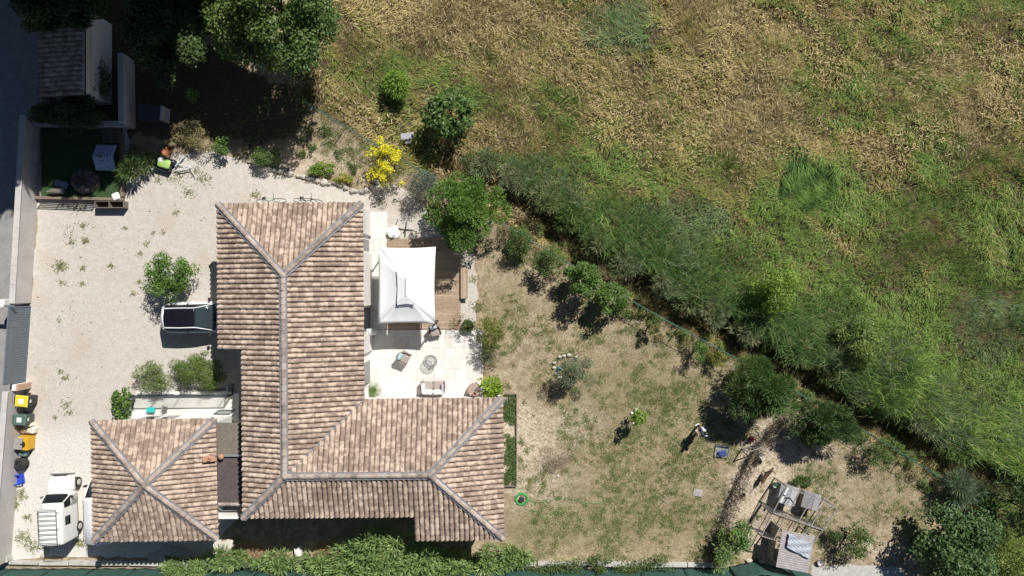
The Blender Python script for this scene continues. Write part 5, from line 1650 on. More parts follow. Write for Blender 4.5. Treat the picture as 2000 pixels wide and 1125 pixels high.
for (x, y) in ((2.3, -.1), (2.28, .12), (2.22, -.25)):
    MB().box((x, y, 1.015), (.10, .05, .02), x * 9).build('paper', M_WHITEC, car)

# ---- old small panel van with a roof rack
vr = P(139, 1046, 0)
van = thing('old_panel_van', 'old white small panel van with a slatted roof rack', 'van', (vr.x, vr.y, .012), R(90 + 2.5))
st = [(0.0, .66, .42, .62, 1.66), (.06, .70, .36, .655, 1.74), (.16, .715, .345, .665, 1.765), (1.0, .735, .33, .685, 1.79), (1.8, .735, .33, .685, 1.785), (1.96, .735, .33, .68, 1.775), (1.975, .735, .33, .68, 1.77), (1.98, .735, .33, .68, 1.77)]
rings = []
for (x, w, zb, wt, zt) in st:
    rings.append(mirror_ring(x, [(0, zb), (w * .94, zb), (w, zb + .1), (w, .95), (w * .97, 1.1), (wt, zt - .08), (wt * .88, zt), (0, zt + .03)]))
MB().loft(rings).build('cargo_body', M_OLDPAINT, van, smooth=True)
rings = []
for (x, w, zb, wt, zt) in ((1.985, .72, .34, .63, 1.52), (2.10, .72, .34, .625, 1.53), (2.32, .715, .34, .60, 1.50)):
    rings.append(mirror_ring(x, [(0, 1.40), (wt * .985, 1.40), (wt, zt - .07), (wt * .86, zt), (0, zt + .025)]))
MB().loft(rings).build('cab_roof', M_OLDPAINT, van, smooth=True)
rings = []
for (x, w, zt) in ((1.985, .72, 1.0), (2.62, .715, 1.0), (2.7, .71, .99)):
    rings.append(mirror_ring(x, [(0, .34), (w * .94, .34), (w, .45), (w, zt - .08), (w * .95, zt), (0, zt + .005)]))
MB().loft(rings).build('cab_body', M_OLDPAINT, van, smooth=True)
rings = []
for (x, w, zt) in ((2.69, .68, 1.01), (2.70, .68, 1.01), (2.75, .68, 1.01), (3.0, .675, .995), (3.35, .63, .93), (3.56, .60, .84), (3.62, .56, .66)):
    rings.append(mirror_ring(x, [(0, .42), (w * .9, .42), (w, .52), (w, zt - .10), (w * .9, zt - .01), (0, zt + .03)]))
MB().loft(rings).build('bonnet', M_OLDPAINT, van, smooth=True)
for sy in (-1, 1):
    rings = []
    for (x, zt, w) in ((2.72, .70, .70), (2.9, .80, .735), (3.15, .82, .745), (3.4, .74, .72), (3.56, .58, .66)):
        rings.append([(x, sy * .60, .40), (x, sy * w, .45), (x, sy * w, zt - .08), (x, sy * .66, zt), (x, sy * .58, zt)])
    MB().loft(rings).build('front_wing', M_OLDPAINT, van, smooth=True)
    slab_quad(MB(), [(2.04, sy * .722, 1.02), (2.58, sy * .715, 1.02), (2.33, sy * .632, 1.40), (2.06, sy * .648, 1.40)][::sy], .008).build('door_window', M_GLASS, van)
    MB().tube([(2.64, sy * .70, 1.0), (2.34, sy * .60, 1.46)], .028, 6).build('windscreen_pillar', M_OLDPAINT, van)
    slab_quad(MB(), [(1.05, sy * .728, 1.08), (1.55, sy * .728, 1.08), (1.55, sy * .692, 1.48), (1.05, sy * .692, 1.48)][::sy], .008).build('side_window', M_GLASS, van)
    MB().box((2.55, sy * .83, 1.04), (.08, .18, .12), R(20 * sy)).build('mirror', M_PLASTIC, van, bevel=.02)
    wheel(van, .62, sy * .66, .29, .15, M_CREAMRIM, sy); wheel(van, 3.12, sy * .70, .29, .15, M_CREAMRIM, sy)
    MB().lathe([(.09, 0), (.08, .03), (.03, .05)], 14, (3.60, sy * .42, .66), Matrix.Rotation(R(90), 4, 'Y')).build('headlight', M_LAMP, van, smooth=True)
    MB().box((-.01, sy * .58, .62), (.04, .10, .2)).build('tail_light', M_RED, van, bevel=.01)
slab_quad(MB(), [(2.68, -.62, 1.01), (2.68, .62, 1.01), (2.33, .56, 1.47), (2.33, -.56, 1.47)], .01).build('windscreen', M_GLASS, van)
MB().box((3.70, 0, .46), (.10, 1.36, .13)).build('front_bumper', M_CHROME, van, bevel=.03)
MB().box((3.66, 0, .66), (.05, .84, .12)).build('grille', M_PLASTIC, van, bevel=.01)
MB().box((-.06, 0, .42), (.10, 1.34, .12)).build('rear_bumper', M_CHROME, van, bevel=.03)
MB().box((2.48, 0, .93), (.25, 1.2, .16)).build('dashboard', M_INT, van, bevel=.03)
for sy in (-.32, .32):
    MB().box((2.04, sy, .82), (.10, .46, .7), 0, R(-8)).build('seat', mat('tan_seat', (.30, .22, .13), .9), van, bevel=.03)
pillow(MB(), (2.42, -.3, 1.04), (.2, .2, .1)).build('yellow_bag', mat('yellow_cloth', (.65, .5, .06), .8), van, smooth=True)
rk = MB()
zr = 1.93
for y in (-.50, .50):
    rk.tube([(.0, y, zr), (2.05, y, zr)], .014, 6)
    for x in (.15, 1.0, 1.9):
        rk.tube([(x, y, zr), (x, y * 1.12, 1.70)], .012, 5)
rack = rk.build('roof_rack', M_PLASTIC, van)
for i in range(9):
    x = .0 + i * 2.05 / 8
    MB().tube([(x, -.50, zr + .012), (x, .50, zr + .012)], .015 if i not in (0, 8) else .018, 6).build('rack_bar', M_PLASTIC, rack)

# ---- modern white van half under the garage eave
vr2 = P(228, 1043, 0)
v2 = thing('delivery_van', 'newer white van parked mostly hidden under the garage eave', 'van', (vr2.x, vr2.y, .012), R(90 + 1.0))
st = [(0.0, .84, .45, .72, 1.72), (.06, .89, .34, .75, 1.80), (1.2, .905, .30, .76, 1.84), (2.4, .905, .30, .755, 1.82), (2.62, .90, .30, .73, 1.78)]
rings = []
for (x, w, zb, wt, zt) in st:
    rings.append(mirror_ring(x, [(0, zb), (w * .94, zb), (w, zb + .12), (w, .95), (w * .97, 1.1), (wt, zt - .10), (wt * .9, zt), (0, zt + .03)]))
MB().loft(rings).build('body', M_PAINT, v2, smooth=True)
rings = []
for (x, w, zb, zt) in ((2.62, .90, .30, 1.04), (3.25, .89, .30, 1.05), (3.6, .87, .30, 1.0), (4.0, .80, .32, .90), (4.2, .66, .40, .72)):
    rings.append(mirror_ring(x, [(0, zb), (w * .92, zb), (w, zb + .14), (w, zt - .14), (w * .9, zt), (0, zt + .03)]))
MB().loft(rings).build('bonnet', M_PAINT, v2, smooth=True)
slab_quad(MB(), [(3.36, -.78, 1.05), (3.36, .78, 1.05), (2.64, .67, 1.76), (2.64, -.67, 1.76)], .01).build('windscreen', M_GLASS, v2)
MB().box((2.95, 0, .9), (.5, 1.4, .2)).build('dashboard', M_INT, v2, bevel=.04)
for sy in (-1, 1):
    MB().tube([(3.38, sy * .82, 1.04), (2.63, sy * .71, 1.74)], .04, 6).build('windscreen_pillar', M_PAINT, v2)
    slab_quad(MB(), [(2.66, sy * .90, 1.08), (3.28, sy * .86, 1.06), (2.72, sy * .745, 1.68), (2.66, sy * .75, 1.68)][::sy], .008).build('door_window', M_GLASS, v2)
    MB().box((3.12, sy * 1.0, 1.12), (.12, .22, .18)).build('mirror', M_PLASTIC, v2, bevel=.03)
    wheel(v2, .8, sy * .80, .31, .2, M_RIM, sy); wheel(v2, 3.4, sy * .80, .31, .2, M_RIM, sy)
    MB().box((-.02, sy * .78, 1.0), (.05, .10, .5)).build('tail_light', M_RED, v2, bevel=.01)
    MB().tube([(.1, sy * .80, 1.70), (2.5, sy * .80, 1.72)], .012, 6).build('roof_seam', M_PLASTIC, v2)
MB().box((-.05, 0, .45), (.12, 1.6, .2)).build('rear_bumper', M_PLASTIC, v2, bevel=.03)
slab_quad(MB(), [(-.012, .6, 1.12), (-.012, -.6, 1.12), (.015, -.55, 1.6), (.015, .55, 1.6)], -.01).build('rear_window', M_GLASS, v2)

def warp(root, half, k):
    """round the nose and tail in plan"""
    for o in list(root.children):
        if o.name.startswith(('wheel', 'seat', 'paper')): continue
        for ob in [o] + list(o.children):
            for v in ob.data.vertices:
                t_ = (v.co.x - half) / half
                v.co.x -= t_ * abs(t_) * k * min(abs(v.co.y), .9) ** 2
for root in (car, van, v2):
    for o in root.children:
        if o.name.split('.')[0] in ({'body', 'roof'} if root is car else {'front_wing', 'bonnet', 'cargo_body'} if root is van else {'bonnet'}):
            sb = o.modifiers.new('round', 'SUBSURF'); sb.levels = 2; sb.render_levels = 2
warp(car, 2.05, .24); warp(van, 1.8, .10); warp(v2, 2.1, .18)

# bicycles leaning on the end wall of the villa (peeping out from the eave)
M_BIKE = []
def bicycle(u, v, rz, label, fc):
    q = P(u, v, .5)
    t = thing('bicycle', label, 'bicycle', (q.x, q.y, .012), rz, 'bicycles against the villa end wall')
    mb = mat('bike_' + fc[0], fc[1], .4)
    for x in (-.5, .5):
        w = MB().tube([(x + .33 * math.cos(a), 0, .34 + .33 * math.sin(a)) for a in [6.2832 * k / 26 for k in range(26)]], .018, 6, closed=True).build('wheel', M_RUBBER, t)
        sp = MB()
        for k in range(9):
            a = math.pi * k / 9
            sp.bar((x + .32 * math.cos(a), 0, .34 + .32 * math.sin(a)), (x - .32 * math.cos(a), 0, .34 - .32 * math.sin(a)), .004)
        sp.build('spokes', M_RIM, w)
    fr = MB()
    for a, b_ in (((-.5, 0, .34), (-.1, 0, .32)), ((-.1, 0, .32), (-.22, 0, .78)), ((-.22, 0, .72), (.33, 0, .78)), ((-.1, 0, .32), (.34, 0, .70)), ((-.5, 0, .34), (-.21, 0, .74)), ((.5, 0, .34), (.32, 0, .86))):
        fr.tube([a, b_], .018, 6)
    fr.build('frame', mb, t)
    MB().box((-.23, 0, .86), (.24, .13, .06), taper=.8).build('saddle', M_PLASTIC, t, bevel=.02)
    MB().tube([(.30, -.28, .98), (.36, -.1, .96), (.32, 0, .9), (.36, .1, .96), (.30, .28, .98)], .014, 6).build('handlebar', M_PLASTIC, t)
    t.rotation_euler = (R(-14), 0, rz)
bicycle(528, 395, R(4), 'bicycle with green and white frame peeping from the villa eave', ('green_white', (.35, .5, .35)))
bicycle(600, 395, R(-3), 'black bicycle peeping from under the villa eave', ('black', (.02, .02, .025)))
# ============================================================ left side: shed, grass terrace, bins, railing terrace
# ---- tiled shed behind the corner
ZS0, ZS1 = 2.15, 2.65
a = P(80, 190, ZS0); b_ = P(166, 35, ZS1)
shx0, shy0, shx1, shy1 = a.x, a.y, b_.x, b_.y
shy1 = P(100, 18, ZS0).y
ks = (ZS1 - ZS0) / (shx1 - shx0)
shed = thing('tiled_shed', 'small white shed with a lean-to tile roof in the dark back corner', 'shed', ((shx0 + shx1) / 2, (shy0 + shy1) / 2, 0))
MB().prism([(shx0 + .25, shy0 + .15), (shx1 - .12, shy0 + .15), (shx1 - .12, shy1), (shx0 + .25, shy1)], -.05, ZS0 + .02).build('wall', M_WHITE, shed, world=True)
sroof = MB().prism([(shx0 + .15, shy0 + .05), (shx1 - .05, shy0 + .05), (shx1 - .05, shy1), (shx0 + .15, shy1)], ZS0 - .10, ZS0 - .02).build('roof', M_SOFFIT, shed, world=True)
SR = Roof(shed, sroof)
SR.plane(Vector((shx0, shy1)), ZS0, Vector((0, -1)), Vector((1, 0)), ks, [(0, 0), (shy1 - shy0, 0), (shy1 - shy0, shx1 - shx0), (0, shx1 - shx0)], None)
SR.finish(300)
MB().prism([(shx1 - .14, shy0 + .15), (shx1 - .04, shy0 + .15), (shx1 - .04, shy1), (shx1 - .14, shy1)], ZS0 - .05, ZS1 + .03).build('gable_strip', M_WHITE, sroof, world=True)

# ---- terrace of artificial grass
M_TURF = mat('artificial_grass', (.028, .062, .018), .95, (.042, .085, .025), 40, bump=.8, bscale=160)
M_SLEEPER = mat('weathered_sleeper', (.25, .20, .15), .9, (.17, .135, .10), 9, bump=.3)
gx0, gy0, gx1, gy1 = rectpx(84, 252, 240, 386)
o = MB().box(((gx0 + gx1) / 2, (gy0 + gy1) / 2, .06), (gx1 - gx0, gy1 - gy0, .2)).build('artificial_grass', M_TURF)
tag(o, 'raised terrace of artificial grass in the walled corner', 'terrace', kind='structure')
def sleepers(pts, label, z=.2):
    A, B = P(*pts[0]), P(*pts[1])
    t = thing('timber_edging', label, 'edging', (A + B) / 2)
    n = max(1, int((B - A).length / 1.8))
    for i in range(n):
        p, q_ = A.lerp(B, i / n), A.lerp(B, (i + 1) / n - .01)
        MB().bar((p.x, p.y, z - .06), (q_.x, q_.y, z - .06), .16, .24).build('sleeper', M_SLEEPER, t, world=True, bevel=.01)
    return t
sleepers([(74, 387), (246, 390)], 'timber sleeper along the lower edge of the artificial grass')
sleepers([(243, 385), (240, 258)], 'timber sleeper between the artificial grass and the strap-leaf plant')
# slatted black screen and twin planter box outside the edging
q0, q1 = P(82, 396), P(188, 400)
t = thing('slat_screen', 'low black slatted screen below the artificial grass terrace', 'screen', (q0 + q1) / 2)
for z in (.08, .2, .32, .44):
    MB().bar((q0.x, q0.y, z), (q1.x, q1.y, z), .02, .06).build('slat', M_PLASTIC, t, world=True)
for i in range(4):
    q = q0.lerp(q1, i / 3)
    MB().box((q.x, q.y + .03, .25), (.05, .04, .5)).build('post', M_PLASTIC, t, world=True)
q = P(217, 400, .3)
t = thing('planter_box', 'grey timber planter box with two empty compartments', 'planter', (q.x, q.y, .012))
L_, W_ = 1.62, .36
for (x, y, lx, ly) in ((0, W_ / 2, L_, .035), (0, -W_ / 2, L_, .035), (-L_ / 2, 0, .035, W_ + .03), (L_ / 2, 0, .035, W_ + .03), (0, 0, .035, W_ - .04)):
    MB().box((x, y, .25), (lx, ly, .5)).build('board', M_EDGE, t)
MB().box((0, 0, .1), (L_ - .05, W_ - .05, .12)).build('soil', mat('soil', (.07, .05, .035)), t)
# folded printed board leaning on a box
M_BLUEP = mat('pale_blue_print', (.40, .47, .62), .6, (.36, .43, .57), 3)
M_BROWN = mat('brown_print', (.33, .22, .13), .7)
M_NAVY = mat('navy_print', (.07, .09, .17), .7)
q = P(211, 309, .45)
t = thing('printed_table', 'pale blue folding board with a round emblem and script lettering, in shade', 'table', (q.x, q.y, .16), R(-1))
# two leaves meeting in a raised crease
zt_ = lambda y: .80 - .5 * abs(y)
for sy in (1, -1):
    slab_quad(MB(), [(-.57, 0.002 * sy, zt_(0)), (.57, 0.002 * sy, zt_(0)), (.57, sy * .72, zt_(.72)), (-.57, sy * .72, zt_(.72))][::sy], -.025).build('top_leaf', M_BLUEP, t)
mb = MB()
for k in range(30):
    a0, a1 = 6.2832 * k / 30, 6.2832 * (k + 1) / 30
    pr = lambda r_, a_: (r_ * math.cos(a_) - .15, r_ * math.sin(a_), zt_(r_ * math.sin(a_)) + .006)
    mb.add([pr(.25, a0), pr(.25, a1), pr(.215, a1), pr(.215, a0)], [(0, 1, 2, 3)])
mb.build('emblem_ring', M_NAVY, t)
mb = MB()
for k in range(16):
    a0, a1 = 6.2832 * k / 16, 6.2832 * (k + 1) / 16
    mb.add([pr(.0, a0), pr(.13, a0), pr(.13, a1)], [(0, 1, 2)])
mb.build('emblem_disc', M_BROWN, t)
mb = MB()
rs = random.Random(5)
for k in range(7):
    y = .30 - k * .09
    mb.tube([(xq, yq, zt_(yq) + .008) for (xq, yq) in ((.24 + rs.uniform(-.03, .03), y), (.30 if k % 2 else .18, y - .03), (.20, y - .05), (.26, y - .085))], .009, 4)
mb.build('lettering', M_NAVY, t)
for sx in (-.45, .45):
    for sy in (-.45, .45):
        MB().tube([(sx, sy, 0), (sx * .8, sy * .8, .42)], .015, 6).build('leg', M_DKMETAL, t)
# stack of dark slats behind it
q = P(217, 264, .3)
t = thing('slat_pallet', 'dark wooden pallet of narrow slats below the low shaded wall', 'pallet', (q.x, q.y, .16))
for i in range(7):
    MB().box((0, -.36 + i * .12, .14), (1.0, .07, .025)).build('slat', M_EDGE, t)
for x in (-.42, 0, .42):
    MB().box((x, 0, .065), (.08, .84, .12)).build('bearer', M_EDGE, t)
# brown cover slumped over something round
q = P(166, 354, .25)
t = thing('covered_fire_pit', 'slumped brown fabric cover over a round object on the artificial grass', 'cover', (q.x, q.y, .16))
rings = []
for (s, z) in ((1.0, .0), (.98, .12), (.8, .34), (.55, .40), (.25, .36), (.04, .38)):
    rings.append([(.80 * s * (1 + .07 * math.sin(k * 3.1 + z * 9)) * math.cos(6.2832 * k / 26), .72 * s * (1 + .07 * math.cos(k * 2.3 + z * 7)) * math.sin(6.2832 * k / 26), z * (1 + .22 * math.sin(k * 1.9)) + .01) for k in range(26)])
MB().loft(rings).build('cover_cloth', mat('brown_fabric', (.15, .125, .11), .9, (.10, .085, .08), 6, bump=.4, bscale=9), t, smooth=False)
M_TIN = mat('dull_tin', (.33, .30, .26), .5, (.25, .22, .19), 9, metal=.3)
q = P(116, 374, .2)
t = thing('metal_canister', 'dull metal canister lying on its side by the timber edging', 'canister', (q.x, q.y, .19), R(4))
MB().lathe([(.1, -.36), (.17, -.30), (.18, .3), (.16, .36)], 16, (0, 0, .18), Matrix.Rotation(R(90), 4, 'Y')).build('barrel', M_TIN, t, smooth=True)
MB().lathe([(.06, 0), (.06, .22)], 12, (-.36, 0, .18), Matrix.Rotation(R(-90), 4, 'Y')).build('neck', M_TIN, t)
q = P(122, 360, .2)
t = thing('folded_tarp', 'crumpled grey-blue tarpaulin behind the metal canister', 'tarp', (q.x, q.y, .16), R(-15))
pillow(MB(), (0, 0, .14), (.78, .42, .28)).build('folds', mat('greyblue_tarp', (.25, .28, .36), .7, (.16, .18, .24), 7, bump=.6, bscale=7), t)
q = P(228, 384, .2)
o = pillow(MB(), (q.x, q.y, .28), (.44, .42, .16), R(20)).build('white_cloth_bag', M_WHITEC, None, smooth=True)
tag(o, 'crumpled white cloth bag on the corner of the timber edging', 'bag')
# dark chest against the shaded wall
q = P(300, 222, .5)
t = thing('garden_chest', 'dark storage chest with a pale end beside the shaded wall', 'chest', (q.x, q.y, 0), R(-4))
MB().box((-.1, 0, .35), (1.3, .8, .7)).build('box', mat('dark_chest', (.06, .06, .075), .7), t, bevel=.02)
MB().box((-.1, 0, .725), (1.34, .84, .05)).build('lid', MATS['dark_chest'], t, bevel=.015)
MB().box((.62, 0, .45), (.10, .8, .9)).build('end_panel', M_WALL, t, bevel=.01)
# tipped pot, crate with green bag, black ball, white pipes
q = P(327, 294, .3)
t = thing('tipped_pot', 'orange terracotta pot tipped on its side with dry roots spilling out', 'pot', (q.x, q.y, .01))
Mt = Matrix.Translation((0, 0, .27)) @ Matrix.Rotation(R(25), 4, 'Z') @ Matrix.Rotation(R(-115), 4, 'Y') @ Matrix.Translation((0, 0, -.2))
mb = MB()
mb.lathe([(.16, 0), (.24, .34), (.28, .36), (.285, .44), (.25, .44), (.22, .36), (.14, .03)], 22, (0, 0, 0), Mt, cap=False)
mb.build('pot_body', mat('bright_terracotta', (.50, .20, .095), .8, (.42, .165, .08), 7), t, smooth=True)
me, _ = crown_mesh('dry_roots', (.3, .22, .16), .16, 300, .16, .015, ((.30, .22, .13), (.36, .28, .18), (.24, .17, .1)), 151, 8, .6)
o = link_mesh('dry_roots', me, t); o.location = (-.2, -.12, 0)
q = P(320, 320, .2)
t = thing('black_crate', 'black plastic crate holding a bright green printed sack', 'crate', (q.x, q.y, .012), R(-17))
for (x, y, lx, ly) in ((0, .36, .95, .04), (0, -.36, .95, .04), (-.46, 0, .04, .72), (.46, 0, .04, .72)):
    MB().box((x, y, .17), (lx, ly, .34)).build('side', M_PLASTIC, t)
MB().box((0, 0, .03), (.92, .70, .04)).build('base', M_PLASTIC, t)
t2 = thing('green_sack', 'bright green and white sack lying in the black crate', 'sack', (q.x, q.y, .065), R(-17))
pillow(MB(), (.06, .02, .18), (.80, .56, .26)).build('sack_body', mat('lime_plastic', (.36, .55, .16), .5, (.30, .47, .12), 4, bump=.3, bscale=8), t2, smooth=True)
pillow(MB(), (-.16, .16, .24), (.34, .3, .18), R(20)).build('white_bag', M_WHITEC, t2, smooth=True)
q = P(339, 318, .15)
o = MB().lathe([(.02, 0), (.13, .03), (.19, .12), (.18, .22), (.09, .31), (.02, .33)], 18, (q.x, q.y, .01)).build('black_sack', mat('black_plastic_bag', (.02, .02, .03), .3, (.03, .03, .04), 9, bump=.8, bscale=14), None, smooth=True)
tag(o, 'shiny black tied bag beside the green sack', 'bag')
M_PIPE = mat('white_pipe', (.72, .73, .74), .45, (.62, .63, .64), 5)
rs = random.Random(12)
for k, (u0, v0, u1, v1, lab) in enumerate([(338, 337, 372, 330, 'white pipe lying at the bottom of the loose pipe pile'), (340, 333, 366, 302, 'long white pipe crossing up towards the pale dry shrub'), (342, 335, 374, 324, 'white pipe in the middle of the loose pile'), (352, 322, 376, 326, 'short white pipe across the pile'), (372, 326, 385, 347, 'thin white pipe lying apart, pointing at the house'), (346, 326, 362, 308, 'white pipe next to the black tied bag'), (350, 334, 378, 329, 'outer white pipe along the lower side of the pile')]):
    a, b_ = P(u0, v0), P(u1, v1)
    mb = MB(); r_ = .03 if k != 4 else .018
    mb.tube([(a.x, a.y, .05 + k * .035), (b_.x, b_.y, .05 + k * .035 + rs.uniform(-.02, .03))], r_, 8)
    o = mb.build('white_pipe', M_PIPE)
    tag(o, lab, 'pipe', 'loose white pipes on the gravel')
# ---- wheelie bins and things along the wall
M_BINB = mat('bin_black', (.03, .03, .032), .5, (.04, .04, .042), 12)
M_BING = mat('bin_green', (.06, .085, .075), .5, (.07, .10, .085), 12)
M_YELL = mat('yellow_lid', (.68, .62, .05), .45, (.60, .55, .05), 5)
M_LIDG = mat('green_lid', (.10, .16, .135), .45, (.085, .14, .12), 5)
M_STICK = mat('white_label', (.80, .80, .79), .5)
def bin_(u, v, rz, label, bm_, lm, h, w):
    q = P(u, v, 0)
    t = thing('wheelie_bin', label, 'bin', (q.x, q.y, .012), rz)
    rings = [[(-w * .38, -w * .36, .07), (w * .38, -w * .36, .07), (w * .38, w * .36, .07), (-w * .38, w * .36, .07)], [(-w * .5, -w * .46, h * .93), (w * .5, -w * .46, h * .93), (w * .5, w * .46, h * .93), (-w * .5, w * .46, h * .93)]]
    MB().loft(rings).build('body', bm_, t, bevel=.03)
    lid = MB().loft([[(-w * .56, -w * .5, h * .935), (w * .54, -w * .5, h * .935), (w * .54, w * .5, h * .935), (-w * .56, w * .5, h * .935)], [(-w * .50, -w * .44, h), (w * .46, -w * .44, h * 1.0), (w * .46, w * .44, h * 1.0), (-w * .50, w * .44, h)]]).build('lid', lm, t, bevel=.02)
    MB().box((0, 0, h + .004), (w * .42, w * .42, .004)).build('sticker', M_STICK, lid)
    MB().box((w * .505, 0, h * .72), (.01, w * .25, w * .25), 0, R(8)).build('sticker', M_STICK, t)
    MB().tube([(-w * .62, -w * .4, h * .93), (-w * .62, w * .4, h * .93)], .018, 8).build('handle', bm_, t)
    for s in (-1, 1):
        MB().lathe([(.1, -.025), (.1, .025)], 16, (-w * .42, s * w * .42, .1), Matrix.Rotation(R(90), 4, 'X')).build('wheel', M_RUBBER, t)
bin_(67, 778, R(-6), 'black wheelie bin with a yellow lid and white label', M_BINB, M_YELL, 1.05, .66)
bin_(61, 814, R(-4), 'green-lidded dark wheelie bin next to the jerrycans', M_BING, M_LIDG, .95, .64)
M_JERRY = mat('cream_plastic', (.66, .60, .46), .5, (.58, .52, .38), 6)
M_JERRYW = mat('white_plastic', (.74, .72, .64), .5, (.68, .66, .58), 6)
def jerry(u, v, rz, label, m1, lid, d=(.36, .27, .38)):
    q = P(u, v, .2)
    t = thing('jerrycan', label, 'jerrycan', (q.x, q.y, .012), rz, 'jerrycans beside the bins')
    MB().box((0, 0, d[2] / 2), d, taper=.9).build('can', m1, t, bevel=.05)
    MB().tube([(-.12, 0, d[2] - .01), (-.1, 0, d[2] + .06), (.02, 0, d[2] + .06), (.04, 0, d[2] - .01)], .022, 8).build('handle', m1, t)
    MB().lathe([(.045, d[2] - .01), (.045, d[2] + .045)], 12, (.11, 0, 0)).build('cap', lid, t)
jerry(58, 829, R(10), 'white jerrycan with a yellow cap beside the green-lidded bin', M_JERRYW, M_YELL)
jerry(56, 840, R(-8), 'cream jerrycan below the yellow-capped one', M_JERRY, M_JERRYW)
jerry(66, 840, R(80), 'cream jerrycan turned sideways at the edge of the gravel', M_JERRYW, M_JERRYW)
jerry(48, 841, R(30), 'darker honey-coloured jerrycan against the wall', mat('honey_plastic', (.55, .38, .16), .5), M_JERRY, (.3, .25, .33))
q = P(52, 864, .3)
t = thing('yellow_machine', 'boxy yellow compressor with a grey fan grille', 'machine', (q.x, q.y, .012), R(-4))
M_YEL2 = mat('machine_yellow', (.68, .40, .02), .5, (.58, .33, .02), 6)
MB().box((0, 0, .32), (.62, .74, .60)).build('casing', M_YEL2, t, bevel=.02)
MB().box((-.2, 0, .66), (.50, .66, .10)).build('hood', mat('grey_hood', (.32, .31, .29), .6), t, bevel=.02)
MB().lathe([(.20, .0), (.19, .04), (.05, .05)], 20, (-.02, -.02, .66)).build('fan_grille', M_DKMETAL, t)
for x in (.22, .28):
    MB().box((x, 0, .635), (.03, .70, .03)).build('rib', M_YEL2, t)
q = P(48, 884, .2)
t = thing('green_toolbox', 'dark green toolbox between the yellow machine and the spare wheel', 'toolbox', (q.x, q.y, .012), R(-6))
MB().box((0, 0, .16), (.42, .30, .3)).build('box', mat('petrol_green', (.06, .12, .11), .5), t, bevel=.02)
MB().box((0, 0, .325), (.44, .32, .03)).build('lid', mat('petrol_lid', (.12, .2, .19), .5), t, bevel=.01)
MB().tube([(-.1, 0, .34), (-.08, 0, .39), (.08, 0, .39), (.1, 0, .34)], .012, 6).build('handle', M_PLASTIC, t)
q = P(44, 905, .1)
t = thing('spare_wheel', 'black spare wheel lying flat on the gravel', 'wheel', (q.x, q.y, .012))
for z in (0, .19):
    MB().lathe([(.19, .0), (.34, .0), (.37, .05), (.37, .13), (.34, .18), (.19, .18)], 24, (0.02 * z, 0, z), cap=False).build('tyre', M_RUBBER, t, smooth=True)
MB().lathe([(.2, .30), (.19, .31), (.1, .29), (.06, .33), (.02, .33)], 20).build('rim', M_DKMETAL, t)
q = P(36, 936, .15)
t = thing('blue_crate', 'bright blue plastic crate on the gravel at the foot of the wall', 'crate', (q.x, q.y, .012), R(8))
M_BLUE = mat('blue_plastic', (.02, .07, .52), .45, (.02, .06, .45), 6)
for (x, y, lx, ly) in ((0, .26, .5, .02), (0, -.26, .5, .02), (-.25, 0, .02, .52), (.25, 0, .02, .52)):
    MB().box((x, y, .06), (lx, ly, .12)).build('side', M_BLUE, t)
    MB().box((x, y, .27), (lx + .02, ly + .02, .06)).build('rim', M_BLUE, t)
    for k in (-1, 0, 1):
        MB().box((x + (k * lx * .33 if lx > .1 else 0), y + (k * ly * .33 if ly > .1 else 0), .18), (.04, .04, .14)).build('upright', M_BLUE, t)
MB().box((0, 0, .02), (.5, .52, .03)).build('base', M_BLUE, t)
q = P(15, 1090, .2)
t = thing('concrete_post', 'grey concrete post stump at the wall end by the green net', 'post', (q.x, q.y, 0))
MB().box((0, 0, .2), (.3, .32, .42), .1, taper=.9).build('stump', M_CONC, t, bevel=.03)
MB().box((0, 0, .43), (.32, .34, .05), .1).build('cap', M_CONC, t, bevel=.02)

# ---- railing terrace in front of the garage
rx0, ry0, rx1, ry1 = rectpx(262, 767, 468, 822)
o = MB().prism([(P(236, 822).x, P(236, 822).y), (rx1, ry0), (rx1, ry1), (P(268, 766).x, P(268, 766).y), (P(262, 800).x, P(262, 800).y)], -.05, .10).build('white_terrace', mat('white_stone', (.70, .68, .64), .8, (.62, .60, .56), 2))
tag(o, 'white paved terrace with a railing in front of the garage', 'terrace', kind='structure')
M_RAIL = mat('slate_blue_metal', (.10, .13, .15), .5, (.085, .11, .13), 5, metal=.4)
def railing(pts, label, z0=.10, h=.95, gap=.115):
    t = thing('terrace_railing', label, 'railing', P(*pts[0]))
    for a, b_ in zip(pts[:-1], pts[1:]):
        A, B = P(*a), P(*b_)
        L = (B - A).length; n = max(1, int(L / gap))
        for z in (z0 + .10, z0 + h):
            MB().bar((A.x, A.y, z), (B.x, B.y, z), .045, .04).build('rail', M_RAIL, t, world=True)
        for i in range(n + 1):
            q = A.lerp(B, i / n)
            big = i % 11 == 0 or i == n
            if big: MB().box((q.x, q.y, z0 + h / 2 + .01), (.045, .045, h + .04)).build('post', M_RAIL, t, world=True)
            else: MB().bar((q.x, q.y, z0 + .10), (q.x, q.y, z0 + h), .021).build('baluster', M_RAIL, t, world=True)
    return t
railing([(262, 799), (268, 772), (456, 770)], 'long slate-blue railing along the edge of the white terrace')
railing([(456, 770), (459, 749)], 'short railing turning off the end of the long one beside the villa')
t = thing('floor_grating', 'slate-blue metal grating lying on the white terrace by the villa', 'grating', P(434, 805, .1))
A0 = [P(417, 809, .14), P(448, 809, .14), P(458, 801, .14), P(428, 801, .14)]
for i in range(4):
    MB().bar(tuple(A0[i]), tuple(A0[(i + 1) % 4]), .04, .03).build('frame_bar', M_RAIL, t, world=True)
for i in range(1, 8):
    MB().bar(tuple(A0[0].lerp(A0[1], i / 8)), tuple(A0[3].lerp(A0[2], i / 8)), .022, .02).build('bar', M_RAIL, t, world=True)
q = P(296, 800, .15)
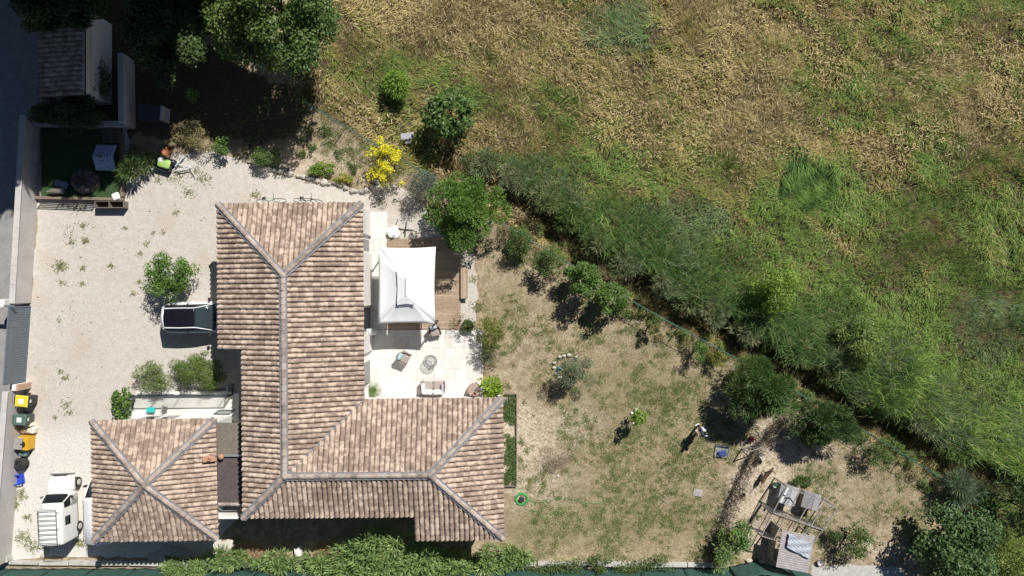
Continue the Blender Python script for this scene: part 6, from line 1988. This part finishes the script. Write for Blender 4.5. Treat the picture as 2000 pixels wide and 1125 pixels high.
t = thing('turquoise_box', 'small turquoise plastic box on the white terrace', 'box', (q.x, q.y, .10), R(-4))
M_TURQ = mat('turquoise_plastic', (.03, .50, .47), .45, (.03, .45, .42), 5)
MB().box((0, 0, .09), (.42, .26, .18)).build('tub', M_TURQ, t, bevel=.03)
MB().box((0, 0, .19), (.45, .29, .03)).build('lid', M_TURQ, t, bevel=.02)
q = P(324, 798, .12)
t = thing('grey_bucket', 'grey bucket with a ragged cloth on the white terrace', 'bucket', (q.x, q.y, .10))
MB().lathe([(.10, 0), (.14, .2), (.15, .21), (.12, .2), (.09, .02)], 16, cap=False).build('pail', mat('grey_pail', (.22, .22, .25), .6), t)
me, _ = crown_mesh('cloth_fringe', (.16, .16, .08), .22, 60, .14, .03, ((.2, .2, .22), (.25, .25, .28), (.18, .18, .2)), 171, 6, .5)
link_mesh('cloth_fringe', me, t)
# kerb of rough white stones along the planting bed
bed = thing('bed_kerb', 'white kerb between the shrubs and the railing terrace', 'kerb', P(365, 766))
for i in range(18):
    q = P(276 + i * 10.3, 766 + random.uniform(-.8, .8))
    MB().box((q.x, q.y, .11), (.29, .17 + random.uniform(-.02, .04), .24), random.uniform(-.06, .06)).build('kerb_stone', M_WHITE, bed, world=True, bevel=.03)
# ============================================================ fences, garden objects, chicken run, person, dog
M_FGREEN = mat('green_wire', (.05, .12, .085), .5, (.06, .14, .10), 5)
M_NET = mat('green_shade_net', (.022, .07, .058), .85, (.035, .095, .078), 2.2, bump=.4, bscale=30, lo=.3, hi=.7)
def wire_fence(pts, label, h=1.25, step=2.4, name='wire_fence', m_=M_FGREEN, mesh=.12, rad=.006):
    W = [P(*p) for p in pts]
    t = thing(name, label, 'fence', W[0])
    tot = sum((b_ - a).length for a, b_ in zip(W[:-1], W[1:]))
    def at(s):
        for a, b_ in zip(W[:-1], W[1:]):
            L = (b_ - a).length
            if s <= L: return a.lerp(b_, s / L)
            s -= L
        return W[-1].copy()
    n = max(1, int(tot / step))
    rs = random.Random(9)
    prev = None
    for i in range(n + 1):
        q = at(tot * i / n)
        lean = Vector((rs.uniform(-.04, .04), rs.uniform(-.04, .04), 0))
        MB().tube([(q.x, q.y, -.1), (q.x + lean.x, q.y + lean.y, h + .05)], .024, 7).build('post', m_, t, world=True)
        if prev is not None:
            a, b_ = prev, q
            d = (b_ - a); L = d.length
            mb = MB()
            for k in range(9):
                z = .06 + (h - .08) * k / 8
                mb.bar((a.x, a.y, z), (b_.x, b_.y, z), rad)
            nv = int(L / mesh)
            for k in range(nv):
                p = a.lerp(b_, (k + .5) / nv)
                mb.bar((p.x, p.y, .05), (p.x, p.y, h), rad * .8)
            o = mb.build('wire_panel', m_, t, world=True, fix=False)
            MB().tube([(a.x, a.y, h), ((a.x + b_.x) / 2, (a.y + b_.y) / 2, h - .02), (b_.x, b_.y, h)], .011, 6).build('top_wire', m_, t, world=True)
        prev = q
    return t
wire_fence(FENCE[1:], 'long green wire fence between the garden and the field')
q0 = (604, 207)
# a stray pole leaning in the dry bed
o = MB().tube([tuple(P(625, 285, .05)), tuple(P(664, 247, .7))], .018, 7).build('leaning_pole', M_FGREEN)
tag(o, 'thin dark pole leaning from the wire fence over the dry bed', 'pole')

# ---- bottom: concrete footing and green net
def footing(u0, v0, u1, v1, label):
    A, B = P(u0, v0), P(u1, v1)
    t = thing('concrete_footing', label, 'footing', (A + B) / 2)
    n = max(1, int((B - A).length / 1.6)); rs = random.Random(int(u0))
    for i in range(n):
        a, b_ = A.lerp(B, i / n), A.lerp(B, (i + 1) / n - .004)
        MB().bar((a.x, a.y + rs.uniform(-.02, .02), .10), (b_.x, b_.y + rs.uniform(-.02, .02), .10), .22 + rs.uniform(-.04, .06), .22 + rs.uniform(-.06, .04)).build('footing_block', M_CONC, t, world=True, bevel=.02)
footing(22, 1097, 430, 1099, 'pale concrete footing behind the parked vans')
footing(430, 1101, 1050, 1101, 'concrete footing overgrown by leafy canes behind the villa')
footing(1050, 1099, 1400, 1102, 'concrete footing below the dry lawn')
def net(pts, h, label, hvar=.04, name='net_fence'):
    W = [P(*p) for p in pts]
    t = thing(name, label, 'fence', W[0])
    rs = random.Random(len(pts) + int(pts[0][0]))
    for a, b_ in zip(W[:-1], W[1:]):
        L = (b_ - a).length; n = max(1, int(round(L / 2.4)))
        for i in range(n):
            p, q = a.lerp(b_, i / n), a.lerp(b_, (i + 1) / n)
            MB().tube([(p.x, p.y - .03, 0), (p.x, p.y - .03, h + .04)], .022, 7).build('post', M_FGREEN, t, world=True)
            rows = []
            for j in range(7):
                z = .05 + (h - .05) * j / 6
                row = []
                for k in range(11):
                    c = p.lerp(q, k / 10)
                    sagz = hvar * math.sin(math.pi * k / 10) * (j / 6) * rs.uniform(.6, 1.2)
                    row.append((c.x, c.y + .025 + .025 * math.sin(k * 1.7 + j * .9 + i), z - sagz))
                rows.append(row)
            o = MB().loft(rows, cap=False, closed=False).build('net_panel', M_NET, t, world=True, smooth=True)
            md = o.modifiers.new('thickness', 'SOLIDIFY'); md.thickness = .008
    return t
net([(-60, 1111), (430, 1110), (900, 1110), (1418, 1110)], 1.55, 'long green shade-net fence along the bottom of the plot')
net([(1422, 1107), (1470, 1096), (1520, 1108), (1572, 1112)], 1.9, 'higher sagging green net beside the chicken shelter', hvar=.12)
# pale clutter among the canes
def rock(mb, c, d, seed, n=9):
    rs = random.Random(seed)
    rings = []
    for j in range(6):
        ph = -math.pi / 2 + math.pi * (j + .3) / 5.6
        rings.append([(c[0] + d[0] / 2 * math.cos(ph) * math.cos(6.2832 * k / n) * rs.uniform(.72, 1.18), c[1] + d[1] / 2 * math.cos(ph) * math.sin(6.2832 * k / n) * rs.uniform(.82, 1.12), c[2] + d[2] / 2 * math.sin(ph)) for k in range(n)])
    return mb.loft(rings)
M_ROCK = [mat('limestone_%s' % 'ab'[k], c, .9, c2, 5, bump=.4, bscale=16) for k, (c, c2) in enumerate([((.56, .53, .47), (.40, .37, .32)), ((.47, .45, .41), (.33, .31, .28))])]
q = P(583, 1076, .2)
o = MB().box((q.x, q.y, .2), (.34, .5, .4), R(8)).build('white_block', M_WHITE, None, bevel=.02)
tag(o, 'white block standing among the low canes behind the villa', 'block')
q = P(660, 1074, .2)
o = MB().box((q.x, q.y, .1), (.42, .34, .12), R(-25), R(10)).build('pale_slab', mat('sandstone', (.50, .42, .31), .9), None, bevel=.02)
tag(o, 'pale tilted slab at the foot of the tall cane thicket', 'slab')
q = P(445, 1066, .1)
o = rock(MB(), (q.x, q.y, .12), (1.15, .75, .3), 4, 12).build('rubble_heap', M_ROCK[0])
tag(o, 'sunlit heap of rubble behind the garage corner', 'rubble')
# boards lying in the shade behind the garage
for k, (u, v, rz, lx, ly, lab) in enumerate([(345, 1078, -12, 1.6, .5, 'grey sheet lying in the shade behind the garage'), (305, 1090, 20, 1.0, .6, 'second grey sheet half under the first behind the garage')]):
    q = P(u, v, .1)
    o = MB().box((q.x, q.y, .16 - k * .06), (lx, ly, .02), R(rz)).build('grey_sheet', M_WALL)
    tag(o, lab, 'sheet')

# ---- stones
BORDER = [(488, 316), (520, 330), (548, 336), (566, 341), (585, 345), (605, 349), (625, 353), (645, 359), (665, 362), (680, 369), (697, 373), (714, 372), (728, 364), (738, 355), (748, 347), (760, 342)]
t = thing('stone_border', 'curved border of pale rocks between gravel and dry bed', 'border', P(630, 354))
W = [P(*p) for p in BORDER]
rs = random.Random(31)
i = 0
for a, b_ in zip(W[:-1], W[1:]):
    L = (b_ - a).length; s = 0
    while s < L:
        sz = rs.uniform(.2, .52)
        p = a.lerp(b_, min(s / L, 1)); i += 1
        rock(MB(), (p.x + rs.uniform(-.05, .05), p.y + rs.uniform(-.06, .06), .08), (sz, sz * rs.uniform(.45, .85), min(sz * .7, .26)), 500 + i, 7).build('stone', M_ROCK[i % 2], t, world=True, smooth=False)
        s += sz * rs.uniform(.85, 1.15)
t = thing('stone_ring', 'ring of pale stones round the foot of the olive tree', 'stones', P(1100, 722))
for k, (u, v, s) in enumerate([(1112, 694, .34), (1101, 695, .27), (1093, 697, .24), (1083, 709, .24), (1082, 718, .26), (1086, 729, .3), (1093, 737, .32), (1103, 740, .24), (1125, 697, .18), (1133, 732, .14), (1135, 716, .13)]):
    p = P(u, v)
    rock(MB(), (p.x, p.y, .06), (s, s * .75, .2), 600 + k).build('stone', M_ROCK[k % 2], t, world=True)
q = P(1093, 721, .3)
t = thing('watering_can', 'small blue-green watering can inside the stone ring', 'watering can', (q.x, q.y, .01), R(35))
M_TEAL = mat('teal_plastic', (.04, .15, .17), .5)
MB().lathe([(.11, 0), (.12, .03), (.115, .24), (.09, .26)], 16).build('can', M_TEAL, t, smooth=True)
MB().tube([(.1, 0, .06), (.24, 0, .2), (.32, 0, .3)], [.028, .02, .016], 8).build('spout', M_TEAL, t)
MB().tube([(-.1, 0, .22), (-.2, 0, .2), (-.2, 0, .08), (-.11, 0, .05)], .013, 6).build('handle', M_TEAL, t)
for k, (u, v, s, lab) in enumerate([(1234, 806, .22, 'small white stone beside the lime sapling'), (1243, 800, .24, 'larger white stone behind the lime sapling'), (1238, 827, .2, 'white stone in front of the lime sapling'), (1090, 929, .13, 'tiny white stone on the burnt patch of lawn')]):
    p = P(u, v)
    o = rock(MB(), (p.x, p.y, .05), (s, s * .8, s * .7), 640 + k).build('stone', M_WHITE)
    tag(o, lab, 'stone')
# grey slab, plastic tub, burnt patch is ground
q = P(1363, 962)
o = MB().box((q.x, q.y, .02), (.52, .42, .04), R(-10)).build('flat_slab', mat('grey_slab', (.40, .37, .36), .8, (.33, .31, .30), 6), None, bevel=.01)
tag(o, 'pale grey slab lying flat in the lawn', 'slab')
q = P(1411, 881, .1)
t = thing('blue_bag_crate', 'grey mesh crate with a dark blue cloth heaped in it, on the lawn', 'crate', (q.x, q.y, 0), R(-9))
M_MESHG = mat('grey_mesh', (.30, .31, .33), .6, (.24, .25, .27), 9)
MB().box((0, 0, .02), (.80, .66, .04)).build('base', M_MESHG, t)
for (x, y, lx, ly) in ((0, .32, .8, .02), (0, -.32, .8, .02), (-.39, 0, .02, .64), (.39, 0, .02, .64)):
    MB().box((x, y, .15), (lx, ly, .03)).build('rim', M_MESHG, t)
    for k in (-1, 0, 1):
        MB().box((x + (k * .36 if lx > .1 else 0), y + (k * .3 if ly > .1 else 0), .09), (.02, .02, .12)).build('upright', M_MESHG, t)
MB().box((0, .33, .19), (.74, .06, .05), R(0)).build('handle_bar', M_PLASTIC, t, bevel=.01)
t2 = thing('blue_cloth', 'dark blue cloth heaped in the grey mesh crate', 'cloth', (q.x - .02, q.y - .12, .05))
pillow(MB(), (0, 0, .09), (.50, .34, .18), R(12)).build('heap', mat('navy_cloth', (.03, .05, .18), .9, (.06, .09, .26), 9, bump=.9, bscale=16), t2)
# hose: coil and a line across the lawn
M_HOSE = mat('green_hose', (.06, .42, .10), .5, (.05, .36, .08), 6)
q = P(1019, 975, .1)
t = thing('hose_reel', 'green garden hose coiled round a black reel on the lawn', 'hose', (q.x, q.y, .01))
rs = random.Random(4)
pts = []
for k in range(130):
    a = k * .33
    r_ = .24 + .16 * ((k * .618) % 1) + rs.uniform(-.02, .02)
    pts.append((r_ * math.cos(a) * 1.05, r_ * math.sin(a), .03 + .06 * ((k * .37) % 1)))
MB().tube(pts, .011, 5).build('coil', M_HOSE, t, smooth=True)
MB().lathe([(.13, 0), (.15, .02), (.08, .05), (.08, .16), (.15, .19), (.13, .2)], 18).build('reel', M_PLASTIC, t)
pts = []
for k in range(40):
    s = k / 39
    u = 1030 + s * 180; v = 975 + 4 * math.sin(s * 11) + 5 * s
    p = P(u, v); pts.append((p.x, p.y, .045))
o = MB().tube(pts, .007, 5).build('hose_line', M_HOSE)
tag(o, 'thin green hose stretched straight across the lawn', 'hose')
pts = []
for k in range(30):
    s = k / 29
    p = P(1020 + 90 * s, 985 + 22 * math.sin(s * 3.0) + 4 * math.sin(s * 17)); pts.append((p.x, p.y, .03))
o = MB().tube(pts, .008, 5).build('hose_line', M_HOSE)
tag(o, 'loose loop of green hose in the grass below the coil', 'hose')
# fallen twig on the lawn
rs = random.Random(77)
mb = MB()
for k in range(9):
    u, v = 1300 + rs.uniform(-12, 10), 960 + rs.uniform(-18, 22)
    a, b_ = P(u, v), P(u + rs.uniform(-14, 14), v + rs.uniform(-16, 16))
    mb.tube([(a.x, a.y, .03), ((a.x + b_.x) / 2 + rs.uniform(-.05, .05), (a.y + b_.y) / 2, .07), (b_.x, b_.y, .02)], [.012, .009, .004], 5)
tag(mb.build('fallen_twigs', M_BARK), 'bare fallen twigs lying on the lawn', 'twigs')
# grey object in the dry grass behind the fence
q = P(797, 271, .4)
t = thing('plastic_stool', 'grey plastic stool lying in the straw behind the yellow bush', 'stool', (q.x, q.y, 0), R(8))
M_GREYP = mat('grey_plastic', (.38, .38, .41), .5, (.30, .30, .33), 6)
MB().box((0, .1, .62), (.72, .36, .05), 0, R(4)).build('seat', M_GREYP, t, bevel=.03)
MB().box((-.02, -.16, .48), (.34, .26, .06), 0, 0, R(30)).build('broken_panel', M_GREYP, t, bevel=.02)
for sx in (-.28, .28):
    for sy in (-.05, .24):
        MB().bar((sx, sy, 0), (sx * .9, sy, .62), .05).build('leg', M_GREYP, t)

# ---- brushwood fence between lawn and chicken run
BR = [(1520, 818), (1492, 850), (1462, 895), (1440, 945), (1418, 1000), (1404, 1050), (1392, 1092)]
wire_fence(BR, 'thin wire fence tangled with dead brushwood beside the chicken run', h=1.15, step=1.9, name='brushwood_fence', m_=mat('rusty_wire', (.12, .09, .07), .8), mesh=.18)
W = [P(*p) for p in BR]
rs = random.Random(88)
mb = MB()
for k in range(950):
    i = rs.randrange(1, len(W) - 1) if rs.random() < .85 else 0
    p = W[i].lerp(W[i + 1], rs.random())
    z = rs.uniform(.02, 1.05)
    d = Vector((rs.gauss(0, 1), rs.gauss(0, 1), rs.gauss(0, .8))).normalized() * rs.uniform(.18, .6)
    o_ = Vector((rs.gauss(0, .12), rs.gauss(0, .10), z))
    a = p + o_; b_ = a + d
    if b_.z < 0: b_.z = .02
    mb.tube([a, (a + b_) / 2 + Vector((rs.uniform(-.05, .05), rs.uniform(-.05, .05), .03)), b_], [.012, .009, .004], 4, cap=False)
o = mb.build('dead_brushwood', mat('dead_twig', (.13, .095, .065), .95, (.09, .065, .045), 9), None, fix=False)
tag(o, 'tangle of dead brown brushwood along the thin wire fence', 'brushwood', kind='stuff')

# ---- chicken run
M_ASHW = mat('weathered_grey_wood', (.33, .31, .28), .9, (.24, .22, .20), 10, bump=.3)
M_HUT = mat('grey_hut_roof', (.46, .46, .48), .7, (.38, .38, .40), 5, bump=.15)
def hut(u, v, rz, lx, ly, h, label, m_):
    q = P(u, v, h * .8)
    t = thing('hen_hut', label, 'hen house', (q.x, q.y, 0), rz)
    MB().box((0, 0, h * .4), (lx * .86, ly * .86, h * .8)).build('box', M_ASHW, t)
    for s in (-1, 1):
        slab_quad(MB(), [(0, -ly / 2, h), (0, ly / 2, h), (s * lx / 2, ly / 2, h * .72), (s * lx / 2, -ly / 2, h * .72)][::-s], .03).build('roof_panel', m_, t)
    MB().box((0, -ly * .43 - .012, h * .3), (.26, .02, h * .4)).build('hatch', M_PLASTIC, t)
hut(1540, 967, R(-14), 1.0, 1.05, 1.0, 'pale grey hen hut with a tilted white board on its roof', M_HUT)
hut(1585, 979, R(-16), .95, .9, .85, 'lower grey hen hut with a flat dull roof', mat('dull_grey_roof', (.34, .33, .35), .8, (.28, .27, .29), 5))
q = P(1536, 965, 1.02)
o = MB().box((q.x - .1, q.y, 1.03), (.12, 1.0, .03), R(-28), R(12)).build('loose_board', M_FRAME)
tag(o, 'narrow white board lying on the pale hen hut', 'board')
# cage frame: posts and rails of thin timber
def frame(corners, h, label, cols):
    W = [P(*c) for c in corners]
    t = thing('hen_cage', label, 'cage', W[0])
    n = len(W)
    for i in range(n):
        a, b_ = W[i], W[(i + 1) % n]
        MB().bar((a.x, a.y, 0), (a.x, a.y, h), .05).build('post', cols, t, world=True)
        MB().bar((a.x, a.y, h + .022), (b_.x, b_.y, h + .022), .045).build('rail', cols, t, world=True)
        mb = MB()
        L = (b_ - a).length
        for k in range(int(L / .14)):
            p = a.lerp(b_, (k + .5) / int(L / .14)); mb.bar((p.x, p.y, .02), (p.x, p.y, h), .004)
        for k in range(8):
            z = .1 + k * (h - .1) / 8; mb.bar((a.x, a.y, z), (b_.x, b_.y, z), .004)
        mb.build('wire_panel', M_FLASH, t, world=True, fix=False)
    m1, m2 = (W[0] + W[1]) / 2, (W[2] + W[3]) / 2
    MB().bar((m1.x, m1.y, h + .068), (m2.x, m2.y, h + .068), .045).build('cross_rail', cols, t, world=True)
    m1, m2 = W[0].lerp(W[1], .25), W[3].lerp(W[2], .25)
    MB().bar((m1.x, m1.y, h + .068), (m2.x, m2.y, h + .068), .045).build('cross_rail', cols, t, world=True)
    m1, m2 = W[0].lerp(W[1], .75), W[3].lerp(W[2], .75)
    MB().bar((m1.x, m1.y, h + .068), (m2.x, m2.y, h + .068), .045).build('cross_rail', cols, t, world=True)
frame([(1513, 933), (1608, 974), (1582, 1015), (1488, 982)], 1.65, 'thin timber frame with wire over the two hen huts', M_ASHW)
frame([(1488, 986), (1580, 1018), (1558, 1055), (1468, 1028)], 1.5, 'second thin timber frame joining the hen run to the shelter', M_ASHW)
# shelter with a sheet roof and a blue tarpaulin
q = P(1552, 1076, 1.7)
sh = thing('run_shelter', 'open shelter with a grey corrugated roof beside the hen run', 'shelter', (q.x, q.y, 0), R(-10))
M_CORR = mat('grey_corrugated', (.40, .37, .37), .8, (.30, .275, .275), 4, bump=.2)
lx, ly = 1.75, 2.05
for c in range(4):
    rows = []
    for j in range(2):
        row = []
        for k in range(41):
            y = -ly / 2 + ly * k / 40
            row.append((-lx / 2 + lx * (c + j) / 4 + (.03 * j if c < 3 else 0), y, 1.75 + .009 * math.sin(k * 2.6) + .08 * (c + j) / 4 + .012 * (3 - c) * 0))
        rows.append(row)
    o = MB().loft(rows, cap=False, closed=False).build('roof_sheet', M_CORR, sh)
    md = o.modifiers.new('t', 'SOLIDIFY'); md.thickness = .008
for sx in (-1, 1):
    for sy in (-1, 1):
        MB().box((sx * lx * .45, sy * ly * .45, .86), (.07, .07, 1.72)).build('post', M_ASHW, sh)
MB().box((-lx * .45, 0, .5), (.03, ly * .9, 1.0)).build('side_boards', M_ASHW, sh)
t = thing('blue_tarpaulin', 'crumpled pale blue tarpaulin draped on the shelter roof', 'tarpaulin', (q.x, q.y, 1.86), R(-10))
rows = []
rs = random.Random(6)
for j in range(9):
    rows.append([(-.55 + 1.35 * k / 12, .98 - .10 * j - .035 * k, .02 + .06 * abs(math.sin(k * .45 + j * .8)) + rs.uniform(0, .012) - (.1 if k > 11 else 0)) for k in range(13)])
o = MB().loft(rows, cap=False, closed=False).build('sheet', mat('blue_tarp', (.40, .44, .51), .7, (.34, .38, .44), 5), t)
md = o.modifiers.new('t', 'SOLIDIFY'); md.thickness = .006
# bits and pieces in the run
def bucket(u, v, label, m_, r_=.15, h=.28, name='bucket'):
    q = P(u, v, .1)
    t = thing(name, label, 'bucket', (q.x, q.y, .005))
    MB().lathe([(r_ * .8, 0), (r_, h), (r_ * 1.06, h), (r_ * .9, h), (r_ * .72, .02)], 16, cap=False).build('pail', m_, t, smooth=True)
    MB().lathe([(r_ * .74, .03), (r_ * .74, .04)], 12).build('bottom', m_, t)
    MB().tube([(r_ * math.cos(a), 0, h + r_ * .7 * math.sin(a)) for a in [math.pi * k / 8 for k in range(9)]], .006, 5).build('handle', M_DKMETAL, t)
bucket(1485, 888, 'white bucket beside the brushwood fence', M_FRAME)
bucket(1480, 900, 'dark bucket tipped near the white one by the brushwood fence', M_PLASTIC, .17)
bucket(1512, 946, 'pale green bucket at the corner of the hen run', mat('mint_plastic', (.38, .55, .47), .5))
bucket(1452, 966, 'small dark pail on the bare earth of the run', M_DKMETAL, .1, .16)
bucket(1601, 1098, 'white round tub at the end of the corrugated shelter', M_FRAME, .17, .2)
bucket(1476, 1095, 'small grey pail by the pale stones and the green net', M_TIN, .12, .2)
for k, (u, v, s, lab) in enumerate([(1462, 1094, .45, 'flat pale stone beside the high green net'), (1486, 1097, .4, 'pale stone next to the grey pail by the net')]):
    p = P(u, v)
    o = rock(MB(), (p.x, p.y, .07), (s, s * .6, .18), 660 + k).build('stone', M_ROCK[0]); tag(o, lab, 'stone')
q = P(1466, 872, .2)
t = thing('garden_gate', 'light timber gate left open in the brushwood fence', 'gate', (q.x, q.y, 0), R(20))
for x in (-.45, .45):
    MB().box((x, 0, .5), (.05, .05, 1.0)).build('upright', M_ASHW, t)
for z in (.1, .95):
    MB().box((0, 0, z), (.86, .04, .05)).build('rail', M_ASHW, t)
MB().bar((-.43, 0, .12), (.43, 0, .92), .035).build('brace', M_ASHW, t)
q = P(1463, 868, .2)
t = thing('red_watering_jug', 'dark red jug on the ground beside the light timber gate', 'jug', (q.x + .15, q.y + .3, .005))
MB().lathe([(.1, 0), (.14, .05), (.13, .25), (.06, .33), (.07, .36)], 14).build('body', mat('dark_red', (.22, .02, .02), .5), t, smooth=True)
MB().tube([(.1, 0, .28), (.2, 0, .24), (.13, 0, .1)], .015, 6).build('handle', MATS['dark_red'], t)

# ---- skin-modifier figures
def skin_obj(name, verts, edges, radii, material, parent, root=0, sub=1):
    me = bpy.data.meshes.new(name)
    me.from_pydata(verts, edges, [])
    o = link_mesh(name, me, parent)
    m_ = o.modifiers.new('skin', 'SKIN')
    if not me.skin_vertices: me.skin_vertices.new()
    for i, r_ in enumerate(radii):
        rr_ = r_ if hasattr(r_, '__len__') else (r_, r_)
        me.skin_vertices[0].data[i].radius = rr_
        me.skin_vertices[0].data[i].use_root = (i == root)
    m_.use_smooth_shade = True
    sb = o.modifiers.new('sub', 'SUBSURF'); sb.levels = sub; sb.render_levels = sub
    me.materials.append(material)
    return o
M_SKIN = mat('skin', (.48, .30, .21), .6, (.44, .27, .19), 8)
M_SHIRT = mat('white_shirt', (.74, .74, .76), .9, (.66, .66, .69), 6, bump=.2, bscale=10)
M_BLUESH = mat('blue_cloth', (.10, .22, .55), .9, (.08, .18, .46), 6)
M_TROUS = mat('black_trousers', (.018, .018, .022), .9, (.03, .03, .035), 8)
M_HAIR = mat('dark_hair', (.014, .012, .012), .6)
q = P(1363, 834)
# the person looks towards the lower right, hands together in front at chest height
per = thing('person', 'person in a white and blue top, black trousers and white shoes', 'person', (q.x, q.y, .0), R(205))
# local: faces +x; left is +y; z up.  1.74 m tall
hip, sh_ = .90, 1.42
bv = [(0, 0, .95), (.01, 0, 1.15), (0, 0, 1.36), (.0, 0, 1.47), (.02, 0, 1.56), (.03, 0, 1.66)]
be = [(0, 1), (1, 2), (2, 3), (3, 4), (4, 5)]
br = [(.13, .15), (.12, .14), (.12, .17), (.055, .055), (.078, .088), (.075, .085)]
def add(p, r_, par):
    bv.append(p); br.append(r_); be.append((par, len(bv) - 1)); return len(bv) - 1
for s in (-1, 1):
    k = add((0, s * .19, 1.40), .06, 2); k = add((.06, s * .30, 1.16), .045, k); k = add((.28, s * .16, 1.10), .034, k)
    kw = add((.34, s * .11, 1.11), .03, k)
    for f in range(4):
        kk = add((.385, s * (.085 + .018 * f), 1.115 + .006 * f), .0085, kw); add((.415, s * (.06 + .018 * f), 1.10), .008, kk)
    kk = add((.35, s * .075, 1.145), .010, kw); add((.38, s * .055, 1.155), .009, kk)
    k = add((0, s * .10, .88), .095, 0); k = add((.03, s * .12 + .02, .50), .06, k); k = add((-.02 + .05 * s, s * .13, .09), .042, k); add((.10 + .05 * s, s * .15, .04), .035, k)
body = skin_obj('body', bv, be, br, M_SKIN, per, 0, 1)
tv = [(0, 0, .90), (.01, 0, 1.12), (0, 0, 1.36), (0, 0, 1.45)]
tr = [(.15, .18), (.14, .165), (.14, .19), (.075, .08)]
te = [(0, 1), (1, 2), (2, 3)]
for s in (-1, 1):
    tv.append((0, s * .20, 1.40)); tr.append(.08); te.append((2, len(tv) - 1)); tv.append((.045, s * .275, 1.22)); tr.append(.07); te.append((len(tv) - 2, len(tv) - 1))
skin_obj('shirt', tv, te, tr, M_SHIRT, per, 0, 1)
MB().lathe([(.165, .98), (.175, 1.08), (.168, 1.2)], 18, (.012, 0, 0), Matrix.Diagonal((.95, 1.12, 1, 1))).build('blue_panel', M_BLUESH, per, smooth=True)
lv, lr, le = [(0, 0, .93)], [(.14, .165)], []
for s in (-1, 1):
    b0 = len(lv)
    lv += [(0, s * .10, .86), (.03, s * .12 + .02, .50), (-.02 + .05 * s, s * .13, .12)]; lr += [.105, .078, .065]
    le += [(0, b0), (b0, b0 + 1), (b0 + 1, b0 + 2)]
skin_obj('trousers', lv, le, lr, M_TROUS, per, 0, 1)
for s in (-1, 1):
    pillow(MB(), (.05 + .05 * s, s * .14, .05), (.30, .11, .10), R(6 * s)).build('shoe', M_WHITEC, per, smooth=True)
mb = MB()
mb.lathe([(.105, 1.60), (.113, 1.67), (.10, 1.73), (.06, 1.765), (.01, 1.775)], 16, (.012, 0, 0), Matrix.Diagonal((1.02, .92, 1, 1)))
mb.build('hair', M_HAIR, per, smooth=True)
for s in (-1, 1):
    MB().lathe([(.011, -.006), (.011, .006)], 8, (.108, s * .032, 1.615), Matrix.Rotation(R(90), 4, 'Y')).build('eye', M_HAIR, per)
MB().box((.118, 0, 1.59), (.03, .028, .04), taper=.6).build('nose', M_SKIN, per, bevel=.006)
MB().box((.105, 0, 1.548), (.012, .045, .01)).build('mouth', mat('lip', (.35, .15, .12), .6), per)
t = thing('remote_controller', 'small dark remote controller held by the person on the lawn', 'controller', (q.x, q.y, 0), R(205))
MB().box((.40, 0, 1.12), (.10, .16, .03)).build('case', M_PLASTIC, t, bevel=.01)
for s in (-1, 1):
    MB().lathe([(.008, 0), (.008, .02)], 8, (.40, s * .05, 1.135)).build('stick', M_DKMETAL, t)

# dog: head towards the upper right
q = P(1489, 927)
dog = thing('dog', 'brown dog standing on the bare earth of the hen run', 'dog', (q.x, q.y, 0), R(57))
M_DOG = mat('brown_fur', (.115, .07, .042), .9, (.07, .042, .028), 9, bump=.5, bscale=60)
dv = [(-.30, 0, .50), (-.08, 0, .50), (.16, 0, .50), (.30, 0, .54), (.42, 0, .64), (.52, 0, .68), (.64, 0, .645), (.70, 0, .635)]
dr = [(.10, .095), (.105, .10), (.13, .115), (.11, .10), (.075, .07), (.075, .072), (.04, .04), (.032, .03)]
de = [(i, i + 1) for i in range(7)]
def dadd(p, r_, par):
    dv.append(p); dr.append(r_); de.append((par, len(dv) - 1)); return len(dv) - 1
for s in (-1, 1):
    k = dadd((.20, s * .09, .40), .05, 2); k = dadd((.19, s * .095, .20), .03, k); k = dadd((.20, s * .095, .03), .024, k); dadd((.24, s * .095, .022), .022, k)
    k = dadd((-.26, s * .09, .38), .065, 0); k = dadd((-.20, s * .095, .28), .04, k); k = dadd((-.35, s * .095, .16), .025, k); k = dadd((-.34, s * .095, .03), .024, k); dadd((-.30, s * .095, .022), .022, k)
    k = dadd((.50, s * .07, .72), .022, 5); dadd((.47, s * .095, .655), .016, k)
k = dadd((-.42, 0, .54), .03, 0); k = dadd((-.56, 0, .62), .022, k); dadd((-.64, 0, .72), .014, k)
skin_obj('body', dv, de, dr, M_DOG, dog, 1, 1)
MB().lathe([(.02, 0), (.015, .015)], 8, (.725, 0, .64), Matrix.Rotation(R(90), 4, 'Y')).build('nose', M_HAIR, dog)
for s in (-1, 1):
    MB().lathe([(.01, 0), (.006, .008)], 8, (.575, s * .045, .70), Matrix.Rotation(R(60), 4, 'Y')).build('eye', M_HAIR, dog)
